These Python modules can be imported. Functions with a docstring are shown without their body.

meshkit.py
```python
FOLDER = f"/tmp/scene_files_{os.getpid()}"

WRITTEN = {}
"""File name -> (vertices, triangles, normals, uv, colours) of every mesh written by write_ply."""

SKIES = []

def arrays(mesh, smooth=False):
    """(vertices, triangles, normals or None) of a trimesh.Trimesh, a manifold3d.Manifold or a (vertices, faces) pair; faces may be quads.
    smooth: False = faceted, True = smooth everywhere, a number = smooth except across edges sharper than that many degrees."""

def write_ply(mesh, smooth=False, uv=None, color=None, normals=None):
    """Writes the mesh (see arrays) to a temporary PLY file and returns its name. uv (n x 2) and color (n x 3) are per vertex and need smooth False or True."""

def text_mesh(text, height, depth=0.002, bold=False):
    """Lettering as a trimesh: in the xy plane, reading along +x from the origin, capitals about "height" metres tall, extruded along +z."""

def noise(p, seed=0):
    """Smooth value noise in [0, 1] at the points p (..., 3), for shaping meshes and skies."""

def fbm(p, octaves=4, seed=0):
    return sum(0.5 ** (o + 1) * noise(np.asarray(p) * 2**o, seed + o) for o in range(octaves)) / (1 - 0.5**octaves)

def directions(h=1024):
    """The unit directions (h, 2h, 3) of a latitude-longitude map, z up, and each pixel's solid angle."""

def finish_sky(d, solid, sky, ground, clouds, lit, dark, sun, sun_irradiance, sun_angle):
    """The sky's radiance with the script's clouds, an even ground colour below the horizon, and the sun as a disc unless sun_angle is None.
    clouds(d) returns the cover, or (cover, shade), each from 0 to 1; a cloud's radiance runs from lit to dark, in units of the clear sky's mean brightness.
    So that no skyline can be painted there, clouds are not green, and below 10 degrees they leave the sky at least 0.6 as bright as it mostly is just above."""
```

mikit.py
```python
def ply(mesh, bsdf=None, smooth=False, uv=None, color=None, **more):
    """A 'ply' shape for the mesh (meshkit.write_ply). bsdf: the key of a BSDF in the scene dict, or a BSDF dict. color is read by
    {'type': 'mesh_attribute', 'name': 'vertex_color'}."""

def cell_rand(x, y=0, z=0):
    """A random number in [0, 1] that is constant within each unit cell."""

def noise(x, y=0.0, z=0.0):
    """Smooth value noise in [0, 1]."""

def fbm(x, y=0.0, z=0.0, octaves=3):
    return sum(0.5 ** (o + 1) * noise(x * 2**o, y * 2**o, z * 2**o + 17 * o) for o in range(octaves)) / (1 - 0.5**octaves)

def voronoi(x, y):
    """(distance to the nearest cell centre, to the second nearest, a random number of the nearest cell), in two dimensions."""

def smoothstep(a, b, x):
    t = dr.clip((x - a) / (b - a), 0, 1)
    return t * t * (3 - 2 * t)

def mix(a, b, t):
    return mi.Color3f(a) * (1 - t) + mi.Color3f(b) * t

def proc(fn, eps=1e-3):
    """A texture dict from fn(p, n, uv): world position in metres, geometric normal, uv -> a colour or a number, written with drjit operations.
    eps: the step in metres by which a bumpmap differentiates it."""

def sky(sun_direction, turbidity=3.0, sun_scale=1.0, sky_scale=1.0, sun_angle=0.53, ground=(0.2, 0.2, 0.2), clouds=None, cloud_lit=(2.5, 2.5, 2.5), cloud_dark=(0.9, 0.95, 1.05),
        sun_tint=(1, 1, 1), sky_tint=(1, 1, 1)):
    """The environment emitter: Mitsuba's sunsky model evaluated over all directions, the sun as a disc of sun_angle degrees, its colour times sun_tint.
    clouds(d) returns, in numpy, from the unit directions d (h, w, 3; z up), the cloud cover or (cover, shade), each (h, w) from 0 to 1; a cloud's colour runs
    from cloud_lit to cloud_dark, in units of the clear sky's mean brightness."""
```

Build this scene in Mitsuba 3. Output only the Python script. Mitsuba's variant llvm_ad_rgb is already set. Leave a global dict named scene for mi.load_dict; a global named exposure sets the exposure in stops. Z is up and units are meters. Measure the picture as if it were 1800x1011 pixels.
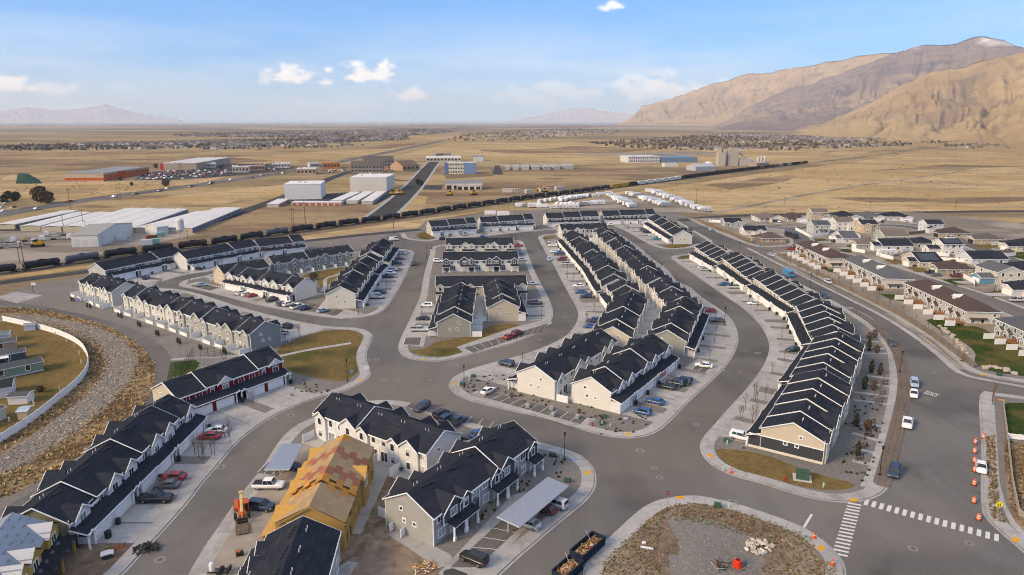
import math, random
import numpy as np, trimesh, mitsuba as mi, drjit as dr
import shapely
from shapely.geometry import Polygon, LineString, Point, box as sbox
from shapely.ops import unary_union
import mikit, meshkit
from mikit import noise, fbm, smoothstep, mix, cell_rand, voronoi, proc
T = mi.ScalarTransform4f
scene, labels = {}, {}
# ---- camera, sky, exposure ---------------------------------------------------------------
exposure = 2.38
PITCH = math.atan(292.5 / 1200)
scene['camera'] = {'type': 'perspective', 'fov': 73.74, 'fov_axis': 'x', 'near_clip': 1.0, 'far_clip': 150000.0,
    'to_world': T().look_at(origin=[0, 0, 66], target=[0, math.cos(PITCH), 66 - math.sin(PITCH)], up=[0, 0, 1]),
    'medium': {'type': 'ref', 'id': 'air'}}
CLOUDS = [((-0.5761, 0.8164, 0.0400), 1.3, .75, 1.0), ((-0.5411, 0.8400, 0.0398), 2.0, .55, .6), ((-0.4864, 0.8726, 0.0441), 1.2, .5, .35), ((-0.3259, 0.9437, 0.0570), .7, .55, .6),
  ((-0.2840, 0.9571, 0.0579), 2.1, .75, 1.0), ((-0.2024, 0.9772, 0.0643), 2.2, .8, 1.0), ((-0.1429, 0.9891, 0.0362), 1.3, .65, .8), ((0.1373, 0.9788, 0.1519), 1.0, .35, .8),
  ((0.0798, 0.9960, 0.0411), 3.6, 1.0, .45), ((0.1961, 0.9796, 0.0442), 3.6, 1.3, .6), ((0.2071, 0.9771, 0.0493), 1.6, .9, .8), ((0.0241, 0.9992, 0.0320), 3.0, .7, .35), ((-0.2640, 0.9643, 0.0211), 6.0, .5, .3), ((-0.5513, 0.8341, 0.0150), 5.0, .4, .3)]
def clouds(d):
 az = np.degrees(np.arctan2(d[..., 0], d[..., 1]))
 el = np.degrees(np.arcsin(np.clip(d[..., 2], -1, 1)))
 q = np.stack([az * .9, el * 1.8, az * 0], -1)
 n = meshkit.fbm(q, 5, 3)
 n2 = meshkit.fbm(q * 2.7 + 9, 4, 8)
 cover = np.zeros(az.shape)
 for c, w, h, s in CLOUDS:
  a0, e0 = math.degrees(math.atan2(c[0], c[1])), math.degrees(math.asin(c[2]))
  r = np.sqrt(((az - a0) / w) ** 2 + ((el - e0 + .15) / np.where(el < e0 - .15, h * .6, h)) ** 2)
  cover = np.maximum(cover, s * np.clip(1.9 * (1.15 - r - 2.2 * (0.52 - n) - .9 * (.5 - n2)), 0, 1))
 thin = .30 * np.clip(1 - np.abs(el - 4) / 5, 0, 1) * np.clip(meshkit.fbm(np.stack([az * .12, el * .8, az * 0], -1), 4, 5) * 2 - .5, 0, 1)
 high = np.clip((el - 22) / 16, 0, 1) * .8 * np.clip(meshkit.fbm(np.stack([d[..., 0], d[..., 1], d[..., 2]], -1) * 2.2, 4, 2) * 2.2 - .45, 0, 1)
 return np.clip(np.maximum(np.maximum(cover, thin), high), 0, 1), np.clip(.55 - n * .7, 0, 1)
scene['sky'] = mikit.sky((-.80, -.46, .52), turbidity=2.0, sun_scale=.62, sky_scale=1.0, sun_angle=18, clouds=clouds,
      cloud_lit=(4.0, 3.95, 3.9), cloud_dark=(2.6, 2.75, 2.95), sun_tint=(1.0, .95, .87), sky_tint=(.36, .78, 1.32), ground=(.16, .13, .09))
# ---- materials ---------------------------------------------------------------------------
def two(b):
 return {'type': 'twosided', 'bsdf': b}
def rgb(c):
 return {'type': 'rgb', 'value': list(c)}
def diffuse(c):
 return {'type': 'diffuse', 'reflectance': c if isinstance(c, dict) else rgb(c)}
def t_color(p, n, uv):
 """The piece's own paint colour, stored per piece in the mesh's uv: u = red, v = 1000 * blue (whole) + green (fraction)."""
 b = dr.floor(uv.y)
 return mi.Color3f(uv.x, (uv.y - b) / .99, b / 1000.0)
VC = proc(t_color)
def mat(name, b):
 scene['m_' + name] = b
 return name
def t_siding(p, n, uv):
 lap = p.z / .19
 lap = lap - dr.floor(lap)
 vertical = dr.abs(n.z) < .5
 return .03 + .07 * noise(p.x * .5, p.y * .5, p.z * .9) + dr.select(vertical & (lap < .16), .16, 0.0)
def t_shingle(p, n, uv):
 course = p.z / .085
 c = dr.floor(course)
 along = p.x * n.y - p.y * n.x
 tab = cell_rand(along / .9 + c * .37, c, 3)
 return .03 + .13 * tab * tab + .10 * fbm(p.x * .25, p.y * .25, p.z * .5, 3)
def t_wear(p, n, uv):
 return .02 + .10 * fbm(p.x * .8, p.y * .8, p.z * .8, 2)
mat('siding', two({'type': 'blendbsdf', 'weight': proc(t_siding), 'a': diffuse(VC), 'b': diffuse((.03, .03, .035))}))
mat('shingle', two({'type': 'blendbsdf', 'weight': proc(t_shingle), 'a': diffuse(VC), 'b': diffuse((.115, .12, .135))}))
mat('paint', two({'type': 'principled', 'base_color': VC, 'roughness': .55, 'specular': .3}))
mat('worn', two({'type': 'blendbsdf', 'weight': proc(t_wear), 'a': diffuse(VC), 'b': diffuse((.10, .08, .06))}))
mat('carpaint', two({'type': 'principled', 'base_color': VC, 'roughness': .35, 'specular': .5, 'clearcoat': 1.0, 'clearcoat_gloss': .95}))
mat('glass', two({'type': 'principled', 'base_color': rgb((.018, .022, .027)), 'roughness': .08, 'specular': .9}))
mat('glassy', two({'type': 'principled', 'base_color': VC, 'roughness': .15, 'specular': .6}))
mat('metal', two({'type': 'principled', 'base_color': VC, 'roughness': .38, 'metallic': .75}))
def t_asphalt(p, n, uv):
 big = fbm(p.x * .035, p.y * .035, 3.0, 4)
 streak = fbm(p.x * .35, p.y * .05, 1.0, 3)
 patch = smoothstep(.52, .60, fbm(p.x * .018 + 7, p.y * .018, 2.0, 3))
 v = .086 + .050 * big + .030 * streak + .024 * patch + .016 * (noise(p.x * 5, p.y * 5) - .5)
 dust = smoothstep(.50, .72, fbm(p.x * .03 + 3, p.y * .03 + 1, 4.0, 4))
 track = smoothstep(.55, .75, fbm(p.x * .09, p.y * .09, 8.0, 3))
 v = v - .026 * track
 f1, f2, w = voronoi(p.x * .13 + .5 * noise(p.x * .8, p.y * .8), p.y * .10 + .5 * noise(p.x * .8, p.y * .8, 4))
 crack = smoothstep(.012, .004, f2 - f1) * smoothstep(.52, .66, fbm(p.x * .03, p.y * .03, 9.0, 2)) * smoothstep(45, 60, p.x)
 v = v * (1 - .45 * crack)
 return mix(mi.Color3f(v * 1.04, v, v * .965), mi.Color3f(.20, .172, .145), .52 * dust)
def t_newasphalt(p, n, uv):
 v = .052 + .020 * fbm(p.x * .05, p.y * .05, 1.0, 3) + .010 * noise(p.x * 3, p.y * 3)
 return mi.Color3f(v, v, v * 1.03)
def t_stall(p, n, uv):
 v = .085 + .05 * fbm(p.x * .3, p.y * .3, 1.0, 3) + .02 * noise(p.x * 4, p.y * 4)
 return mi.Color3f(v * 1.05, v, v * .95)
def t_concrete(p, n, uv):
 b = fbm(p.x * .12, p.y * .12, 2.0, 4)
 slab = cell_rand(p.x / 1.9, p.y / 1.9, 5)
 v = .27 + .13 * b + .045 * slab + .03 * (noise(p.x * 3, p.y * 3) - .5)
 stain = smoothstep(.60, .72, fbm(p.x * .6, p.y * .6, 5.0, 3))
 v = v * (1 - .16 * stain)
 return mi.Color3f(v * 1.0, v * .97, v * .93)
def t_gravel(p, n, uv):
 b = fbm(p.x * .12, p.y * .12, 1.0, 3)
 s = noise(p.x * 4.5, p.y * 4.5) * .5 + noise(p.x * 9, p.y * 9) * .5
 v = .150 + .055 * b + .13 * (s - .5)
 return mi.Color3f(v * 1.06, v * .99, v * .90)
def t_lawn(p, n, uv):
 b = fbm(p.x * .10, p.y * .10, 1.0, 4)
 s = fbm(p.x * 1.3, p.y * 1.3, 2.0, 3)
 straw, green = mi.Color3f(.165, .118, .048), mi.Color3f(.068, .072, .024)
 c = mix(straw, green, smoothstep(.50, .78, b + .35 * (s - .5)))
 return c * (.62 + .7 * s)
def t_green(p, n, uv):
 b = fbm(p.x * .15, p.y * .15, 1.0, 4)
 s = fbm(p.x * 1.3, p.y * 1.3, 2.0, 3)
 c = mix(mi.Color3f(.105, .09, .03), mi.Color3f(.038, .06, .016), smoothstep(.30, .55, b + .3 * (s - .5)))
 return c * (.62 + .7 * s)
def t_dirt(p, n, uv):
 b = fbm(p.x * .09, p.y * .09, 3.0, 4)
 s = fbm(p.x * 1.1, p.y * 1.1, 2.0, 3)
 k = smoothstep(.60, .75, fbm(p.x * .5, p.y * .5, 8.0, 3))
 c = mix(mi.Color3f(.165, .115, .082), mi.Color3f(.26, .20, .15), smoothstep(.3, .7, b))
 c = mix(c, mi.Color3f(.105, .085, .045), .55 * k)
 return c * (.66 + .66 * s)
def t_wash(p, n, uv):
 b = fbm(p.x * .11, p.y * .11, 3.0, 4)
 s = fbm(p.x * 1.0, p.y * 1.0, 2.0, 4)
 c = mix(mi.Color3f(.13, .09, .055), mi.Color3f(.26, .195, .115), smoothstep(.32, .62, b))
 c = mix(c, mi.Color3f(.10, .08, .035), smoothstep(.56, .74, fbm(p.x * .28, p.y * .28, 6.0, 3)) * .7)
 return c * (.55 + .85 * s)
def t_field(p, n, uv):
 """Dry grassland: gold, tan and grey-brown sweeps over hundreds of metres, tussock grain close by."""
 r = dr.sqrt(p.x * p.x + p.y * p.y)
 warp = 60 * fbm(p.x * .004, p.y * .004, 1.0, 3)
 a = fbm((p.x + warp) * .0022, (p.y + warp) * .0050, 2.0, 4)
 b = fbm(p.x * .012, p.y * .028, 5.0, 4)
 s = fbm(p.x * .22, p.y * .30, 7.0, 3)
 c = mix(mi.Color3f(.30, .22, .115), mi.Color3f(.36, .275, .155), smoothstep(.35, .65, b))
 c = mix(c, mi.Color3f(.19, .145, .095), smoothstep(.46, .62, a) * .85)
 scrub = smoothstep(.58, .70, fbm(p.x * .020, p.y * .055, 11.0, 4))
 c = mix(c, mi.Color3f(.13, .10, .065), .6 * scrub)
 c = c * (.80 + .40 * s)
 far = smoothstep(2600, 7000, r)
 c2 = mix(mi.Color3f(.16, .13, .105), mi.Color3f(.33, .27, .19), smoothstep(.40, .60, fbm(p.x * .0011, p.y * .0016, 4.0, 4)))
 return mix(c, c2, far)
def t_straw(p, n, uv):
 b = fbm(p.x * .010, p.y * .020, 5.0, 4)
 s = fbm(p.x * .25, p.y * .33, 7.0, 3)
 fine = smoothstep(.60, .72, fbm(p.x * .05, p.y * .16, 2.0, 4))
 c = mix(mi.Color3f(.37, .26, .125), mi.Color3f(.45, .335, .18), smoothstep(.35, .65, b))
 c = mix(c, mi.Color3f(.24, .17, .095), .55 * fine)
 bare = smoothstep(.56, .66, fbm(p.x * .013 + 5, p.y * .035, 12.0, 5))
 c = mix(c, mi.Color3f(.27, .205, .135), .6 * bare)
 return c * (.80 + .42 * s)
def t_brown(p, n, uv):
 b = fbm(p.x * .012, p.y * .030, 5.0, 4)
 s = fbm(p.x * .2, p.y * .3, 7.0, 3)
 c = mix(mi.Color3f(.19, .135, .085), mi.Color3f(.30, .22, .13), smoothstep(.35, .65, b))
 return c * (.75 + .5 * s)
def t_yard(p, n, uv):
 b = fbm(p.x * .03, p.y * .05, 5.0, 4)
 s = fbm(p.x * .4, p.y * .5, 7.0, 3)
 c = mix(mi.Color3f(.20, .175, .145), mi.Color3f(.32, .28, .235), smoothstep(.35, .65, b))
 return c * (.85 + .3 * s)
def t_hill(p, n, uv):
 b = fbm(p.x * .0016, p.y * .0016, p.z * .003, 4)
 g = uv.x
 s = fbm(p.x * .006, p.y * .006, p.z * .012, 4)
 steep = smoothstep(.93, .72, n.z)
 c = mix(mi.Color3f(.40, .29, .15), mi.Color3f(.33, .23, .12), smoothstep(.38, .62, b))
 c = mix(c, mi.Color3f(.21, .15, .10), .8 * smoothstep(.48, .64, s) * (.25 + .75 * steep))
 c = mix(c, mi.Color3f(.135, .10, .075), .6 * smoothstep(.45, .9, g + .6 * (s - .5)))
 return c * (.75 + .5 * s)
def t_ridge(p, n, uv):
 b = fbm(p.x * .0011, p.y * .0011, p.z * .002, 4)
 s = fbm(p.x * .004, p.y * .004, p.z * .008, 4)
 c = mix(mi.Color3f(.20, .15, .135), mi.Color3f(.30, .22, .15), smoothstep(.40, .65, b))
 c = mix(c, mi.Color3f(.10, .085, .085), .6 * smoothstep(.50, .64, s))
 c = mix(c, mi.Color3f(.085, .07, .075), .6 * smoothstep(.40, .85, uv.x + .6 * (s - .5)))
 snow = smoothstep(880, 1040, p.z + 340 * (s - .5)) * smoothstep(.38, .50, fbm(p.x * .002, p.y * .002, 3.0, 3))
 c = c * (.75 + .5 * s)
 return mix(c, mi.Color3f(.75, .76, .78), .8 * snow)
for nm, fn in dict(asphalt=t_asphalt, newasphalt=t_newasphalt, stall=t_stall, concrete=t_concrete, gravel=t_gravel, lawn=t_lawn, green=t_green, dirt=t_dirt,
    wash=t_wash, field=t_field, straw=t_straw, brown=t_brown, yard=t_yard, hill=t_hill, ridge=t_ridge).items():
 mat(nm, two(diffuse(proc(fn))))
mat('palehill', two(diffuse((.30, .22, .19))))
mat('lake', two(diffuse((.20, .25, .30))))
# colours
WHITE, CREAM, BEIGE, SAGE = (.74, .74, .72), (.66, .62, .52), (.52, .46, .36), (.27, .28, .235)
GREY, PALE, CHAR, NAVY, RED = (.28, .29, .29), (.40, .41, .41), (.075, .082, .088), (.055, .085, .115), (.17, .022, .022)
TRIM, ROOF, BROWNROOF, GREYROOF, TAUPE = (.80, .80, .79), (.0165, .0205, .030), (.080, .055, .048), (.105, .110, .120), (.17, .14, .115)
WOOD, OSB, TANW = (.36, .21, .10), (.46, .27, .09), (.50, .40, .27)
# ---- mesh helpers ------------------------------------------------------------------------
class MB:
 """Collects boxes, prisms and tubes into one mesh; each piece carries its own colour."""
 def __init__(self, color=None):
  self.v, self.f, self.c, self.n, self.color = [], [], [], 0, None if color is None else tuple(color)
 def add(self, v, f, c=None):
  v = np.asarray(v, float)
  self.v.append(v)
  self.f.append(np.asarray(f, int) + self.n)
  self.c.append(np.broadcast_to(np.asarray(c if c is not None else (self.color or (.5, .5, .5)), float), v.shape))
  self.n += len(v)
  return self
 def box(self, x0, x1, y0, y1, z0, z1, c=None):
  v = [(x, y, z) for x in (x0, x1) for y in (y0, y1) for z in (z0, z1)]
  f = [(0, 1, 3), (0, 3, 2), (4, 6, 7), (4, 7, 5), (0, 4, 5), (0, 5, 1), (2, 3, 7), (2, 7, 6), (0, 2, 6), (0, 6, 4), (1, 5, 7), (1, 7, 3)]
  return self.add(v, f, c)
 def prism(self, prof, x0, x1, axis='x', c=None):
  """prof: polygon in the plane across the axis ((y,z) for x, (x,z) for y, (x,y) for z), extruded from x0 to x1."""
  poly = Polygon(prof)
  if poly.exterior.is_ccw is False:
   prof = prof[::-1]
  tv, tf = trimesh.creation.triangulate_polygon(Polygon(prof), engine='earcut')
  k = len(prof)
  P = np.asarray(prof, float)
  def put(q, t):
   z = np.full(len(q), t)
   return {'x': np.stack([z, q[:, 0], q[:, 1]], 1), 'y': np.stack([q[:, 0], z, q[:, 1]], 1), 'z': np.stack([q[:, 0], q[:, 1], z], 1)}[axis]
  s = -1 if axis == 'y' else 1
  a, b = put(np.asarray(tv), x0), put(np.asarray(tv), x1)
  self.add(a, tf[:, ::-1] if s > 0 else tf, c)
  self.add(b, tf if s > 0 else tf[:, ::-1], c)
  sv = np.vstack([put(P, x0), put(P, x1)])
  i = np.arange(k)
  j = (i + 1) % k
  q = np.stack([i, j, j + k, i + k], 1)
  if s < 0:
   q = q[:, ::-1]
  return self.add(sv, np.vstack([q[:, [0, 1, 2]], q[:, [0, 2, 3]]]), c)
 def quad(self, a, b, c_, d, c=None):
  return self.add([a, b, c_, d], [(0, 1, 2), (0, 2, 3)], c)
 def tube(self, p, r, sides=5, c=None):
  p = np.asarray(p, float)
  r = np.broadcast_to(r, (len(p),))
  t = np.gradient(p, axis=0)
  t /= np.linalg.norm(t, axis=1, keepdims=True) + 1e-12
  a = np.cross(t, np.where(np.abs(t[:, 2:]) < .9, [0, 0, 1.], [1., 0, 0]))
  a /= np.linalg.norm(a, axis=1, keepdims=True)
  b = np.cross(t, a)
  g = np.arange(sides) * 2 * np.pi / sides
  v = p[:, None] + r[:, None, None] * (np.cos(g)[None, :, None] * a[:, None] + np.sin(g)[None, :, None] * b[:, None])
  i, j = np.meshgrid(np.arange(len(p) - 1), np.arange(sides), indexing='ij')
  q = np.stack([i * sides + j, i * sides + (j + 1) % sides, (i + 1) * sides + (j + 1) % sides, (i + 1) * sides + j], -1).reshape(-1, 4)
  cap = [(len(p) - 1) * sides + np.array([0, k, k + 1]) for k in range(1, sides - 1)]
  cap0 = [np.array([0, k + 1, k]) for k in range(1, sides - 1)]
  return self.add(v.reshape(-1, 3), np.vstack([q[:, [0, 1, 2]], q[:, [0, 2, 3]], cap, cap0]), c)
 def mesh(self, m, c=None, M=None):
  v = np.asarray(m.vertices)
  if M is not None:
   v = v @ np.asarray(M)[:3, :3].T + np.asarray(M)[:3, 3]
  return self.add(v, m.faces, c)
 def ply(self, m, smooth=False):
  if not self.v:
   return None
  v, f, c = np.vstack(self.v), np.vstack(self.f), np.vstack(self.c)
  return mikit.ply((v, f), 'm_' + m, smooth=smooth, uv=np.column_stack([c[:, 0], np.floor(c[:, 2] * 1000) + c[:, 1] * .99]))
taken = {}
def numbered(name):
 k = taken.get(name, 0)
 taken[name] = k + 1
 return name if k == 0 else '%s_%03d' % (name, k)
def thing(name, label, cat, group=None, kind=None):
 key = numbered(name)
 labels[key] = {'label': label, 'category': cat}
 if group:
  labels[key]['group'] = group
 if kind:
  labels[key]['kind'] = kind
 return key
def put(key, shape, M=None):
 if shape is None:
  return key
 scene[key] = dict(shape) if M is None else {**shape, 'to_world': M}
 return key
def part(parent, name, shape, M=None):
 if shape is None:
  return None
 return put(numbered(parent + '__' + name), shape, M)
def structure(name, shape, label=None):
 key = numbered(name)
 labels[key] = {'kind': 'structure', 'label': label or name.replace('_', ' ')}
 return put(key, shape)
def place(x, y, deg=0., z=0., s=1.):
 m = T().translate([x, y, z]).rotate([0, 0, 1], deg)
 return m if s == 1. else m.scale(s)
def flat(poly, z, holes_ok=True):
 """Flat sheet of a shapely (multi)polygon at height z."""
 vs, fs, n = [], [], 0
 for g in getattr(poly, 'geoms', [poly]):
  if g.geom_type != 'Polygon' or g.area < .02:
   continue
  tv, tf = trimesh.creation.triangulate_polygon(g, engine='earcut')
  vs.append(np.column_stack([tv, np.full(len(tv), z)]))
  fs.append(tf + n)
  n += len(tv)
 return (np.vstack(vs), np.vstack(fs)) if vs else None
def sheet(poly, z, m):
 s = flat(poly, z)
 return None if s is None else mikit.ply(s, 'm_' + m)
def slab(poly, z0, z1, m):
 """Sheet at z1 with upright sides down to z0."""
 b = MB()
 for g in getattr(poly, 'geoms', [poly]):
  if g.geom_type != 'Polygon' or g.area < .02:
   continue
  tv, tf = trimesh.creation.triangulate_polygon(g, engine='earcut')
  b.add(np.column_stack([tv, np.full(len(tv), z1)]), tf)
  for ring in [g.exterior, *g.interiors]:
   q = np.array(ring.coords)[:-1]
   k = len(q)
   i = np.arange(k)
   j = (i + 1) % k
   v = np.vstack([np.column_stack([q, np.full(k, z0)]), np.column_stack([q, np.full(k, z1)])])
   b.add(v, np.vstack([np.stack([i, j, j + k], 1), np.stack([i, j + k, i + k], 1)]))
 if not b.v:
  return None
 return mikit.ply((np.vstack(b.v), np.vstack(b.f)), 'm_' + m)
# ---- ground, mountains --------------------------------------------------------------------
R = 46000.0
ring = [0, 120, 300, 700, 1500, 3500, 8000, 18000, 40000]
structure('ground', mikit.ply(([(-R, -R, 0), (R, -R, 0), (R, R, 0), (-R, R, 0)], [(0, 1, 2), (0, 2, 3)]), 'm_field'), 'dry grass plain reaching to the horizon')
def mountain(crest, width, base, m, name, label, rough, seed, back=.6, nu=420, nv=110, gully=26):
 """crest: (x, y, z) points; the slope falls towards the viewer's side over 'width' metres with ravines."""
 c = np.asarray(crest, float)
 d = np.r_[0, np.cumsum(np.linalg.norm(np.diff(c[:, :2], axis=0), axis=1))]
 s = np.linspace(0, d[-1], nu)
 C = np.stack([np.interp(s, d, c[:, k]) for k in range(3)], 1)
 C[:, 2] += rough * .22 * (meshkit.fbm(np.column_stack([s / 420, 0 * s + seed, 0 * s]), 5, seed) - .5)
 C[:, 2] *= np.clip(s / d[-1] / .10, 0, 1) ** .8
 w = np.interp(s, d, width) if np.ndim(width) else np.full(nu, width)
 t = np.r_[np.linspace(-back, 0, 16)[:-1], np.linspace(0, 1, nv)]
 S, Tt = np.meshgrid(np.arange(nu), t, indexing='ij')
 out = -C[:, :2] / np.linalg.norm(C[:, :2], axis=1, keepdims=True)
 P = np.zeros((nu, len(t), 3))
 P[..., :2] = C[:, None, :2] + out[:, None, :] * (w[:, None] * t[None, :])[..., None]
 ta = np.abs(Tt)
 fall = np.where(Tt >= 0, (1 - ta) ** 2.3 * .85 + .15 * (1 - ta), np.clip(1 - ta / back, 0, 1))
 q = P[..., :2] / 1000
 along = s[:, None] / 1000 + 0 * Tt
 wob = meshkit.fbm(np.stack([q[..., 0] * .9, q[..., 1] * .9, 0 * along], -1), 3, seed) * 1.6
 cut = 0
 for q_, (fr_, st, am) in enumerate(((.10, .7, .50), (.25, 1.5, .36), (.6, 3.2, .22), (1.4, 7.0, .12))):
  rr = 1 - np.abs(2 * meshkit.noise(np.stack([along * gully * fr_ + wob * (1 + .6 * q_), ta * st, 0 * along + seed + q_], -1), seed + 3 * q_) - 1)
  cut = cut + am * rr ** 2
 f = meshkit.fbm(np.stack([q[..., 0] * 3, q[..., 1] * 3, 0 * along], -1), 7, seed + 9) - .5
 body = np.where(Tt >= 0, np.sin(np.clip(ta, 0, 1) ** .62 * np.pi), np.sin(np.clip(ta, 0, 1) * np.pi))
 body = np.clip(body, 0, 1) * np.clip(1.25 - ta, 0, 1)
 z = C[:, None, 2] * fall + rough * body * (.46 * (.45 - cut) + .42 * f) * np.clip(C[:, None, 2] / 500, .15, 1) + rough * .12 * f * (Tt <= .05)
 P[..., 2] = np.maximum(z, -6) * np.clip((1 - np.clip(Tt, 0, 1)) * 12, 0, 1) + base
 n1 = len(t)
 i, j = np.meshgrid(np.arange(nu - 1), np.arange(n1 - 1), indexing='ij')
 a = (i * n1 + j).ravel()
 F = np.vstack([np.stack([a, a + 1, a + n1 + 1], 1), np.stack([a, a + n1 + 1, a + n1], 1)])
 V = P.reshape(-1, 3)
 nz = np.cross(V[F[:, 1]] - V[F[:, 0]], V[F[:, 2]] - V[F[:, 0]])[:, 2].mean()
 if nz < 0:
  F = F[:, ::-1]
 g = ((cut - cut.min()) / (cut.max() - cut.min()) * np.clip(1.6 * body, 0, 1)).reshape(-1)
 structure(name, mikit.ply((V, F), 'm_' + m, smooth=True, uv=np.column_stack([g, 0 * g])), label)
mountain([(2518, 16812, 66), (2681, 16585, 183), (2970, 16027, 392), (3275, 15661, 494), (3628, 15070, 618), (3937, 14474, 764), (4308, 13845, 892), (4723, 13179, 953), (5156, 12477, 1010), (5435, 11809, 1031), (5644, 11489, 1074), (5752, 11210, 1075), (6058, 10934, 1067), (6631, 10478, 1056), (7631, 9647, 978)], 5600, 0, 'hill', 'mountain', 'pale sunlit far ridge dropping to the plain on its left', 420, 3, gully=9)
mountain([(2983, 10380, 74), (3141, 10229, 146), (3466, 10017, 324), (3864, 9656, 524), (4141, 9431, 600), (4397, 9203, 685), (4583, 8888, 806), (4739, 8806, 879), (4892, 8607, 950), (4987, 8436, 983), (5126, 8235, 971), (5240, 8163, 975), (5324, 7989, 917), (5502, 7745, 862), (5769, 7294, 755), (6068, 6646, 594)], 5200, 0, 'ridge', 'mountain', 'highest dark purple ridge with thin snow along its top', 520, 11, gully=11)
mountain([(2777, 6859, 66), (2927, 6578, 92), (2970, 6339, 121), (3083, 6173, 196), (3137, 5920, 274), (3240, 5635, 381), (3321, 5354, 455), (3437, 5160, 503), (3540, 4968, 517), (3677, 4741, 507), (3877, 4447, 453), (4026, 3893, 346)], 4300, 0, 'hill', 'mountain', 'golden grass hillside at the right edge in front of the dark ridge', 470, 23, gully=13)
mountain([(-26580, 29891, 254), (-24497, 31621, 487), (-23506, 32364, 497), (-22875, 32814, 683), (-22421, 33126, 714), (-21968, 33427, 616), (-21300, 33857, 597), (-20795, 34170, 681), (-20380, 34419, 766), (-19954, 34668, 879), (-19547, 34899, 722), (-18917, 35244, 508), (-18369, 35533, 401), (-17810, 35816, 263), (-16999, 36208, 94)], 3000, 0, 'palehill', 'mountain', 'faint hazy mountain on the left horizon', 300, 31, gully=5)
mountain([(-680, 41994, 66), (1696, 41966, 395), (2705, 41913, 657), (3876, 41821, 836), (5044, 41696, 719), (6203, 41539, 587), (7349, 41352, 455), (9270, 40964, 356)], 3000, 0, 'palehill', 'mountain', 'faint hazy mountain on the horizon left of the big ridge', 300, 37, gully=5)
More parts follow.
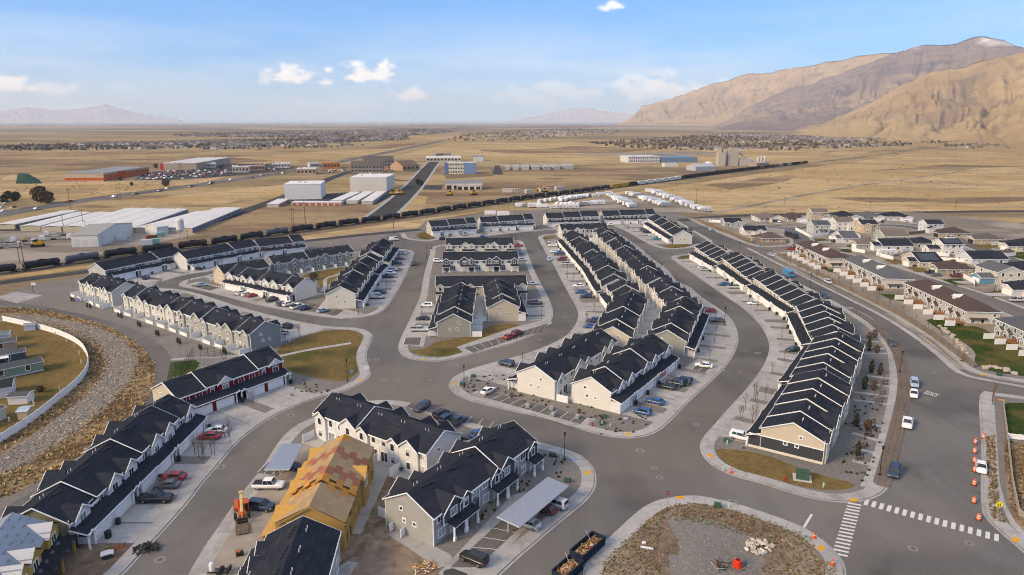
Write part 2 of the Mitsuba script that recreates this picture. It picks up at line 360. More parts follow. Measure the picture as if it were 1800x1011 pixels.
# ---- streets of the development ------------------------------------------------------------
def smooth_ring(pts, it=2, closed=True):
 p = np.asarray(pts, float)
 for _ in range(it):
  a, b = p, np.roll(p, -1, 0)
  if not closed:
   a, b = p[:-1], p[1:]
  q = np.empty((2 * len(a), 2))
  q[0::2], q[1::2] = .75 * a + .25 * b, .25 * a + .75 * b
  p = q if closed else np.vstack([p[:1], q, p[-1:]])
 return p
def ring_poly(pts, it=2):
 g = Polygon(smooth_ring(pts, it)).buffer(0)
 return max(getattr(g, 'geoms', [g]), key=lambda x: x.area)
# island outlines along the kerbs, measured on the ground
ISLAND_C = ring_poly([(-44,363.6),(-41.4,344),(-40.1,318.2),(-37.6,282.9),(-35,257.2),(-34.7,234.4),(-34.5,214.4),(-34.4,201.5),(-33.6,193.4),(-31.9,188.3),(-29.32,185.12),(-25.46,182.98),(-21.41,182.74),(-17.51,184.16),(-12.9,188.26),(-9.7,190.8),(0,198.7),(4.5,204.9),(8.9,211.3),(12.1,218.9),(13.8,228),(14.3,236.6),(14,246.1),(13.5,257.2),(11.1,282.9),(8.8,319.8),(6.4,371.5),(5.7,381.6),(1.6,385.4),(-16,379.7),(-34.6,372.4)])
ISLAND_W = ring_poly([(-56.9,355.7),(-51.8,351.3),(-50.1,342.9),(-47.4,298.2),(-46.1,265.6),(-46.2,257.2),(-45.8,239.2),(-47.4,231.6),(-51.8,226.8),(-58.7,225.7),(-67.3,228.5),(-76.8,233.6),(-87,239.7),(-97.7,246.1),(-109.9,255.5),(-120.5,263.1),(-132.2,270.3),(-136.7,273.4),(-138.8,277.5),(-139.6,284.6),(-135.7,290.4),(-133.1,295.8),(-126.9,310.4),(-117.3,320.9),(-97.5,337.9),(-77.5,351.9),(-63.4,356.8)])
ISLAND_N = ring_poly([(26.5,406.8),(19.6,405.5),(16.1,398.5),(15.4,391.6),(16.7,369.2),(18.1,341),(20,319.9),(21.3,287.5),(23.2,252.4),(24,239.3),(23.8,230.3),(22.2,220.3),(20.5,214.5),(17.8,206.5),(13,198.5),(5.29,189.56),(0,185.12),(-7.79,179.13),(-11.56,175.74),(-14.58,171.45),(-15.81,168),(-15.96,164.74),(-15.27,161.68),(-13.3,157.99),(-10.31,155.01),(-6.74,152.74),(0,148.76),(6.55,145.64),(12.72,141.07),(17.64,137.3),(21.49,135.18),(24.49,134.71),(27.63,135.18),(31.13,137.3),(35.2,142.58),(40.73,151.59),(46.64,160.26),(54.43,171.45),(61.2,182.7),(65.6,191.6),(69.5,200.7),(72.1,209.5),(74.3,219.9),(75.3,230.7),(74.2,242.1),(72.7,254.6),(72.5,274.7),(69.2,278.9),(71,306.1),(70.1,316.9),(68.8,333.5),(68.7,353.5),(67,378.9),(64.4,406.8),(61.1,425.5),(49.8,423.2)])
ISLAND_E = ring_poly([(93.3,344),(82,338.7),(79.9,335),(79,329.2),(80.4,307.9),(81.7,283),(83,258.3),(84.3,241.8),(84,226.8),(82.5,213.5),(79.9,201.5),(77.3,193.4),(72.7,183.4),(67.62,174.3),(58.82,160.26),(51.56,149.93),(44.75,139.61),(41.25,134.47),(39.69,130.96),(39.08,127.59),(39.33,123.99),(40.7,120.92),(42.85,118.38),(46.47,116.26),(47.84,115.22),(51.23,112.52),(53.97,110.73),(57.68,109.46),(60.99,109.46),(63.94,110.28),(66.82,111.88),(69.28,114.2),(71.28,116.76),(78.96,128.4),(87.41,141.07),(94.35,151.59),(100.5,161.7),(104.5,169.4),(108.8,178.7),(113.5,191.6),(117.4,205.4),(119.9,217.8),(120.7,230.7),(121.2,241.4),(121,251.3),(121.2,264.5),(118.6,289),(116.5,335),(114.2,360.2),(111.6,368.8)])
BLOCK_S = ring_poly([(0,92.5),(2.9,96.39),(6.35,101.1),(9.86,105.69),(13.3,110.28),(14.91,113.6),(15.49,116.26),(15.82,119.9),(15.12,123.59),(13.54,126.85),(10.6,129.33),(7.74,130.96),(2.43,134.01),(-5.36,139.38),(-11.39,143.82),(-18.88,149.08),(-23.6,152.4),(-28.03,154.45),(-33.21,154.8),(-39.48,152.06),(-43.49,146.21),(-46.23,143.58),(-48.28,139.61),(-48.97,134.01),(-48.8,127.59),(-48.52,121.3),(-48.76,115.9),(-48.91,109),(-48.67,101.1),(-48.66,95.94),(-48.06,89.32),(-46.63,72.51),(-24.39,72.51),(-10.49,76.42)])
BLOCK_SE = ring_poly([(10.22,89.06),(14.4,95.94),(18.18,100.84),(21.69,105.37),(24.36,108.22),(27.24,109.93),(30.84,110.89),(33.45,111.04),(36.58,109.93),(40.21,108.07),(44.14,105.08),(47.23,102.49),(48.85,100.61),(49.79,98.44),(50.6,95.39),(50.79,93.21),(50.4,91.1),(49.59,89.06),(44.66,80.69),(30.29,77.45),(12.54,80.69)])
# outer edge of the road surface (everything beyond it is land again)
OUTER = ring_poly([(-149.5,273.2),(-148,283.6),(-143.9,295.8),(-135.6,302),(-121.2,332.1),(-100.4,348.7),(-84.9,358.5),(-79.9,363.6),(-73.3,374.2),(-76.9,393.2),(-72.8,412),(-66.9,409.8),(-65.4,399.9),(-62,389.3),(-51.5,381.6),(-47.3,381.6),(-42,385.4),(-40.9,391.6),(-20.4,395.6),(-2.2,408.1),(14.1,418.7),(28,423.2),(47.5,435),(63.8,444.9),(70.1,423.2),(72.4,402.6),(74,386.5),(76.6,367),(80.1,358.8),(84.2,355.5),(96,360.2),(106.9,372.4),(113.5,378.9),(113.2,401.4),(113.2,420.9),(112.8,450.1),(111.9,468.9),(120.6,480.4),(123.1,465),(123.8,442.4),(125.4,417.1),(127.7,391.6),(129.9,371.6),(134.3,361),(155.2,367.4),(147.4,349.5),(137,347.1),(131.2,342.5),(131.1,321.2),(133.4,300.7),(133.1,284.6),(133.4,252.4),(133,230.3),(131,204.4),(128,190.1),(125.6,181),(124.1,175),(126.2,170.8),(132.9,166.3),(138.2,163.6),(131.4,154.8),(126.2,157.1),(120.7,159.2),(118.4,160.6),(111.86,151.59),(105.23,141.07),(99.32,131.89),(93.84,123.59),(89.29,116.95),(82.59,106.85),(81.34,103.95),(81.01,100.61),(80.98,95.05),(80.2,82.97),(65.39,68.92),(12.5,61.1),(-31.25,61.1),(-61.12,80.69),(-58.57,89.06),(-58.47,93.45),(-58.3,97.67),(-58.02,103.35),(-58.01,110.28),(-58.39,115.88),(-58.34,119.07),(-58.42,125.96),(-58.41,132.26),(-57.4,138.72),(-55.56,145.58),(-52.04,151.72),(-46.88,157.99),(-42.81,160.18),(-39.67,165.37),(-38.29,169.38),(-38.54,173.57),(-40.22,178.72),(-42.16,184.98),(-43.3,191.6),(-43.7,198.7),(-44,204.4),(-45.1,208.3),(-48.1,212.5),(-51.4,214.5),(-56.1,215.1),(-62.1,216.3),(-68.7,219.6),(-76.9,224.3),(-83.2,228.5),(-93.8,235.9),(-105.8,245.3),(-122.9,259.9),(-135.9,268.3),(-141.6,268.3)], 1)
ISLANDS = [ISLAND_C, ISLAND_W, ISLAND_N, ISLAND_E, BLOCK_S, BLOCK_SE]
KERB = .13
inner = unary_union(ISLANDS)
STREET = OUTER.difference(inner)
structure('street', slab(STREET.buffer(.02), -.3, .004, 'asphalt'), 'worn grey asphalt streets of the housing estate')
DISTRICT = Polygon([(-292.1,257.2),(-197.9,255.5),(-198.8,276.3),(-179.4,300.5),(-168.6,310.4),(-146.2,360.2),(-125.9,393.2),(-103.5,409.8),(-85.4,423.2),(-73.8,439.9),(-59.8,460.6),(-24.2,498.7),(25.4,525.2),(72,539.6),(112.5,539.6),(122,486.3),(132,463.4),(170.8,474.6),(241.7,498.7),(299.1,511.6),(303.6,452.7),(361,389.3),(234.9,225.7),(94.95,90.53),(62.5,61.1),(-31.67,49.11),(-81.24,61.1)])
LAND = DISTRICT.difference(OUTER).union(inner)
structure('gravel_bed', slab(LAND, -.3, KERB, 'gravel'), 'grey decorative gravel around the rows of houses')
# pavement bands with the kerb
WALK = 2.35
def band(poly, w):
 return poly.difference(poly.buffer(-w))
def cut_slabs(poly, edge, step, z0, z1, parent, m, limit, gap=.03, reach=175):
 """Pavement band cut across into slabs; returns what is left uncut."""
 L = edge.length
 done, lines = [], []
 for k in range(int(L / step)):
  a, b = edge.interpolate(k * step), edge.interpolate(k * step + .1)
  dx, dy = (b.x - a.x) / .1, (b.y - a.y) / .1
  lines.append(LineString([(a.x - dy * 4, a.y + dx * 4), (a.x + dy * 4, a.y - dx * 4)]))
 rest = []
 pieces = poly.difference(unary_union(lines).buffer(gap))
 for g in sorted(getattr(pieces, 'geoms', [pieces]), key=lambda g: g.centroid.y):
  if g.area < .3:
   continue
  if len(done) < limit and math.hypot(g.centroid.x, g.centroid.y) < reach:
   done.append(part(parent, 'slab', slab(g.simplify(.03), z0, z1, m)))
  else:
   rest.append(g.buffer(gap * 1.05))
 return unary_union(rest)
walks = []
for g in ISLANDS:
 walks.append(band(g, WALK))
outer_walk = OUTER.buffer(WALK).difference(OUTER)
view_clip = Polygon([(-253.8,310.4),(128.2,511.6),(299.3,353.5),(75.71,68.92),(-72.06,64.82)])
walks.append(outer_walk.intersection(view_clip))
WALKS = unary_union(walks)
# no pavement where the road runs out of the estate
WALKS = WALKS.difference(unary_union([Polygon([(-76,367),(-86.7,420.9),(-68.3,432.6),(-65.5,414.2)]), Polygon([(-145.1,261.7),(-158.2,286.8),(-149.7,284.6),(-139.5,266.4)]), Polygon([(106.3,452.7),(116.7,498.7),(131.7,498.7),(124,471.7)]), Polygon([(141.3,337.9),(155.8,374.2),(164.3,374.2),(149,337.9)]), Polygon([(-71.3,363.6),(-97.5,337.9),(-117.3,320.9),(-132.1,293.5),(-137.2,305.4),(-122.2,335),(-101.7,353.5),(-74,377.8)])]))
key = numbered('pavement')
labels[key] = {'kind': 'structure', 'label': 'pale concrete pavement and kerb along the streets'}
left = []
for g, lim in ((ISLAND_N, 95), (ISLAND_E, 60), (BLOCK_S, 90), (BLOCK_SE, 40)):
 left.append(cut_slabs(band(g, WALK).intersection(WALKS), LineString(g.exterior.coords), 2.9, KERB, KERB + .012, key, 'concrete', lim))
for g in (ISLAND_C, ISLAND_W):
 left.append(band(g, WALK))
left.append(outer_walk.intersection(WALKS))
rest = unary_union(left).intersection(WALKS)
put(key, sheet(rest, KERB + .012, 'concrete'))
gutter = unary_union([g.buffer(.45).difference(g) for g in ISLANDS] + [OUTER.difference(OUTER.buffer(-.45))]).intersection(STREET)
structure('gutter', sheet(gutter, .012, 'concrete'), 'narrow concrete gutter along the kerbs')
def land(pts, m, name, label, dz=.004, smooth=0, clip=None):
 g = Polygon(smooth_ring(pts, smooth) if smooth else pts).buffer(0)
 if clip is not None:
  g = g.intersection(clip)
 structure(name, sheet(g, KERB + dz, m), label)
 return g
nowalk = LAND.difference(WALKS)
LAWN_C = land([(-30.8,191.6),(-25.7,193.2),(-23.6,200.2),(-17.7,202.4),(-11.7,206.5),(-9.3,214.4),(-3.8,218.9),(1,219.6),(3.7,214.4),(0.9,209.5),(-7.1,202.4),(-16.5,194.2),(-13.95,189.06),(-18.05,186.58),(-21.61,186.09),(-25.5,187.07),(-28.7,189.1)], 'lawn', 'lawn', 'mottled brown and green lawn at the point of the central island', smooth=1, clip=nowalk)
land([(-70.5,192.6),(-67.2,202.4),(-62.3,210.1),(-55.5,212.5),(-51.2,211.3),(-47,206.5),(-46.3,199.1),(-45.8,191.1),(-44.48,183.69),(-42.32,176.8),(-41.5,173.74),(-42.38,169.54),(-44.4,166.71),(-50.87,168.73),(-58.14,172.89),(-62.18,175.92),(-65.2,180.4)], 'lawn', 'lawn', 'brown mown lawn of the little park left of the main junction', smooth=1, clip=nowalk)
land([(42.1,129.58),(46.93,128.83),(51.5,126.85),(55.77,121.69),(59.78,118.16),(64.53,115.22),(62.47,113.6),(59.57,113),(56.52,113.2),(52.91,114.61),(49.6,117.1),(45,119.46),(42.53,122.14),(41.68,126.13)], 'lawn', 'lawn', 'mottled lawn below the tan gable of the curved row', smooth=1, clip=nowalk)
land([(80.8,363.6),(87.7,370.6),(98.1,372.4),(96.2,363.6),(89.5,358.5),(84.3,358.5)], 'lawn', 'lawn', 'small brown lawn below the white gable end', smooth=1)
land([(81.7,330.6),(86.4,339.4),(90.5,341),(88.9,333.5),(84.2,330.6)], 'green', 'lawn', 'small green lawn at the top of the curved row')
land([(-57.2,399.3),(-55,414.2),(-48.7,407.7),(-44,389.3),(-50.4,385.4)], 'lawn', 'lawn', 'little landscaped lawn beside the office end of the far row', smooth=1)
land([(-85.2,293.5),(-80.7,305.4),(-76.7,310.4),(-73.8,300.5),(-76.3,287.9),(-75.6,271.3),(-76.9,268.3),(-82.3,279.4)], 'lawn', 'lawn', 'courtyard lawn between the rows on the left', smooth=1)
land([(-92.2,290.1),(-90,297),(-84.6,305.4),(-77.3,313),(-76.1,307.9),(-80.1,298.2),(-84.6,291.3),(-86.6,287.9)], 'lawn', 'lawn', 'strip of courtyard lawn in front of the grey row')
land([(15.5,381.6),(18.6,395.2),(25.2,399.3),(25.1,391.2),(18.9,387.3),(16.6,377.8)], 'lawn', 'lawn', 'brown verge at the top of the long double row')
land([(-90.6,168.3),(-96.1,181.8),(-89.6,183.2),(-86.5,178.1),(-88.4,173.7),(-87.32,166.71)], 'green', 'lawn', 'green grass beside the little sports court')
land([(141.8,227.1),(152.2,218.9),(154.6,210.7),(148.5,200.7),(153.2,194.2),(154.8,185.1),(139.7,165.5),(136.2,170.8),(129.9,173.7),(128.9,178.1),(130.7,182.7),(136.2,190.1),(138.7,200.7),(138.8,212.5)], 'green', 'lawn', 'green lawn behind the retaining wall', smooth=1)
land([(117.8,152.1),(119.2,153.1),(129.9,152.7),(115.86,134.55),(110.16,135.09),(107.05,135.37)], 'green', 'lawn', 'dark green lawn corner at the right edge')
DIRT_SE = land([(12.61,89.85),(16.78,95.94),(20.84,100.94),(24.54,105.16),(27.59,107.85),(30.37,108.96),(35.22,108.22),(39.61,106.22),(43.55,103.44),(46.08,101.26),(48.12,99.33),(49.04,97.76),(48.39,96.69),(47.52,92.6),(49.66,91.9),(48.69,89.06),(44.79,81.82),(30.98,79.59),(13.87,81.82)], 'dirt', 'waste_ground', 'bare dirt lot with weeds at the bottom right', smooth=1)
rag = np.array(LineString(smooth_ring([(26.39,105.51),(30.79,104.64),(37.05,101.26),(39.6,99.01),(40.04,95.05),(37.63,89.06),(36.14,85.37),(27.11,85.37),(22.44,90.53),(26.37,96.24),(26.53,100.94)], 2)).segmentize(.5).coords)
rag = rag + 3.6 * (np.stack([meshkit.fbm(np.column_stack([rag * .35, 0 * rag[:, 0] + i]), 4, 5 + i) for i in (0, 9)], 1) - .5)
land(rag, 'gravel', 'gravel_patch', 'grey gravel patch in the middle of the dirt lot', dz=.008)
land([(-26.86,122.14),(-23.7,123.29),(-22.02,119.9),(-22.41,109.71),(-19.76,100.13),(-16.37,96.24),(-9.06,90.53),(-11.23,82.97),(-27.27,82.97),(-27.28,96.24),(-26.48,109.71)], 'dirt', 'building_site', 'trampled building dirt between the unfinished blocks', smooth=1)
land([(-50.22,100.94),(-49.14,101.76),(-49.55,119.9),(-42.22,137.3),(-38.19,126.85),(-39.55,106.05),(-39.16,89.06),(-37.7,82.97),(-45.72,82.97),(-47.91,90.53)], 'yard', 'site_verge', 'dusty ground where the builders park', dz=.002, smooth=1, clip=nowalk)
land([(-67.37,82.97),(-71.9,97.76),(-65.89,98.54),(-60.83,97.76),(-58.18,96.54),(-57.46,89.06),(-56.14,82.97)], 'dirt', 'building_site', 'bare dirt plot with builders clutter at the bottom left', smooth=1, clip=nowalk)
land([(105.37,134.55),(105.21,132.42),(107.83,131.89),(111.85,129.33),(87.57,97.76),(83.52,98.54),(83.66,100.94),(87.5,107.85),(95.35,119.9)], 'dirt', 'waste_ground', 'dirt and dead grass lot at the right edge', smooth=1)
land([(101.59,134.55),(104.36,135.92),(90.86,115.63),(85.89,107.85),(83.01,101.76),(81.39,100.13),(81.77,103.44),(84.09,107.85),(90.47,117.73)], 'lawn', 'verge', 'dead grass verge beside the right hand pavement', smooth=1)
land([(115.4,155.5),(115.4,152.1),(102.99,133.21),(91.39,115.63),(87.1,107.85),(85.04,102.59),(84.92,100.45),(83.18,98.07),(83.84,102.26),(87.28,109.71),(90.65,115.63),(102.26,133.21),(108.54,143.13)], 'concrete', 'footpath', 'concrete footpath down the right side of the wide road', dz=.010)
# parking bays
def bays(quad, n, name, label, group=None, m='stall'):
 """quad: near-left, near-right, far-right, far-left corners; n bays between the left and right ends."""
 a, b, c, d = [np.array(q, float) for q in quad]
 structure(name, sheet(Polygon(quad), KERB + .020, m), label)
 mb = MB(WHITE)
 for k in range(n + 1):
  p, q = a + (b - a) * k / n, d + (c - d) * k / n
  w = (b - a) / np.linalg.norm(b - a) * .055
  z = KERB + .0245
  mb.quad((*(p - w), z), (*(p + w), z), (*(q + w), z), (*(q - w), z))
 structure('bay_marking', mb.ply('worn'), 'white bay lines on the parking strip')
def apron(pts, label='concrete apron', m='concrete', dz=.016):
 structure('apron', sheet(Polygon(pts), KERB + dz, m), label)
apron([(-10.19,158.72),(-8.87,160.56),(19.15,143.73),(15.07,139.01),(12.65,140.16)], 'concrete surround of the long parking strip')
bays([(-7.42,156.74),(15.39,141.04),(17.44,144.65),(-4.83,159.45)], 10, 'parking_strip', 'long strip of empty parking bays with white lines')
apron([(-16.7,194.7),(0,214.4),(13.3,225.7),(13.3,218.9),(-11.63,189.06),(-13.62,189.06)], 'concrete surround of the parking strip on the central island')
bays([(-11.49,189.56),(9.8,211.3),(12.4,219.6),(-14.6,193.7)], 11, 'parking_strip', 'parking strip at the point of the central island')
apron([(-34,198),(-34.2,205.3),(-27.2,206.5),(-26.6,194.7)], 'concrete surround of the single bay on the central island')
bays([(-33,197.4),(-27.9,196.6),(-28.3,204.1),(-33.4,204.1)], 1, 'parking_bay', 'single empty parking bay on the central island')
apron([(47.32,176.8),(53.3,184.6),(57.46,179.95),(52.79,172.89)], 'concrete surround of the bay with the white car')
bays([(49.12,175.92),(52.08,173.1),(56.5,179.95),(52.87,181.8)], 2, 'parking_bay', 'short parking bay under the white saloon')
apron([(-134.9,274.2),(-133.2,280.4),(-115.9,270.3),(-115.2,261.7)], 'concrete surround of the bay with the pale blue car')
bays([(-132.8,273.2),(-120.4,265),(-119.2,270.3),(-130.6,277.3)], 2, 'parking_bay', 'two parking bays beside the tan gable')
apron([(-70.5,231.4),(-66.5,242.1),(-52.1,231.4),(-58.4,224.3)], 'concrete surround of the visitor bays on the left')
bays([(-78.7,239.7),(-61.3,228.2),(-60,235.9),(-79.3,248.6)], 5, 'parking_strip', 'visitor bays in front of the white row on the left')
apron([(-11.08,89.19),(0,111.24),(8.29,115.22),(8.88,113),(-1.77,93.31),(-4.26,89.06),(-5.75,85.37)], 'concrete walk and kerb around the carport bays')
bays([(-5.35,90.53),(7.73,111.24),(4.74,114),(-9.49,90.53)], 9, 'parking_strip', 'parking bays partly under the carport')
bays([(-25.39,150.72),(-5.04,139.58),(-4.11,142.52),(-24.38,153.08)], 8, 'parking_strip', 'row of bays behind the white block beside the junction')
apron([(-10.27,85.37),(-10.29,89.85),(-9.06,90.53),(-6.65,89.19),(-7.3,84.16)], 'dark patch of asphalt at the bottom', m='newasphalt', dz=.018)
bays([(-49.17,119.46),(-44.56,118.16),(-43.98,126.85),(-47.79,128.58)], 3, 'parking_strip', 'bays under the small carport')
apron([(-28.31,99.33),(-24.86,99.33),(-23.74,119.03),(-26.42,119.9),(-28.35,118.59),(-28.48,106.05)], 'concrete alley between the orange block and the grey block', dz=.014)
apron([(-25.26,82.97),(-23.61,91.9),(-25.24,92.18),(-26.76,90.53),(-27.27,82.97)], 'concrete pad at the bottom', dz=.014)
apron([(-20.34,99.17),(-18.95,100.94),(-9.81,94.02),(-8.74,91.9),(-11.22,90.53)], 'concrete walk at the end of the dark grey block', dz=.014)
# paths
def path(pts, w, m, name, label, dz=.010, z=None, smooth=2):
 p = smooth_ring(pts, smooth, closed=False)
 g = LineString(p).buffer(w / 2, cap_style=2)
 structure(name, sheet(g, (KERB if z is None else z) + dz, m), label)
 return g
path([(-67.3,186.6),(-60.7,192.1),(-49.2,198.5)], 1.7, 'concrete', 'footpath', 'footpath across the brown park lawn')
path([(-97,183.7),(-89.8,185.6),(-82.7,186.1),(-79,187.1)], 1.6, 'concrete', 'footpath', 'pale footpath beside the sports court')
path([(-75.6,263.6),(-76.8,273.2),(-80.9,286.8),(-77.4,292.4),(-74.7,304.2),(-70.9,320.9)], 1.6, 'concrete', 'footpath', 'curving courtyard footpath')
path([(-211.3,250.3),(-191.7,246.9),(-167.8,236.6),(-146.8,225.7),(-128.8,214.4),(-113.2,200.7),(-101.7,187.6),(-94.8,175.9),(-88.3,159.82),(-83.14,143.13),(-82.41,129.33),(-83.84,116.67),(-86.3,107.85),(-89.7,99.33)], 5.0, 'asphalt', 'path', 'grey asphalt path curving round the stony wash', dz=.004)
path([(122.6,239.7),(123.3,225.7),(118.3,207.7),(112,191.6),(104.3,175.9),(96.31,160.93),(85.33,143.13),(76.29,129.33),(68.69,118.16),(65.51,114)], 2.0, 'concrete', 'footpath', 'curving concrete footpath behind the street trees on the right')
path([(125.8,360.2),(127.5,286.8),(128.5,252.8),(129.2,225.7),(126.4,200.7),(122.9,183.7),(119.8,171.6),(125.8,166.7),(135.3,159.8)], 1.9, 'concrete', 'footpath', 'concrete footpath along the foot of the retaining wall', dz=.008)
path([(125,463.4),(127.4,420.9),(131.3,389.3),(134,368.8)], 2.2, 'yard', 'verge', 'dusty verge along the fence of the corner houses', dz=.006)
path([(128.8,320.9),(130.2,276.3),(130.8,244.5),(131.1,220.3),(127.9,197.4),(122.5,175.5)], 1.6, 'yard', 'verge', 'tan verge between kerb and footpath on the right', dz=.014)
# stony wash, mobile home plot, rail side
structure('wash', sheet(Polygon(smooth_ring([(-211.9,240.5),(-187,240.5),(-172.9,238.2),(-152.5,228.5),(-133.6,216.3),(-115.9,200.7),(-103,185.1),(-94.8,171.6),(-89,156.2),(-86.54,144.65),(-86.59,134.55),(-87.62,124.46),(-89.3,115.22),(-94.24,105.16),(-100.43,100.94),(-122.67,126.85),(-108.79,133.21),(-109.32,144.65),(-111.1,159.8),(-114,171.6),(-119.4,182.7),(-130,198),(-144.4,212.5),(-162.1,222.3),(-187.9,225.7)], 2)), KERB + .006, 'wash'), 'dry wash of earth and dead grass')
structure('plot', sheet(Polygon(smooth_ring([(-207.5,225.7),(-161.2,220.9),(-144,211.3),(-129.7,196.9),(-119.8,182.7),(-114.3,171.6),(-110.9,159.1),(-109.32,144.65),(-109.37,134.01),(-122.67,126.85)], 2)), KERB + .010, 'lawn'), 'patchy grass plot of the mobile homes')
court = Polygon([(-199,254.6),(-196.7,263.1),(-182.8,257.2),(-184.1,245.3)])
structure('sports_court', sheet(court, KERB + .012, 'concrete'), 'pale concrete basketball court at the left edge')
structure('sports_court', sheet(Polygon([(-87.8,171.2),(-89.9,182.3),(-87.6,181.3),(-85.4,171.6)]), KERB + .012, 'green'), 'small green sports court behind the red row')
path([(-235.7,248.6),(-215.3,279.4),(-203.3,290.1),(-190.4,301.7),(-177.5,326.4),(-162.6,342.5),(-141.4,363.6),(-110.5,385.4),(-88.3,403.4),(-56.9,423.2)], 7.5, 'newasphalt', 'road', 'dark new asphalt road beside the railway', dz=.010)
structure('verge', sheet(Polygon([(-247.4,261.7),(-223.1,290.1),(-209,306.6),(-191.7,322.2),(-174.2,342.5),(-148.2,365.3),(-121.7,401.4),(-94.5,432.6),(-76.3,455.3),(-41.4,495.5),(0,539.6),(50,600.9),(110.5,666.1),(106.1,639.4),(47.5,570.7),(15.2,521.8),(-17.1,511.6),(-58.2,463.4),(-59.6,430.2),(-100.9,399.3),(-127.6,377.8),(-147.5,363.6),(-174.8,332.1),(-193,310.4),(-206.3,294.7),(-218.4,283.6),(-240.3,253.7)]), KERB + .014, 'straw'), 'golden grass verge along the railway')
# road markings
text = meshkit.text_mesh('SCHOOL', 2.45, .004)
w0 = text.bounds[1][0] - text.bounds[0][0]
a, b = np.array((106.3,158.4)), np.array((104.5,160.9))
mbs = MB(WHITE)
Mt = np.eye(4)
ang = math.atan2(b[1] - a[1], b[0] - a[0])
k = np.linalg.norm(b - a) / w0
ca, sa = math.cos(ang), math.sin(ang)
Mt[:3, :3] = np.array([[ca * k, -sa, 0], [sa * k, ca, 0], [0, 0, 1]])
Mt[:3, 3] = (*a, .010)
mbs.mesh(text, None, Mt)
structure('road_marking', mbs.ply('worn'), 'word SCHOOL painted in white on the wide road, reading from the far side')
def bars(p0, p1, q0, n, wbar, lab):
 """Zebra bars from p0 to p1; each bar reaches towards q0-p0."""
 p0, p1, q0 = [np.array(x, float) for x in (p0, p1, q0)]
 along, across = p1 - p0, q0 - p0
 u = along / np.linalg.norm(along)
 key = numbered('crossing')
 labels[key] = {'kind': 'structure', 'label': lab}
 for k in range(n):
  c = p0 + along * k / (n - 1)
  A, B, C, E = c - u * wbar / 2, c + u * wbar / 2, c + u * wbar / 2 + across, c - u * wbar / 2 + across
  m = MB((.62, .62, .60)).quad((*A, .010), (*B, .010), (*C, .010), (*E, .010))
  part(key, 'bar', m.ply('worn'))
bars((59.73,108.96), (50.39,94.46), (61.75,108.13), 16, .50, 'white zebra crossing over the side street')
bars((63.85,110.09), (79.72,99.48), (62.5,108.22), 17, .62, 'row of white crossing bars over the wide road')
mb = MB((.6, .6, .58))
for p, q in (((48.81,101.43), (51.81,105.34)),):
 p, q = np.array(p), np.array(q)
 d = (q - p) / np.linalg.norm(q - p)
 nn = np.array([-d[1], d[0]]) * .2
 mb.quad((*(p - nn), .01), (*(p + nn), .01), (*(q + nn), .01), (*(q - nn), .01))
structure('road_marking', mb.ply('worn'), 'white stop line before the zebra crossing')
# manhole collars
mh = MB()
gth = np.linspace(0, 2 * np.pi, 15)[:-1]
for c, big in zip([(-58.53,138.72),(-54.81,144.34),(-51.11,146.21),(-45.89,155.15),(-57.21,121.92),(-53.82,130.34),(-54.54,92.74),(-40.79,183.45),(-38.59,184.16),(-33.71,168.12),(-30.13,168.12),(-15.75,179.82),(-21.65,168.32),(-17.77,152.74),(-16.78,148.43),(41.29,141.33),(72,189.8),(80.5,220.3),(79.5,238.2),(61.91,174.61),(27.86,121.58),(28.11,117.95),(26.4,128.83),(39.3,109.33),(113.9,173.7),(8.8,202.4),(18.3,227.1),(73.61,96.99),(63.77,95.64),(-44.7,190.1),(-37.4,216.3),(-36.1,225)], [1, 1, 1, 1, 1, .5, 1, .9, 1, 1, 1, 1, .7, .8, .8, .9, 1, .9, .7, .5, .8, .8, 1, 1, .8, .7, .7, .8, .9, .7, .6, .6]):
 mkey = numbered('manhole')
 labels[mkey] = {'kind': 'structure', 'label': 'concrete collar around a manhole cover in the street'}
 r1, r0 = .9 * big, .45 * big
 m = MB((.235, .225, .215))
 v = [(c[0] + r1 * math.cos(t), c[1] + r1 * math.sin(t), .011) for t in gth] + [(c[0] + r0 * math.cos(t), c[1] + r0 * math.sin(t), .011) for t in gth]
 i = np.arange(14)
 j = (i + 1) % 14
 m.add(v, np.vstack([np.stack([i, j, j + 14], 1), np.stack([i, j + 14, i + 14], 1)]))
 put(mkey, m.ply('worn'))
 m2 = MB((.13, .12, .115))
 m2.add([(c[0] + r0 * math.cos(t), c[1] + r0 * math.sin(t), .010) for t in gth], [(0, k, k + 1) for k in range(1, 13)])
 part(mkey, 'cover', m2.ply('worn'))
# yellow warning pads at the ramps
for c, dg in zip([(25.27,136.19),(14.6,119.46),(30.33,110.47),(40.25,126.37),(61.11,109.71),(-25.39,183.69),(-39.39,167.51),(-15.15,165.53),(49.05,95.49),(126,171.6),(119,154.8),(81.57,97.76)], [10, 60, 0, 120, 0, 5, 35, 90, 55, -20, -10, 45]):
 pk = numbered('tactile_pad')
 labels[pk] = {'kind': 'structure', 'label': 'yellow tactile pad set into the kerb ramp'}
 m = MB((.66, .34, .03)).box(-.75, .75, -.45, .45, KERB, KERB + .03)
 put(pk, m.ply('worn'), place(c[0], c[1], dg))
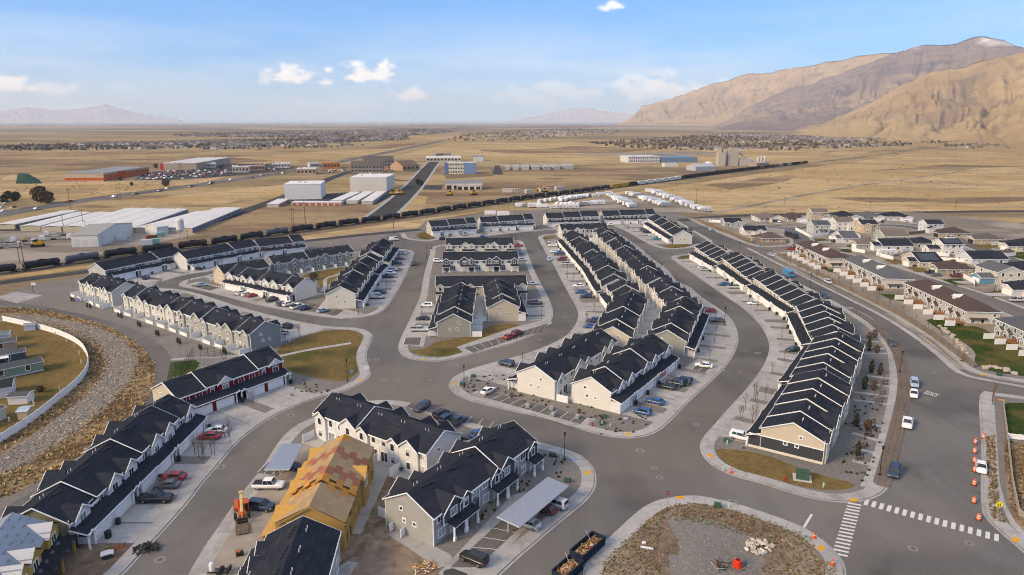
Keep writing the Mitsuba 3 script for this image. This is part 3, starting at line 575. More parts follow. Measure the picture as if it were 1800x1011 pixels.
# ---- rows of townhouses --------------------------------------------------------------------
rnd = random.Random(5)
CAM = np.array([0., 0.])
def window_pair(w, h, mull=True, frame=TRIM, fw=.13):
 """A window facing +y: frame and panes (dark, painted pale reflection, half covered), built about its centre."""
 f = MB(frame)
 f.box(-w / 2 - fw, w / 2 + fw, -.05, .07, h / 2, h / 2 + fw).box(-w / 2 - fw, w / 2 + fw, -.05, .07, -h / 2 - fw, -h / 2)
 f.box(-w / 2 - fw, -w / 2, -.05, .07, -h / 2, h / 2).box(w / 2, w / 2 + fw, -.05, .07, -h / 2, h / 2)
 if mull:
  f.box(-.035, .035, -.03, .055, -h / 2, h / 2)
 g = MB((.05, .06, .07)).box(-w / 2, w / 2, -.04, .012, -h / 2, h / 2)
 pale = MB((.20, .235, .215)).box(-w / 2, w / 2, -.04, .012, -h / 2, h / 2)  # light greenish reflection put into the pane colour
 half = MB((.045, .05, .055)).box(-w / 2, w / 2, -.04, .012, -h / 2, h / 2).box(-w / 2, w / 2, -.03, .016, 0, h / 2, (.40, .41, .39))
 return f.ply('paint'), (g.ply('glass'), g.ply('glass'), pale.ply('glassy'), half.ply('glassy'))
WIN = {'big': window_pair(1.5, 1.35), 'tall': window_pair(.95, 1.4, False), 'small': window_pair(.55, .55, False, fw=.16), 'slide': window_pair(1.7, 2.05), 'dark': window_pair(1.5, 1.35, True, (.03, .03, .03), .07),
 'tan': window_pair(.75, 1.2, False, BEIGE, .10)}
DOORS = {}
def garage_door(w=4.7, h=2.15, c=WHITE):
 if (w, c) not in DOORS:
  m = MB(c)
  m.box(-w / 2, w / 2, -.05, 0, 0, h)
  for k in range(4):
   for q in range(4):
    x0 = -w / 2 + q * w / 4 + .06
    m.box(x0, x0 + w / 4 - .12, -.01, .025, k * h / 4 + .045, (k + 1) * h / 4 - .045)
  DOORS[(w, c)] = m.ply('paint')
 return DOORS[(w, c)]
def facing(M_deg, x, y, nx, ny):
 return nx * (CAM[0] - x) + ny * (CAM[1] - y) > 0
saplings = []
driveways = []
bins = []
VENT = None
def townhouse(label, A, B, n, style='garage', body=WHITE, front=None, accent=CHAR, segs=None, dzs=None, group=None, rear='gables', patio='wing', roofc=ROOF, hf=5.1, hb=5.1, E=5.4, Rz=8.05,
   doorc=WHITE, endwall=None, gables=None, sap=.6, name='townhouse_row', ends=True, winkind='big', garage_depth=2.5, drive=15, z0=None, gablec=None, lower=None, ped=None):
 A, B = np.array(A, float), np.array(B, float)
 front = front or body
 gablec = gablec or front
 d = B - A
 L = float(np.linalg.norm(d))
 deg = math.degrees(math.atan2(d[1], d[0]))
 z0 = KERB if z0 is None else z0
 ux, uy = d / L, np.array([-d[1], d[0]]) / L
 key = thing(name, label, 'townhouse', group)
 M = place(A[0], A[1], deg, z0)
 u = L / n
 s = (Rz - E) / hf
 sb = (Rz - E) / hb
 o = .38
 mid = A + d / 2
 see_front = np.dot(uy, -mid) > 0
 see_A = np.dot(-ux, -A) > 0
 if segs is None:
  segs = [n] if n < 4 else [1, n - 2, 1]
 dzs = dzs or [0 if k % 2 == 0 else .5 for k in range(len(segs))]
 wall, roof, trim = MB(body), MB(roofc), MB(TRIM)
 x = 0.
 bounds = []
 for cnt, dz in zip(segs, dzs):
  bounds.append((x, x + cnt * u, dz))
  x += cnt * u
 for k, (x0, x1, dz) in enumerate(bounds):
  wall.prism([(-hb, 0), (hf, 0), (hf, E + dz - .05), (0, Rz + dz - .12), (-hb, E + dz - .05)], x0 + .001 * k, x1 - .001 * k, 'x')
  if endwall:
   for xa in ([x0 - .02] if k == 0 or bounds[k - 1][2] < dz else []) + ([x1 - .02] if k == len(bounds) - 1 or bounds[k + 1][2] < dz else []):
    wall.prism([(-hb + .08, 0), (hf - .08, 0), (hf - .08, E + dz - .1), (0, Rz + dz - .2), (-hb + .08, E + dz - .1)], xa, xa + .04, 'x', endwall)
  e0 = .28 if k == 0 or bounds[k - 1][2] < dz else 0
  e1 = .28 if k == len(bounds) - 1 or bounds[k + 1][2] < dz else 0
  t = .2
  prof = [(-hb - o, E + dz - sb * o), (0, Rz + dz), (hf + o, E + dz - s * o), (hf + o, E + dz - s * o - t), (0, Rz + dz - t), (-hb - o, E + dz - sb * o - t)]
  roof.prism(prof, x0 - e0, x1 + e1, 'x')
  for xe, e, sg in ((x0, e0, -1), (x1, e1, 1)):
   if e:
    q = .19
    pr = [(-hb - o - .02, E + dz - sb * o - .015), (0, Rz + dz + .02), (hf + o + .02, E + dz - s * o - .015), (hf + o + .02, E + dz - s * o - q), (0, Rz + dz - q), (-hb - o - .02, E + dz - sb * o - q)]
    xa = xe + sg * e
    trim.prism(pr, min(xa, xa + sg * .09), max(xa, xa + sg * .09), 'x')
  for yy, sl in ((hf + o, s), (-hb - o, sb)):
   zz = E + dz - sl * o
   ya = yy if yy > 0 else yy - .10
   trim.box(x0 - e0, x1 + e1, ya, ya + .10, zz - .27, zz - .03)
 for k in range(1, n):
  trim.box(k * u - .05, k * u + .05, hf, hf + .09, 3.3 if style == 'garage' else 0, E - .2).box(k * u - .05, k * u + .05, -hb - .09, -hb, 0, E - .2)
 # corner boards
 for xe in (0, L):
  for yy in (-hb, hf):
   trim.box(xe - .06, xe + .06, yy - .06, yy + .06, 0, E - .3)
 def zat(x):
  for a, b, dz in bounds:
   if a - .01 <= x <= b + .01:
    return dz
  return 0
 wins = []
 def win(kind, x, y, z, face):
  """face: 0 front, 180 rear, 90 end at A (-x), -90 end at B (+x)"""
  nrm = {0: uy, 180: -uy, 90: -ux, -90: ux}[face]
  P = A + ux * x + uy * y
  if np.dot(nrm, -P) < 0:
   return
  wins.append((kind, T().translate([x, y, z]).rotate([0, 0, 1], face)))
 gw = min(4.2, u * .62)
 slope = .74
 def cross_gable(xc, w, y0, y1, ze, zbot, sign, c):
  """A gabled bay on the long side; y0 its face, y1 how far its roof runs into the main roof."""
  zp = ze + w / 2 * slope
  lo, hi = min(y0, y0 - sign * .9), max(y0, y0 - sign * .9)
  wall.prism([(xc - w / 2, zbot), (xc + w / 2, zbot), (xc + w / 2, ze - .04), (xc, zp - .10), (xc - w / 2, ze - .04)], lo, hi, 'y', c)
  if ped and sign > 0:
   wall.prism([(xc - w / 2, ze - .3), (xc + w / 2, ze - .3), (xc, zp - .12)], y0 - .1, y0 + .04, 'y', ped)
  ov = .25
  pr = [(xc - w / 2 - ov, ze - ov * slope), (xc, zp), (xc + w / 2 + ov, ze - ov * slope), (xc + w / 2 + ov, ze - ov * slope - .16), (xc, zp - .16), (xc - w / 2 - ov, ze - ov * slope - .16)]
  ya, yb = y0 + sign * .28, y1
  roof.prism(pr, min(ya, yb), max(ya, yb), 'y')
  pr2 = [(a, b + .015 if k < 3 else b - .10) for k, (a, b) in enumerate(pr)]
  yc = ya + sign * .09
  trim.prism(pr2, min(ya, yc), max(ya, yc), 'y')
 hg = hf + garage_depth
 garage = MB(lower or WHITE)
 gtrim = MB(TRIM)
 groof = MB(roofc)
 entries = []
 for k in range(n):
  x0, x1 = k * u, (k + 1) * u
  left = k % 2 == 0
  dz = zat((x0 + x1) / 2)
  if style == 'garage':
   ew = max(.9, min(1.4, u - 5.2))
   gx0, gx1 = (x0, x1 - ew) if not left else (x0 + ew, x1)
   garage.box(gx0, gx1, hf - .1, hg, 0, 2.62)
   c = (gx0 + gx1) / 2
   if see_front or True:
    part(key, 'garage_door', garage_door(min(4.7, gx1 - gx0 - .25), 2.15, doorc), M @ T().translate([c, hg + .03, .03]))
   ex = x0 + ew / 2 if left else x1 - ew / 2
   entries.append(ex)
   part(key, 'front_door', DOOR_DARK, M @ T().translate([ex, hf + .06, 0]))
   P0 = A + ux * c + uy * (hg + .1)
   driveways.append((key, P0, ux, uy, min(2.75, (gx1 - gx0) / 2 - .05), drive, L))
   if rnd.random() < sap:
    xs = x0 + .45 if left else x1 - .45
    if k not in (0, n - 1) or rnd.random() < .5:
     saplings.append(A + ux * xs + uy * (hg + 4.2 + rnd.uniform(-.8, 1.5)))
  else:
   # porch style: small shed roof on two posts over each door
   xc = x0 + (.27 if left else .73) * u
   part(key, 'porch_roof', MB(roofc).prism([(hf - .05, 3.45), (hf + 2.2, 2.78), (hf + 2.2, 2.62), (hf - .05, 3.25)], xc - 1.75, xc + 1.75, 'x').ply('shingle'), M)
   for sx in (-1.5, 1.5):
    gtrim.box(xc + sx - .13, xc + sx + .13, hf + 1.75, hf + 2.01, 0, 2.68)
    gtrim.box(xc + sx - .2, xc + sx + .2, hf + 1.68, hf + 2.08, 0, .75)
   gtrim.box(xc - 1.75, xc + 1.75, hf + 2.02, hf + 2.14, 2.42, 2.63)
   part(key, 'front_door', DOOR_DARK if k % 2 else DOOR_WHITE, M @ T().translate([xc, hf + .05, 0]))
   win('big', x0 + (.68 if left else .32) * u, hf + .02, 1.55, 0)
  # upper front
  if style == 'garage':
   if gables is None or gables[k % len(gables)]:
    xc = x0 + (.36 if left else .64) * u
    cross_gable(xc, gw, hf + .55, hf - 2.4, E - .15 + dz * .6, 2.9, 1, gablec)
    win(winkind, xc, hf + .56, 4.1, 0)
    win('tall', x0 + (.80 if left else .20) * u, hf + .02, 4.25, 0)
    ax = x0 + (.80 if left else .20) * u
    if accent is not None:
     wall.box(ax - .85, ax + .85, hf - .1, hf + .035, 3.1, E - .25, accent)
   else:
    for fx in (.28, .72):
     win(winkind, x0 + fx * u, hf + .02, 4.25, 0)
    if accent is not None and k % 2:
     wall.box(x0 + .12 * u, x0 + .88 * u, hf - .1, hf + .035, 3.1, E - .25, accent)
  else:
   xc = x0 + (.27 if left else .73) * u
   big = k % 3 == 1
   w = gw * (1.35 if big else .85)
   cross_gable(xc, w, hf + .6, hf - 3.0, E - .12, 2.95, 1, accent or front)
   trim.box(xc - w / 2 - .05, xc + w / 2 + .05, hf + .5, hf + .66, 2.82, 2.96)
   for sx in (-w / 2, w / 2):
    trim.box(xc + sx - .07, xc + sx + .07, hf + .45, hf + .65, 2.95, E - .3)
   win('tall' if not big else 'big', xc, hf + .62, 4.25, 0)
   win('big', x0 + (.72 if left else .28) * u, hf + .02, 4.3, 0)
   if accent is not None:
    wall.box(x0 + .03, x1 - .03, hf - .1, hf + .035, .45, 2.75, accent if k % 2 else front)
  # rear
  if rear == 'gables':
   xc = x0 + (.32 if left else .68) * u
   big = k % 3 == 1
   w = gw * (1.25 if big else .8)
   cross_gable(xc, w, -hb - .5, -hb + 2.6, E - .12 + dz * .5, 0, -1, gablec if body == CREAM else body)
   for fx, fy in ((xc, -hb - .52), (x0 + (.78 if left else .22) * u, -hb - .02)):
    win('tall', fx - .05, fy, 4.25, 180)
    win('tall' if fy < -hb - .3 else 'slide', fx, fy, 1.55 if fy < -hb - .3 else 1.15, 180)
  else:
   for fx in (.25, .75):
    win('big', x0 + fx * u, -hb - .02, 4.3, 180)
   win('slide', x0 + .5 * u, -hb - .02, 1.15, 180)
 if style == 'garage':
  # lean-to roof over the garages, with a gablet at each entry
  step = [0, n] if n < 3 else [0, n // 2, n]
  for k in range(len(step) - 1):
   xa, xb = step[k] * u, step[k + 1] * u
   dz = .16 * (k % 2)
   groof.prism([(hf - .05, 3.62 + dz), (hg + .42, 2.72 + dz), (hg + .42, 2.56 + dz), (hf - .05, 3.4 + dz)], xa - .25 * (k == 0), xb + .25 * (k == len(step) - 2), 'x')
   gtrim.box(xa - .25 * (k == 0), xb + .25 * (k == len(step) - 2), hg + .42, hg + .50, 2.50 + dz, 2.70 + dz)
  for ex in entries:
   pr = [(ex - .95, 2.55), (ex, 3.2), (ex + .95, 2.55), (ex + .95, 2.38), (ex, 3.02), (ex - .95, 2.38)]
   groof.prism(pr, hg - 1.2, hg + .5, 'y')
   gtrim.prism([(a, b + .03 if q < 3 else b - .10) for q, (a, b) in enumerate(pr)], hg + .5, hg + .58, 'y')
   for sx in (-.72, .72):
    gtrim.box(ex + sx - .12, ex + sx + .12, hg + .1, hg + .34, 0, 2.45)
  for xe, sg in ((0, -1), (L, 1)):
   xa = xe + sg * .25
   gtrim.prism([(hf - .05, 3.64), (hg + .45, 2.74), (hg + .45, 2.50), (hf - .05, 3.38)], min(xa, xa + sg * .07), max(xa, xa + sg * .07), 'x')
 if ends:
  for xe, face in ((-.02, 90), (L + .02, -90)):
   for yy, zz in ((-1.6, 4.6), (1.2, 2.6), (-1.0, 2.6)):
    win('small', xe, yy, zz, face)
 put_parts = (('wall', wall, 'siding'), ('roof', roof, 'shingle'), ('trim', trim, 'paint'))
 for nm, mb, m in put_parts:
  part(key, nm, mb.ply(m), M)
 if style == 'garage':
  part(key, 'garage', garage.ply('siding'), M)
 else:
  pass
 part(key, 'garage_roof', groof.ply('shingle'), M)
 part(key, 'porch', gtrim.ply('paint'), M)
 for kind, Mw in wins:
  fr, gl = WIN[kind]
  w = part(key, 'window', fr, M @ Mw)
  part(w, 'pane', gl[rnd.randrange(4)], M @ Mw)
 # vents along the ridge: pipes and low dark boxes
 vp, vb = MB((.62, .62, .6)), MB((.018, .018, .02))
 for k in range(n):
  x = (k + .5) * u
  dz = zat(x)
  for q in (-.5, .35):
   vp.tube([(x + q, -1.15, Rz + dz - 1.15 * sb - .2), (x + q, -1.15, Rz + dz - 1.15 * sb + .5)], .075, 5)
  for q in range(4):
   xx = x + q * .75 - 1.9
   yy = .9 - .12 * q
   vb.box(xx - .2, xx + .2, yy - .2, yy + .2, Rz + dz - yy * s - .1, Rz + dz - yy * s + .2)
 for nm, mb in (('vent_pipes', vp), ('ridge_vents', vb)):
  pk = part(key, nm, mb.ply('paint'), M)
  labels[pk] = {'kind': 'stuff'}
 # patio fences behind
 if patio:
  pf = MB(CONC)
  pf.box(0, L, -hb - 3.6, -hb - .02, .0, .05)
  pk = structure('patio', pf.ply('worn'))
  scene[pk]['to_world'] = M
  if np.dot(-uy, -mid) > 0 or patio == 'box':
   fk = thing('patio_fence', 'white patio fence behind: ' + ' '.join(label.split()[:11]), 'fence')
   for k in range(0, n + 1):
    part(fk, 'panel', FENCE_PANEL, M @ T().translate([min(max(k * u, .05), L - .05), -hb - .6, 0]).rotate([0, 0, 1], -90))
   if patio == 'box':
    for k in range(n):
     if k % 3 != 2:
      part(fk, 'panel', FENCE_FRONT, M @ T().translate([k * u + .1, -hb - 3.7, 0]).scale([(u * .62) / 3, 1, .8]))
 for k in range(n):
  if style == 'garage' and rnd.random() < .45:
   bins.append(M @ T().translate([k * u + .35, hg + .8, 0]))
 return key, M, u
CONC = (.42, .41, .39)
DOOR_DARK = MB((.03, .035, .045)).box(-.5, .5, -.02, .05, 0, 2.1).ply('paint')
DOOR_WHITE = MB((.55, .50, .42)).box(-.5, .5, -.02, .05, 0, 2.1).ply('paint')
FENCE_PANEL = MB(WHITE).box(0, 3.1, -.03, .03, .05, 1.8).box(0, .13, -.065, .065, 0, 1.92).box(2.97, 3.1, -.065, .065, 0, 1.92).ply('paint')
FENCE_FRONT = MB(WHITE).box(0, 3.0, -.03, .03, .05, 1.5).box(0, .13, -.065, .065, 0, 1.6).ply('paint')
WARM = (.60, .585, .53)
# left side
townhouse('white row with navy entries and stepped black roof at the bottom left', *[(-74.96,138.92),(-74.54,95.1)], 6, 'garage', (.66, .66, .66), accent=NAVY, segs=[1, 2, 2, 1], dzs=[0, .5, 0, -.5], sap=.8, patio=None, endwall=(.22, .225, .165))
townhouse('dark red row with white garage doors beside the brown park lawn', *[(-63.93,170.37),(-79.76,146.6)], 4, 'garage', RED, accent=RED, segs=[1, 2, 1], dzs=[.5, .2, -.1], gables=[1, 0], endwall=(.56, .50, .38), ped=WHITE, patio=None, sap=1., rear='plain', gablec=RED, lower=RED)
townhouse('cream row at the far end of the path beside the basketball court', *[(-164.8,262.1),(-142.2,244.2)], 5, 'garage', WARM, segs=[2, 3], dzs=[0, .4], patio='box', accent=None)
townhouse('cream white row in the middle of the long bank above the path', *[(-136.3,241),(-105.8,218.5)], 5, 'garage', WARM, segs=[1, 3, 1], dzs=[.4, 0, .4], patio='box', accent=None)
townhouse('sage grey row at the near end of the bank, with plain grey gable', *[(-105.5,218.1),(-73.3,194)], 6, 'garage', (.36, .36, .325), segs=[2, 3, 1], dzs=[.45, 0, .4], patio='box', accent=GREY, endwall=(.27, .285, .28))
townhouse('grey and white row along the railway nearest the left edge', *[(-158.9,317.5),(-175.2,281.5)], 6, 'garage', (.46, .47, .46), accent=CHAR, segs=[2, 4], dzs=[.35, 0], gables=[0], rear='plain', patio=None, sap=.5)
townhouse('white and blue grey row along the railway, middle of three on the left', *[(-131.4,338.6),(-151.6,305.9)], 6, 'garage', (.62, .62, .61), accent=(.13, .17, .20), segs=[2, 4], dzs=[.35, 0], gables=[0], rear='plain', patio=None, sap=.3)
townhouse('white row with dark red panels along the railway', *[(-111.2,353.9),(-129.1,338.6)], 4, 'garage', (.60, .60, .58), accent=RED, segs=[1, 3], dzs=[.35, 0], gables=[0], rear='plain', patio=None, sap=.2)
townhouse('grey row with white window frames behind the courtyard lawn', *[(-107.3,295.4),(-78.6,322)], 7, 'garage', (.24, .255, .245), segs=[3, 4], dzs=[0, .45], accent=None, sap=0)
townhouse('tan gabled row behind the white courtyard row', *[(-121.4,275.9),(-107.9,290.1)], 4, 'garage', (.55, .48, .36), segs=[4], accent=None, sap=0, rear='plain', patio=None)
townhouse('white row with five gables facing the left hand street', *[(-78.7,252.6),(-112.9,274.5)], 6, 'garage', (.68, .67, .64), segs=[1, 2, 2, 1], dzs=[0, .45, 0, .45], accent=None, patio='wing', sap=.2)
townhouse('cream gabled row nearest the junction on the left street', *[(-63.9,280.3),(-61.6,238)], 6, 'garage', (.62, .60, .54), segs=[2, 3, 1], dzs=[.45, 0, .4], accent=(.30, .33, .30), sap=.3)
townhouse('short pale row halfway up the left street', *[(-63.7,301.8),(-63.9,282.7)], 3, 'garage', (.52, .53, .51), segs=[1, 2], dzs=[.45, 0], accent=None, sap=.3)
townhouse('row at the top of the left street', *[(-65.7,343.2),(-64.3,307.3)], 5, 'garage', (.60, .60, .58), segs=[3, 2], dzs=[0, .45], accent=None, sap=.3)
# centre island
townhouse('cream porch row at the top of the central island', *[(0.5,345),(-33.4,343.6)], 6, 'porch', (.60, .57, .48), accent=None, rear='plain', segs=[6], patio=None)
townhouse('white and navy porch row on the central island', *[(2.3,307.3),(-31.3,305.2)], 6, 'porch', (.66, .66, .65), accent=(.07, .09, .13), rear='gables', segs=[6], patio=None)
townhouse('broad dark roofed row closing the two wings of the central island', *[(5.2,257.5),(-28.9,255.5)], 6, 'porch', (.55, .50, .42), accent=None, rear='gables', segs=[6], patio=None)
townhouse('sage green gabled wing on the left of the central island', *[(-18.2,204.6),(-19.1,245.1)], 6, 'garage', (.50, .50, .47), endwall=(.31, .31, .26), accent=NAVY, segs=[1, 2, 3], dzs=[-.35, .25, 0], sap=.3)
townhouse('beige gabled wing on the right of the central island', *[(-5.2,251.6),(-2.9,221.8)], 5, 'garage', (.55, .52, .46), endwall=(.54, .48, .37), accent=RED, segs=[2, 2, 1], dzs=[0, .4, -.2], sap=.3)
# far rows
townhouse('tan end row with the dark office windows on the far side', *[(-23.7,416.3),(-49.7,404.8)], 5, 'garage', (.46, .44, .40), accent=CHAR, segs=[1, 2, 2], dzs=[.7, .35, 0], gables=[0], rear='plain', patio=None, sap=.2)
townhouse('pale grey row with six garage doors on the far side', *[(12.2,432),(-20.2,423)], 6, 'garage', (.50, .51, .48), accent=CHAR, segs=[1, 3, 2], dzs=[.7, .35, 0], gables=[0], rear='plain', patio=None, sap=.2)
townhouse('white far row in front of the trailer yard', *[(55.5,448.8),(21.6,441.1)], 6, 'garage', (.68, .67, .62), accent=None, segs=[2, 2, 2], dzs=[.6, .3, 0], gables=[0], rear='plain', patio=None, sap=.2)
townhouse('beige far row at the right end of the line in front of the trailer yard', *[(94.8,458.6),(59.5,452.6)], 6, 'garage', (.55, .52, .44), accent=None, segs=[1, 3, 2], dzs=[.6, .3, 0], gables=[0], rear='plain', patio=None, sap=.2)
townhouse('stepped row ending in a bright white gable at the top right street', *[(93.9,371.3),(91,430.1)], 8, 'garage', (.66, .65, .60), accent=None, segs=[2, 2, 2, 2], dzs=[-.2, .2, .6, 1.0], gables=[0], sap=.3, patio=None)
# double row on the long island
townhouse('cream row across the top of the double row', *[(27.7,392.6),(54.6,397.1)], 5, 'garage', (.62, .60, .54), segs=[5], accent=None, patio=None, sap=0)
townhouse('white row at the front left of the double row', *[(5.7,157.47),(25.13,187.72)], 5, 'garage', (.70, .70, .68), segs=[5], accent=None, endwall=(.70, .68, .62), sap=.5, hb=5.4)
townhouse('white row with navy bays and blue cars at the front right of the double row', *[(39.15,181.65),(18.68,150.71)], 5, 'garage', (.70, .69, .66), accent=NAVY, segs=[2, 2, 1], dzs=[.4, 0, -.35], rear='gables', sap=.6, endwall=(.70, .68, .62))
townhouse('row with cream gable behind the front left white row', *[(29.5,190.9),(41.6,230.4)], 6, 'garage', (.60, .585, .54), endwall=(.62, .57, .46), accent=None, segs=[1, 2, 3], dzs=[-.3, .2, .5], sap=.4)
townhouse('short two unit row in the middle of the left side of the double row', *[(41.7,233.7),(40.8,248.8)], 2, 'garage', (.62, .60, .53), accent=None, segs=[1, 1], dzs=[-.3, .3], sap=.4)
townhouse('pale row with sage panels on the left side of the double row', *[(39.9,252.6),(38.6,296.5)], 6, 'garage', (.60, .59, .55), accent=None, segs=[1, 2, 3], dzs=[-.3, .2, .5], sap=.4)
townhouse('topmost row on the left side of the double row', *[(38.4,297.8),(32.7,367.3)], 10, 'garage', (.60, .58, .52), accent=None, segs=[2, 3, 2, 3], dzs=[-.3, .3, 0, .5], sap=.3)
townhouse('topmost row on the right side of the double row', *[(51.3,381.6),(52.9,346)], 5, 'garage', (.55, .545, .50), accent=None, segs=[2, 3], dzs=[.4, 0], sap=.2)
townhouse('longest row on the right side of the double row', *[(53.3,341.5),(56.3,253.6)], 13, 'garage', (.55, .54, .49), accent=RED, segs=[3, 4, 3, 3], dzs=[.5, .1, .5, .1], sap=.3)
townhouse('row with white cross gable on the right side of the double row', *[(57,251.6),(57.9,224.9)], 4, 'garage', (.68, .67, .63), accent=None, segs=[2, 2], dzs=[.4, 0], sap=.3)
townhouse('row with plain sage grey gable on the right side of the double row', *[(58.4,222.6),(44.7,187.6)], 6, 'garage', (.56, .55, .50), endwall=(.33, .335, .295), accent=(.05, .075, .10), segs=[2, 3, 1], dzs=[.5, .1, -.3], sap=.5)
# curved row on the right
townhouse('topmost row of the curved street on the right', *[(98.3,299.9),(95.5,329.8)], 5, 'garage', (.47, .48, .45), accent=None, hf=6.0, hb=6.0, segs=[1] * 5, dzs=[-0.5, -0.28, 0.2, 0.42, 0.9], gables=[0], sap=.4, winkind='tan', patio=None)
townhouse('second row down the curved street on the right', *[(100.6,262.2),(100.3,300.9)], 6, 'garage', (.55, .52, .44), accent=None, hf=6.0, hb=6.0, segs=[1] * 6, dzs=[-0.5, -0.28, 0.2, 0.42, 0.9, 1.1], gables=[0], sap=.4, winkind='tan', patio=None)
townhouse('third row down the curved street on the right', *[(102,223.5),(100.7,260.5)], 6, 'garage', (.57, .54, .46), accent=None, hf=6.0, hb=6.0, segs=[1] * 6, dzs=[-0.5, -0.28, 0.2, 0.42, 0.9, 1.1], gables=[0], sap=.4, winkind='tan', patio=None)
townhouse('fourth row down the curved street, with grey gable', *[(92.8,187),(100.7,217.5)], 5, 'garage', (.55, .53, .46), endwall=(.46, .47, .44), accent=None, hf=6.0, hb=6.0, segs=[1] * 5, dzs=[-0.5, -0.28, 0.2, 0.42, 0.9], gables=[0], sap=.5, winkind='tan', patio=None, rear='gables')
townhouse('fifth row down the curved street, between grey gable and beige end row', *[(74.07,155.3),(91.3,181.7)], 5, 'garage', (.56, .50, .40), accent=None, hf=6.0, hb=6.0, segs=[1] * 5, dzs=[-0.5, -0.28, 0.2, 0.42, 0.9], gables=[0], sap=.6, winkind='tan', patio=None)
kE, ME, uE = townhouse('beige end row of the curved street with charcoal lower wall', *[(56.25,125.96),(73.64,152.23)], 5, 'garage', (.56, .50, .39), accent=CHAR, hf=6.0, hb=6.0, segs=[1] * 5, dzs=[-0.5, -0.28, 0.2, 0.42, 0.9], gables=[0], sap=.7, winkind='tan', patio=None)
mb = MB((.055, .06, .066)).box(-.06, .05, -6.02, 8.45, .55, 2.95)
part(kE, 'lower_wall', mb.ply('siding'), ME)
mb = MB(TRIM).box(-.10, .05, -6.03, 8.46, 2.95, 3.12).box(-.09, .05, -6.03, 8.46, 0, .55, (.60, .56, .46))
part(kE, 'wall_band', mb.ply('paint'), ME)
# south block
townhouse('white row behind the orange unfinished block, with red patio chairs', *[(-39.11,139.24),(-13.2,121.45)], 5, 'garage', (.70, .70, .70), accent=None, segs=[2, 3], dzs=[.35, 0], rear='gables', sap=0, drive=3)
townhouse('dark grey row with white porch posts beside the big carport', *[(0.19,124.51),(-16.72,98.71)], 5, 'porch', (.34, .35, .345), accent=(.085, .09, .092), rear='gables', segs=[2, 3], dzs=[.35, 0], endwall=(.36, .365, .35), patio=None)
townhouse('unfinished row with black felted roof at the bottom edge', *[(-29.44,67.04),(-31.52,91.54)], 5, 'garage', (.40, .39, .36), accent=None, gables=[1], segs=[5], rear='plain', sap=0, drive=0, patio=None)
def build_driveways():
 blocked = WALKS.union(STREET)
 for key, P0, ux, uy, hw, reach, L in driveways:
  if reach <= 0:
   continue
  q = Polygon([P0 - ux * hw, P0 + ux * hw, P0 + ux * hw + uy * reach, P0 - ux * hw + uy * reach])
  g = q.difference(blocked)
  parts_ = [h for h in getattr(g, 'geoms', [g]) if h.geom_type == 'Polygon' and h.area > 1]
  if not parts_:
   continue
  g = min(parts_, key=lambda h: h.distance(Point(P0)))
  dk = numbered('driveway')
  labels[dk] = {'kind': 'structure', 'label': 'concrete driveway in front of a garage door'}
  if np.hypot(*P0) < 175:
   cuts = [LineString([P0 + uy * -1, P0 + uy * 20])] + [LineString([P0 - ux * 4 + uy * t, P0 + ux * 4 + uy * t]) for t in (3, 6, 9, 12)]
   g = g.difference(unary_union(cuts).buffer(.025))
   for h in getattr(g, 'geoms', [g]):
    if h.area > .3:
     part(dk, 'slab', slab(h, KERB - .02, KERB + .024, 'concrete'))
  else:
   put(dk, sheet(g, KERB + .024, 'concrete'))
build_driveways()
# ---- detached houses and older townhouses on the right -------------------------------------
structure('plot', sheet(Polygon([(127.9,474.6),(131.3,389.3),(137.4,365.3),(133.3,300.5),(132.9,248.6),(132.5,217.6),(126.5,180.4),(145.9,171.6),(213.4,225.7),(313.1,370.6),(337.8,452.7),(303.8,505.1),(218.2,492.4)]), KERB + .0015, 'yard'), 'dusty plots of the houses on the right')
ESTATE = []
for pts, w in (([(131.9,358.5),(151.6,358.5),(161.7,372.4),(171.4,405.5),(175.9,425.5),(163.4,437.5)], 9.5), ([(176.8,427.9),(197.2,435),(221.5,439.9),(245,442.4),(255.7,435),(257.8,414.2),(256,389.3),(249.8,360.2),(244.2,330.6),(234.9,295.8)], 9.5),
   ([(151,358.5),(160.9,351.9),(168.4,336.5),(171.8,315.6),(174.8,292.4),(177,279.4),(180,261.7),(180.3,242.9),(178.3,215.7)], 9.5)):
 ESTATE.append(LineString(smooth_ring(pts, 2, False)).buffer(w / 2))
est = unary_union(ESTATE)
structure('street', sheet(est, KERB + .012, 'asphalt'), 'streets between the detached houses on the right')
structure('pavement', sheet(est.buffer(1.9).difference(est).difference(OUTER), KERB + .010, 'concrete'), 'pavement along the streets of the detached houses')
for k, (pts, m) in enumerate((([(182.1,367),(192.7,374.2),(192.1,365.3),(179.5,358.5)], 'green'), ([(173.1,387.3),(179.8,389.3),(179.9,383.5),(171.1,379.7)], 'green'), ([(181.8,327.8),(188.1,330.6),(189,322.2),(181.2,315.6)], 'lawn'), ([(182.9,310.4),(191.8,313),(187.6,300.5),(181.2,297)], 'lawn'),
      ([(183.8,284.6),(193.7,286.8),(190.5,276.3),(182.7,273.2)], 'green'), ([(186.7,261.7),(197.9,266.4),(194.9,259),(184.6,253.7)], 'green'), ([(248.6,365.3),(267,374.2),(264.4,363.6),(251,355.2)], 'lawn'), ([(249.7,342.5),(265.8,348.7),(266.6,337.9),(250.6,327.8)], 'green'),
      ([(144,309.1),(147.9,306.6),(144.5,297),(142.3,300.5)], 'green'), ([(144.1,259.9),(152.1,258.1),(147.4,247.8),(143.9,251.1)], 'green'), ([(137.9,342.5),(145.5,345.6),(143.3,339.4),(137,336.5)], 'lawn'))):
 structure('lawn', sheet(Polygon(pts), KERB + .016, m), 'small %s front lawn among the houses on the right' % ('green' if m == 'green' else 'brown'))
kerb_house = {}
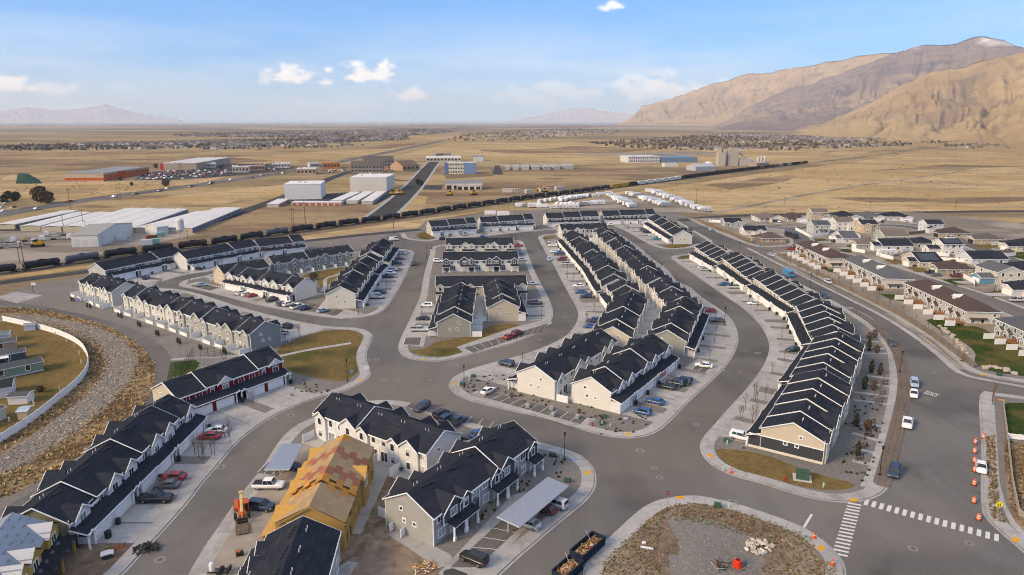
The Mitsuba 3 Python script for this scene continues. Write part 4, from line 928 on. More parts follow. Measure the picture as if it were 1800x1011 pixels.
def house(label, sw, w, d, h=2.9, roof='gable', axis='x', wall=CREAM, roofc=ROOF, garage=None, wing=None, pitch=.42, front='S', win='tall', porch=False, accent=None, cat='house', name='house', gdoor=WHITE, solar=False):
 """Axis aligned house; sw = its corner nearest the viewer on the left, w along +x, d along +y."""
 x0, y0 = sw
 key = thing(name, label, cat)
 M = place(x0, y0, 0, KERB)
 wl, rf, tr = MB(wall), MB(roofc), MB(TRIM)
 o = .4
 def block(ax, ay, bx, by, h, roof, axis, c=None, rc=None, pitch=pitch):
  c = c or wall
  W, D = bx - ax, by - ay
  half = (D if axis == 'x' else W) / 2
  rise = half * pitch
  if roof == 'gable':
   if axis == 'x':
    wl.prism([(ay, 0), (by, 0), (by, h - .03), ((ay + by) / 2, h + rise - .08), (ay, h - .03)], ax, bx, 'x', c)
    pr = [(ay - o, h - o * pitch), ((ay + by) / 2, h + rise), (by + o, h - o * pitch), (by + o, h - o * pitch - .18), ((ay + by) / 2, h + rise - .18), (ay - o, h - o * pitch - .18)]
    rf.prism(pr, ax - .3, bx + .3, 'x', rc)
    p2 = [(a, b + .015 if k < 3 else b - .08) for k, (a, b) in enumerate(pr)]
    tr.prism(p2, ax - .39, ax - .3, 'x').prism(p2, bx + .3, bx + .39, 'x')
    tr.box(ax - .3, bx + .3, ay - o - .09, ay - o, h - o * pitch - .24, h - o * pitch - .02)
   else:
    wl.prism([(ax, 0), (bx, 0), (bx, h - .03), ((ax + bx) / 2, h + rise - .08), (ax, h - .03)], ay, by, 'y', c)
    pr = [(ax - o, h - o * pitch), ((ax + bx) / 2, h + rise), (bx + o, h - o * pitch), (bx + o, h - o * pitch - .18), ((ax + bx) / 2, h + rise - .18), (ax - o, h - o * pitch - .18)]
    rf.prism(pr, ay - .3, by + .3, 'y', rc)
    p2 = [(a, b + .015 if k < 3 else b - .08) for k, (a, b) in enumerate(pr)]
    tr.prism(p2, ay - .39, ay - .3, 'y').prism(p2, by + .3, by + .39, 'y')
    tr.box(ax - o - .09, ax - o, ay - .3, by + .3, h - o * pitch - .24, h - o * pitch - .02)
  else:
   wl.box(ax, bx, ay, by, 0, h - .02, c)
   e = [(ax - o, ay - o), (bx + o, ay - o), (bx + o, by + o), (ax - o, by + o)]
   zz = h - o * pitch
   if axis == 'x':
    r = half + o
    top = [(ax - o + r, (ay + by) / 2), (bx + o - r, (ay + by) / 2)]
   else:
    r = half + o
    top = [((ax + bx) / 2, ay - o + r), ((ax + bx) / 2, by + o - r)]
   zt = zz + r * pitch
   v = [(*q, zz) for q in e] + [(*q, zt) for q in top] + [(*q, zz - .18) for q in e]
   if axis == 'x':
    f = [(0, 1, 5), (0, 5, 4), (1, 2, 5), (2, 3, 4), (2, 4, 5), (3, 0, 4)]
   else:
    f = [(0, 1, 4), (1, 2, 5), (1, 5, 4), (2, 3, 5), (3, 0, 4), (3, 4, 5)]
   f += [(6, 8, 7), (6, 9, 8)]
   for k in range(4):
    j = (k + 1) % 4
    f += [(k, 6 + k, 6 + j), (k, 6 + j, j)]
   rf.add(v, f, rc)
   tr.box(ax - o, bx + o, ay - o - .06, ay - o - .003, zz - .2, zz - .02)
   tr.box(ax - o - .06, ax - o - .003, ay - o, by + o, zz - .2, zz - .02)
  return h + rise
 block(0, 0, w, d, h, roof, axis)
 wins = []
 def wn(kind, x, y, z, face):
  wins.append((kind, T().translate([x, y, z]).rotate([0, 0, 1], face)))
 if wing:
  side, off, ww, dd, wh, rt = wing
  if side == 'S':
   block(off, -dd, off + ww, 2.5, wh, rt, 'y', accent)
   if not (garage and garage[0] == 'S' and off <= garage[1] <= off + ww):
    wn(win, off + ww / 2, -dd - .02, 1.5, 180)
  else:
   block(-dd, off, 2.5, off + ww, wh, rt, 'x', accent)
   if not (garage and garage[0] == 'W' and off <= garage[1] <= off + ww):
    wn(win, -dd - .02, off + ww / 2, 1.5, 90)
 if garage:
  side, off = garage[:2]
  dd = wing[3] if wing and wing[0] == side and wing[1] <= off <= wing[1] + wing[2] else 0
  if side == 'S':
   part(key, 'garage_door', garage_door(4.7, 2.15, gdoor), M @ T().translate([off, -dd - .04, .02]).rotate([0, 0, 1], 180))
   dr = [(off - 2.7, -dd - .1), (off + 2.7, -dd - .1), (off + 2.7, -dd - 8), (off - 2.7, -dd - 8)]
  else:
   part(key, 'garage_door', garage_door(4.7, 2.15, gdoor), M @ T().translate([-dd - .04, off, .02]).rotate([0, 0, 1], 90))
   dr = [(-dd - .1, off - 2.7), (-dd - .1, off + 2.7), (-dd - 8, off + 2.7), (-dd - 8, off - 2.7)]
  g = Polygon([(x0 + a, y0 + b) for a, b in dr]).difference(est.buffer(.3))
  if g.area > 1:
   structure('driveway', sheet(g, KERB + .020, 'concrete'), 'concrete driveway of a detached house')
 storeys = [1.5] if h < 4.2 else [1.4, 4.2]
 for z in storeys:
  for fx in ([.2, .5, .8] if w > 9 else [.28, .72]):
   if not (wing and wing[0] == 'S' and wing[1] - .8 < fx * w < wing[1] + wing[2] + .8 and z < wing[4]) and not (garage and garage[0] == 'S' and abs(fx * w - garage[1]) < 3.4 and z < 2):
    wn('big' if fx == .5 else win, fx * w, -.02, z, 180)
  for fy in (.3, .7):
   if not (wing and wing[0] == 'W' and wing[1] - .8 < fy * d < wing[1] + wing[2] + .8 and z < wing[4]) and not (garage and garage[0] == 'W' and abs(fy * d - garage[1]) < 3.4 and z < 2):
    wn(win, -.02, fy * d, z, 90)
 if porch:
  px0, px1 = porch
  rf.prism([(.05, 2.95), (-2.0, 2.45), (-2.0, 2.3), (.05, 2.75)], px0, px1, 'x')
  for q in np.linspace(px0 + .15, px1 - .15, 3):
   tr.box(q - .1, q + .1, -1.9, -1.7, 0, 2.36)
  tr.box(px0, px1, -2.06, -1.98, .9, 1.0)
 part(key, 'wall', wl.ply('siding'), M)
 part(key, 'roof', rf.ply('shingle'), M)
 part(key, 'trim', tr.ply('paint'), M)
 for kind, Mw in wins:
  fr, gl = WIN[kind]
  wk = part(key, 'window', fr, M @ Mw)
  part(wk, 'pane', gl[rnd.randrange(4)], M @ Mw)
 if solar:
  # panels lie on the south slope
  half = d / 2
  for a in range(solar[0]):
   for b in range(solar[1]):
    yb, ya = solar[3] + b * 1.75, solar[3] + b * 1.75 + 1.68
    xa, xb = solar[2] + a * 1.06, solar[2] + a * 1.06 + 1.0
    z1, z2 = h + yb * pitch + .14, h + ya * pitch + .14
    m = MB((.012, .014, .028)).add([(xa, yb, z1), (xb, yb, z1), (xb, ya, z2), (xa, ya, z2), (xa, yb, z1 - .05), (xb, yb, z1 - .05), (xb, ya, z2 - .05), (xa, ya, z2 - .05)],
           [(0, 1, 2), (0, 2, 3), (0, 4, 5), (0, 5, 1), (3, 2, 6), (3, 6, 7), (0, 3, 7), (0, 7, 4), (1, 5, 6), (1, 6, 2)])
    part(key, 'solar_panel', m.ply('glass'), M)
 return key
PBLUE, TAN2, GGREEN = (.42, .46, .48), (.47, .40, .30), (.33, .36, .33)
W2 = (.68, .68, .66)
house('pale blue house with two navy roofs at the corner of the far road', (136.6,435), 11, 9, 3.2, 'gable', 'x', PBLUE, wing=('S', 3, 8, 5, 2.9, 'gable'))
house('white house with navy roof behind the brown fence, second from the corner', (138.2,401.4), 13, 10, 2.9, 'gable', 'x', W2, wing=('S', 5, 6, 3, 2.9, 'gable'))
house('brown roofed brick bungalow at the street corner', (139,374.2), 13, 12, 2.8, 'hip', 'x', (.36, .27, .20), (.11, .085, .07), wing=('W', 3, 6, 4, 2.8, 'hip'))
house('white house with grey brown roof and dark garage door', (165.4,458), 14, 12, 3.0, 'hip', 'x', W2, TAUPE, ('S', 11), ('S', 8, 6, 4, 2.9, 'gable'), porch=(1, 7.5), gdoor=(.05, .05, .05))
house('house with dark brown roof, porch and white garage at the edge of the field', (183.8,458), 14, 12, 3.0, 'hip', 'x', (.50, .46, .40), BROWNROOF, ('S', 11), ('S', 8, 6, 4, 2.9, 'gable'), porch=(1, 7.5), accent=W2)
house('tan two storey house with grey brown roof facing the loop', (204.6,463.4), 11, 10, 5.6, 'gable', 'x', TAN2, TAUPE, ('S', 8), ('S', 5, 6, 3, 3.0, 'gable'))
house('grey house with navy roof and long porch at the edge of the field', (222.1,466.1), 14, 12, 3.0, 'hip', 'x', (.46, .47, .47), ROOF, ('S', 11), ('S', 8, 6, 4, 2.9, 'gable'), porch=(1, 7.5))
house('white house with mid grey roof and white garage at the edge of the field', (238,463.4), 14, 12, 3.0, 'hip', 'x', W2, GREYROOF, ('S', 11), ('S', 8, 6, 4, 2.9, 'gable'), porch=(1, 7.5))
house('wide white house with navy hipped roof, last before the empty field', (253.6,460.6), 16, 12, 3.2, 'hip', 'x', W2, ROOF, ('S', 13), ('S', 10, 6, 4, 3, 'gable'))
house('pale grey two storey house with solar panels, beside the white fence', (180.6,405.5), 10, 10, 5.6, 'gable', 'x', (.50, .52, .49), GREYROOF, porch=(3, 8), solar=(6, 2, 2.2, .9))
house('white two storey house with taupe roof behind the solar house', (200.3,418.7), 11, 11, 5.6, 'gable', 'x', W2, TAUPE, wing=('S', 7, 4, 1.5, 5.4, 'gable'))
house('tan two storey house with navy roof in the middle of the houses', (211.4,409.8), 10, 10, 5.4, 'gable', 'x', (.56, .46, .32), ROOF, wing=('S', 0.5, 5, 1.5, 5.3, 'gable'))
house('sage house with plain west gable and taupe roof', (210.6,381.6), 14, 12, 3.0, 'gable', 'x', (.38, .41, .35), TAUPE)
house('white bungalow with mid grey roof and small dark dormer gable', (183.6,374.2), 9, 14, 2.9, 'gable', 'x', W2, GREYROOF, ('W', 4), ('W', 1, 6, 3, 2.9, 'gable'))
house('grey green bungalow with taupe roof behind the grey townhouses', (185.5,355.2), 10, 13, 2.8, 'hip', 'x', GGREEN, TAUPE, ('W', 4), ('W', 1, 6, 3, 2.8, 'gable'))
house('white house with broad navy roof and a trailer beside it', (193.1,350.3), 16, 13, 3.0, 'gable', 'x', W2, ROOF, ('W', 4), ('W', 1, 6, 4, 2.9, 'gable'))
house('cream walled house with navy roof left of the two storey solar house', (213.2,356.8), 13, 12, 3.0, 'hip', 'x', (.60, .57, .46), ROOF)
house('white and blue two storey house on the field edge, still being finished', (252.3,412), 10, 9, 5.4, 'gable', 'x', (.62, .65, .66), ROOF, wing=('S', 0, 5, 3, 3, 'gable'))
house('tan house with very dark brown hipped roof and black garage doors', (251.9,391.2), 14, 13, 2.9, 'hip', 'x', TAN2, (.07, .055, .048), ('W', 4), ('W', 1, 6, 4, 2.9, 'hip'), gdoor=(.03, .03, .03))
house('tan house with grey brown hipped roof and one black garage door', (258.6,370.6), 12, 13, 2.9, 'hip', 'x', TAN2, (.11, .10, .09), ('W', 4), ('W', 1, 6, 4, 2.9, 'gable'), gdoor=(.03, .03, .03))
house('cream house with navy roof at the right edge, rusty truck on its drive', (262,348.7), 16, 14, 3.0, 'hip', 'x', (.60, .57, .46), ROOF, ('W', 4), ('W', 1, 6, 4, 2.9, 'gable'))
house('white two storey house with black solar panels along its roof', (218.8,341), 10, 10, 5.4, 'gable', 'x', W2, ROOF, solar=(8, 2, .8, .6), wing=('W', 2, 6, 6, 2.8, 'gable'))
house('long white bungalow with navy roof in front of the solar house', (217,315.6), 17, 13, 2.9, 'gable', 'x', (.58, .61, .63), ROOF)
house('grey gabled house with navy roof covered in black solar panels', (188.3,309.1), 11, 15, 2.9, 'gable', 'x', (.56, .53, .45), ROOF, ('W', 4), ('W', 1, 6, 4, 2.9, 'gable'), solar=(8, 3, 1.2, .8))
house('tan brick house with wide red brown hipped roof', (191.3,292.4), 12, 14, 2.9, 'hip', 'x', (.42, .34, .25), BROWNROOF, ('W', 4), ('W', 1, 6, 4, 2.9, 'gable'), accent=(.34, .33, .26))
kb = house('cream two storey house with bright blue gables', (200.7,275.3), 11, 14, 5.4, 'gable', 'y', (.62, .59, .50), GREYROOF, ('W', 4), ('W', 1, 6.4, 6, 2.9, 'gable'), accent=(.14, .29, .42))
house('cream house with navy hipped roof behind the blue gabled house', (221.4,290.1), 16, 14, 3.0, 'hip', 'x', (.58, .55, .46), ROOF)
house('white house with navy roof and white garage at the right edge, pickup outside', (197.2,254.6), 15, 13, 2.9, 'hip', 'x', W2, ROOF, ('W', 4), ('W', 1, 6, 4, 2.9, 'gable'))
def old_row(label, nw, sw, wdt, n, wall, roofc, end=CREAM):
 """Two storey row along the wide road: hipped roof, two dormers, bays with gablets, decks on the road side."""
 nw, sw = np.array(nw, float), np.array(sw, float)
 d = nw - sw
 L = float(np.linalg.norm(d))
 deg = math.degrees(math.atan2(d[1], d[0]))   # local x runs from the near end to the far end; +y = towards the road
 key = thing('hipped_row', label, 'townhouse')
 M = place(sw[0], sw[1], deg, KERB)
 wl, rf, tr = MB(wall), MB(roofc), MB(TRIM)
 h, o, pt = 5.3, .45, .48
 wl.box(0, L, -wdt, 0, 0, h - .02)
 wl.box(-.04, .06, -wdt + .02, -.02, 1.0, h - .1, end)
 wl.box(-.05, .06, -wdt + .02, -.02, 0, 1.0, (.34, .29, .23))
 half = wdt / 2 + o
 zz = h - o * pt
 zt = zz + half * pt
 v = [(-o, o, zz), (-o, -wdt - o, zz), (L + o, -wdt - o, zz), (L + o, o, zz), (half - o, -wdt / 2, zt), (L + o - half, -wdt / 2, zt)]
 v += [(a, b, zz - .2) for a, b, c in v[:4]]
 f = [(0, 4, 1), (1, 4, 5), (1, 5, 2), (2, 5, 3), (3, 5, 4), (3, 4, 0), (6, 7, 8), (6, 8, 9)]
 for k in range(4):
  j = (k + 1) % 4
  f += [(k, j, 6 + j), (k, 6 + j, 6 + k)]
 rf.add(v, f)
 tr.box(-o, L + o, o + .003, o + .08, zz - .22, zz - .02).box(-o - .08, -o - .003, -wdt - o, o, zz - .22, zz - .02)
 rf.prism([(-.05, 2.95), (-.9, 2.6), (-.9, 2.48), (-.05, 2.75)][::-1], -wdt * .62, -wdt * .08, 'y')
 wins = []
 u = L / n
 for k in range(n):
  for fx in (.25, .75):
   wins.append(('tall', k * u + fx * u, .02, 4.1, 0))
  bx = k * u + (.68 if k % 2 == 0 else .32) * u
  wl.prism([(bx - 1.3, 0), (bx + 1.3, 0), (bx + 1.3, 2.7), (bx, 3.55), (bx - 1.3, 2.7)], -.2, 1.15, 'y')
  rf.prism([(bx - 1.6, 2.62), (bx, 3.72), (bx + 1.6, 2.62), (bx + 1.6, 2.48), (bx, 3.56), (bx - 1.6, 2.48)], -.2, 1.35, 'y')
  tr.prism([(bx - 1.62, 2.64), (bx, 3.75), (bx + 1.62, 2.64), (bx + 1.62, 2.42), (bx, 3.5), (bx - 1.62, 2.42)], 1.35, 1.42, 'y')
  wins.append(('big', bx, 1.17, 1.55, 0))
  wins.append(('slide', k * u + (.25 if k % 2 == 0 else .75) * u, .02, 1.2, 0))
 for yy in (-.2, -.5):
  wins.append(('tall', -.06, wdt * yy, 1.9, 90))
 wins.append(('tall', -.06, -wdt * .84, 4.1, 90))
 wins.append(('tall', -.06, -wdt * .84, 1.9, 90))
 dorm = MB((.72, .72, .69))
 for fx in (.30, .62):
  x = fx * L
  yf = .15 - 2.2
  zb = zz + (o - yf) * pt - .25
  dorm.prism([(x - .8, zb), (x + .8, zb), (x + .8, zb + 1.1), (x, zb + 1.75), (x - .8, zb + 1.1)], yf - 1.0, yf, 'y')
  dorm.prism([(x - 1.1, zb + .95), (x, zb + 1.9), (x + 1.1, zb + .95), (x + 1.1, zb + .8), (x, zb + 1.75), (x - 1.1, zb + .8)], yf - 3.2, yf + .25, 'y')
  wins.append(('small', x, yf + .02, zb + .75, 0))
 part(key, 'wall', wl.ply('siding'), M)
 part(key, 'roof', rf.ply('shingle'), M)
 part(key, 'trim', tr.ply('paint'), M)
 dk = part(key, 'dormers', dorm.ply('siding'), M)
 labels[dk] = {'kind': 'stuff'}
 for kind, x, y, z, face in wins:
  fr, gl = WIN[kind]
  Mw = M @ T().translate([x, y, z]).rotate([0, 0, 1], face)
  wk = part(key, 'window', fr, Mw)
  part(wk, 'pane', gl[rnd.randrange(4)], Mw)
 for k in range(n):
  if k % 3 != 2:
   x = k * u + (.25 if k % 2 == 0 else .75) * u
   dkk = thing('wooden_deck', 'orange brown wooden deck with stairs behind the ' + label.split(',')[0], 'deck', 'decks behind the older rows')
   labels[dkk]['label'] = 'orange brown wooden deck with steps on the road side of a hipped row'
   m = MB((.30, .15, .06)).box(x - 1.5, x + 1.5, .05, 2.6, .75, .9)
   for sx in (-1.45, 1.45):
    for yy in (.2, 1.4, 2.5):
     m.box(x + sx - .06, x + sx + .06, yy - .06, yy + .06, 0, 1.75)
    m.box(x + sx - .03, x + sx + .03, .1, 2.6, 1.65, 1.75).box(x + sx - .03, x + sx + .03, .1, 2.6, 1.25, 1.33)
   m.box(x - 1.45, x + 1.45, 2.5, 2.56, 1.65, 1.75).box(x - 1.45, x + 1.45, 2.5, 2.56, 1.25, 1.33)
   part(dkk, 'platform', m.ply('worn'), M)
   m = MB((.32, .17, .07))
   for q in range(5):
    m.box(x + 1.5 + q * .42, x + 1.98 + q * .42, .9, 2.2, .70 - q * .15, .78 - q * .15)
   m.prism([(x + 1.5, 1.75), (x + 3.6, .95), (x + 3.6, .1), (x + 3.4, .1), (x + 1.5, .8)], 2.2, 2.27, 'y')
   part(dkk, 'stairs', m.ply('worn'), M)
  fk = thing('privacy_fence', 'white vinyl screen panel between back yards of a hipped row', 'fence', 'white screen panels behind the older rows')
  m = MB(WHITE).box(k * u - .04, k * u + .04, 3.2, 6.4, .05, 1.85).box(k * u - .08, k * u + .08, 6.4, 6.55, 0, 1.95)
  put(fk, m.ply('paint'), M)
 return key
LG = (.46, .45, .42)
old_row('brown roofed row at the side street, flag on a deck', (145.2,344), (144.5,305.4), 10.5, 6, LG, BROWNROOF)
old_row('grey roofed row between the two brown roofed rows', (151,305.4), (148.6,264.5), 10.5, 6, LG, GREYROOF)
old_row('brown roofed row above the green lawn', (152.2,257.2), (149.8,216.3), 10.5, 6, LG, BROWNROOF)
old_row('grey walled row cut off by the right edge', (153.3,207.7), (152.3,175.9), 10.5, 6, (.36, .37, .37), (.085, .09, .10), (.40, .41, .41))
# retaining wall of blocks, boulders behind it
wall_pts = smooth_ring([(133.6,337.9),(134.3,302.9),(134.9,271.3),(135,248.6),(135.1,229.3),(133.1,210.7),(130.7,196.3),(128.1,184.2),(126.4,175)], 2, False)
wk = thing('retaining_wall', 'long brown concrete block wall along the right side of the wide road', 'wall')
seg = LineString(wall_pts)
k, n = 0, int(seg.length / 2.45)
for i in range(n):
 a, b = seg.interpolate(i * 2.45), seg.interpolate(min((i + 1) * 2.45, seg.length))
 ang = math.degrees(math.atan2(b.y - a.y, b.x - a.x))
 L = math.hypot(b.x - a.x, b.y - a.y)
 c = np.array((.21, .175, .14)) * rnd.uniform(.88, 1.12)
 m = MB(c)
 for q in range(7):
  off = .03 * (q % 2)
  m.box(0, L - .01, -.16 - off * .3, .16, q * .25 + .012, q * .25 + .24)
 part(wk, 'panel', m.ply('worn'), place(a.x, a.y, ang, KERB))
 if i % 2 == 0:
  m = MB(c * .95).box(-.22, .22, -.25, .22, 0, 1.95)
  part(wk, 'pillar', m.ply('worn'), place(a.x, a.y, ang, KERB))
def boulder(r, seed):
 g = trimesh.creation.icosphere(1, 1.0)
 v = np.array(g.vertices)
 q = 1 + .55 * (meshkit.noise(v * 1.3 + seed * 7.1, seed) - .5)
 v = v * q[:, None] * np.array([1.0, .8, .62]) * r
 return v, np.array(g.faces)
ROCKS = []
for s in range(5):
 v, f = boulder(.75, s)
 m = MB((.42, .37, .31))
 m.add(v, f)
 ROCKS.append(m.ply('worn'))
brng = random.Random(8)
for line, nb, lab in (([(141.7,215.7),(137.6,201.8),(133.2,189.1)], 26, 'pale boulder in the heap behind the block wall'), ([(128.5,176.4),(132.6,177.7),(134.5,175.9),(134,171.6)], 20, 'pale boulder edging the planting bed at the street corner')):
 ls = LineString(line)
 for i in range(nb):
  p = ls.interpolate((i + .5) / nb, normalized=True)
  bk = thing('boulder', lab, 'boulder', lab.replace('pale boulder', 'boulders'))
  put(bk, ROCKS[i % 5], T().translate([p.x + brng.uniform(-.8, .8), p.y + brng.uniform(-.8, .8), KERB + .15]).rotate([0, 0, 1], brng.uniform(0, 360)).scale(brng.uniform(.7, 1.15)))
# fences of the corner houses and white fences
def fence(pts, label, h=1.8, c=WHITE, step=2.4, name='fence', m='paint'):
 ls = LineString(pts)
 key = thing(name, label, 'fence')
 n = max(1, int(round(ls.length / step)))
 for i in range(n):
  a, b = ls.interpolate(i / n, normalized=True), ls.interpolate((i + 1) / n, normalized=True)
  L = math.hypot(b.x - a.x, b.y - a.y)
  q = MB(c).box(.06, L - .06, -.025, .025, .05, h).box(.06, L - .06, -.05, .05, h - .12, h).box(.06, L - .06, -.05, .05, .1, .22).box(-.07, .07, -.07, .07, 0, h + .1)
  part(key, 'panel', q.ply(m), place(a.x, a.y, math.degrees(math.atan2(b.y - a.y, b.x - a.x)), KERB))
 return key
FB = (.20, .15, .11)
fence([(125.8,460.6),(128.8,423.2),(131.9,391.2),(132.7,376)], 'brown slatted fence along the wide road by the corner houses', 1.8, FB, 3.0, m='worn')
fence([(132.4,374.2),(142.3,381.6)], 'beige wall panel fence at the brick bungalow corner', 1.5, (.48, .40, .33), 2.4, m='worn')
fence([(132.4,455.3),(140.8,450.1)], 'white vinyl fence beside the pale blue corner house', 1.8)
fence([(176.2,420.9),(173.6,393.2),(187.9,401.4)], 'white vinyl fence round the two storey solar house', 1.8)
fence([(212.4,339.4),(218.3,335),(223.9,344)], 'white vinyl fence below the two storey house with black panels', 1.8)
fence([(261.5,367),(266.7,368.8)], 'white vinyl fence beside the tan house with one black garage door', 1.8)
fence([(193.8,264.5),(203.6,271.3)], 'white fence beside the blue gabled house', 1.8)
fence([(195.2,287.9),(192.9,277.3),(188.3,270.3)], 'white vinyl fence in front of the blue gabled house', 1.8)
fence([(105.85,134.01),(109.8,132.95)], 'low white fence at the right edge beside the dark lawn', 1.2)
pf = fence([(117,151.4),(110.71,141.63),(105.28,133.21),(93.74,115.63),(87.37,105.16),(86.69,100.94)], 'grey post and rail fence along the right hand footpath', 1.1, (.38, .34, .29), 2.4, m='worn')
for k, (pts, c) in enumerate((([(177.1,350.3),(180.8,344)], WHITE), ([(183.4,337.9),(185.8,326.4)], WHITE), ([(196.5,330.6),(188.2,310.4)], WHITE), ([(205.2,326.4),(218.3,320.9)], WHITE), ([(205.1,300.5),(210.3,291.3)], WHITE), ([(200.6,345.6),(210.7,353.5)], WHITE), ([(193.5,310.4),(191.9,295.8)], WHITE), ([(228.6,310.4),(226.4,298.2)], WHITE),
       ([(193,442.4),(187.8,423.2)], FB), ([(204.8,405.5),(200.8,389.3)], WHITE), ([(229.4,423.2),(216.1,393.2)], WHITE), ([(236.4,353.5),(229.1,335)], WHITE), ([(235.8,330.6),(253.7,337.9)], WHITE), ([(182.8,389.3),(186.7,381.6)], WHITE), ([(235.2,401.4),(250.3,409.8)], FB), ([(266.8,423.2),(258.2,401.4)], FB))):
 fence(pts, ('white vinyl' if c is WHITE else 'brown board') + ' garden fence ' + ['behind the grey roofed row', 'left of the broad navy roofed house', 'beside the grey gabled solar house', 'in front of the long bungalow', 'behind the brick house', 'by the cream house with navy roof', 'right of the grey gabled solar house', 'behind the blue gabled house', 'left of the two storey solar house', 'beside the tan two storey house', 'beside the sage house', 'beside the white house with black panels', 'below the tan house with one black door', 'left of the white bungalow', 'behind the unfinished looking blue house', 'left of the dark brown hipped roof'][k], 1.8, c, m='paint' if c is WHITE else 'worn')
for pts in ([(211.5,310.4),(218.6,305.4),(215,298.2),(208.2,300.5)], [(175.3,358.5),(179.6,353.5),(174.5,345.6),(171.5,350.3)], [(201.9,320.9),(216.5,318.2),(211.5,310.4),(198.2,310.4)], [(216,370.6),(218.4,367),(211.3,356.8),(208.6,358.5)], [(218.8,298.2),(222,291.3),(214,282.5),(211.4,286.8)], [(203.5,370.6),(214.3,376),(210,365.3),(201.1,360.2)], [(165.2,442.4),(175.2,442.4),(171.1,427.9),(161.7,427.9)], [(163.6,264.5),(168.2,257.2),(163.3,251.1),(160.4,257.2)], [(153,291.3),(152.5,278.3),(147.6,273.2),(148,284.6)], [(144.4,335),(144.6,320.9),(140.7,315.6),(140.9,329.2)]):
 structure('lawn', sheet(Polygon(pts), KERB + .008, 'lawn' if len(pts) % 2 else 'green'), 'small back lawn among the houses on the right')
# ---- vehicles ------------------------------------------------------------------------------
def loft(secs, closed_ends=True):
 """secs: list of (x, [(y, z), ...]) with equal counts."""
 k = len(secs[0][1])
 v = [(x, y, z) for x, s in secs for y, z in s]
 f = []
 for i in range(len(secs) - 1):
  for j in range(k):
   a, b = i * k + j, i * k + (j + 1) % k
   f += [(a, a + k, b + k), (a, b + k, b)]
 if closed_ends:
  for base, flip in ((0, False), ((len(secs) - 1) * k, True)):
   for j in range(1, k - 1):
    t = (base, base + j, base + j + 1)
    f.append(t[::-1] if flip else t)
 return np.array(v, float), np.array(f)
CARS = {
 # length, width, lower-body stations (x fraction, half width, bottom, top), greenhouse (belt x0,x1, roof x0,x1, belt z, roof z), wheel radius, wheel x
 'saloon': (4.75, 1.84, [(-.5, .74, .38, .86), (-.47, .86, .26, .96), (-.30, .92, .20, .98), (.12, .92, .20, .94), (.30, .91, .20, .86), (.44, .86, .24, .74), (.5, .70, .34, .60)], (-.43, .22, -.27, .04, .93, 1.44), .33, (-.29, .32)),
 'suv': (4.75, 1.92, [(-.5, .78, .44, .98), (-.48, .90, .32, 1.10), (-.30, .95, .26, 1.12), (.12, .95, .26, 1.08), (.30, .94, .26, 1.02), (.45, .88, .30, .90), (.5, .74, .42, .74)], (-.485, .25, -.44, .10, 1.07, 1.72), .37, (-.29, .31)),
 'hatch': (4.35, 1.82, [(-.5, .74, .42, .88), (-.48, .86, .30, 1.00), (-.30, .91, .22, 1.02), (.12, .91, .22, .98), (.30, .90, .22, .92), (.45, .84, .26, .78), (.5, .70, .36, .62)], (-.485, .26, -.40, .06, .97, 1.58), .33, (-.30, .31)),
 'pickup': (5.75, 1.98, [(-.5, .90, .52, 1.02), (-.49, .97, .44, 1.12), (-.15, .98, .38, 1.12), (.10, .98, .36, 1.12), (.30, .97, .36, 1.12), (.47, .93, .40, 1.02), (.5, .80, .48, .86)], (-.16, .24, -.13, .13, 1.10, 1.86), .42, (-.31, .32)),
 'van': (5.6, 2.0, [(-.5, .90, .45, 1.10), (-.49, .98, .34, 1.30), (-.15, 1.0, .30, 1.32), (.20, 1.0, .30, 1.30), (.36, .97, .30, 1.12), (.47, .90, .34, .98), (.5, .78, .44, .80)], (-.495, .40, -.485, .26, 1.28, 2.15), .36, (-.31, .33)),
}
def car_section(hw, zb, zt):
 h = zt - zb
 return [(-hw * .86, zb), (hw * .86, zb), (hw * .98, zb + .16 * h), (hw, zb + .45 * h), (hw * .985, zb + .72 * h), (hw * .90, zt - .02), (hw * .55, zt + .015), (0, zt + .03), (-hw * .55, zt + .015), (-hw * .90, zt - .02), (-hw * .985, zb + .72 * h), (-hw, zb + .45 * h), (-hw * .98, zb + .16 * h)]
CARMESH = {}
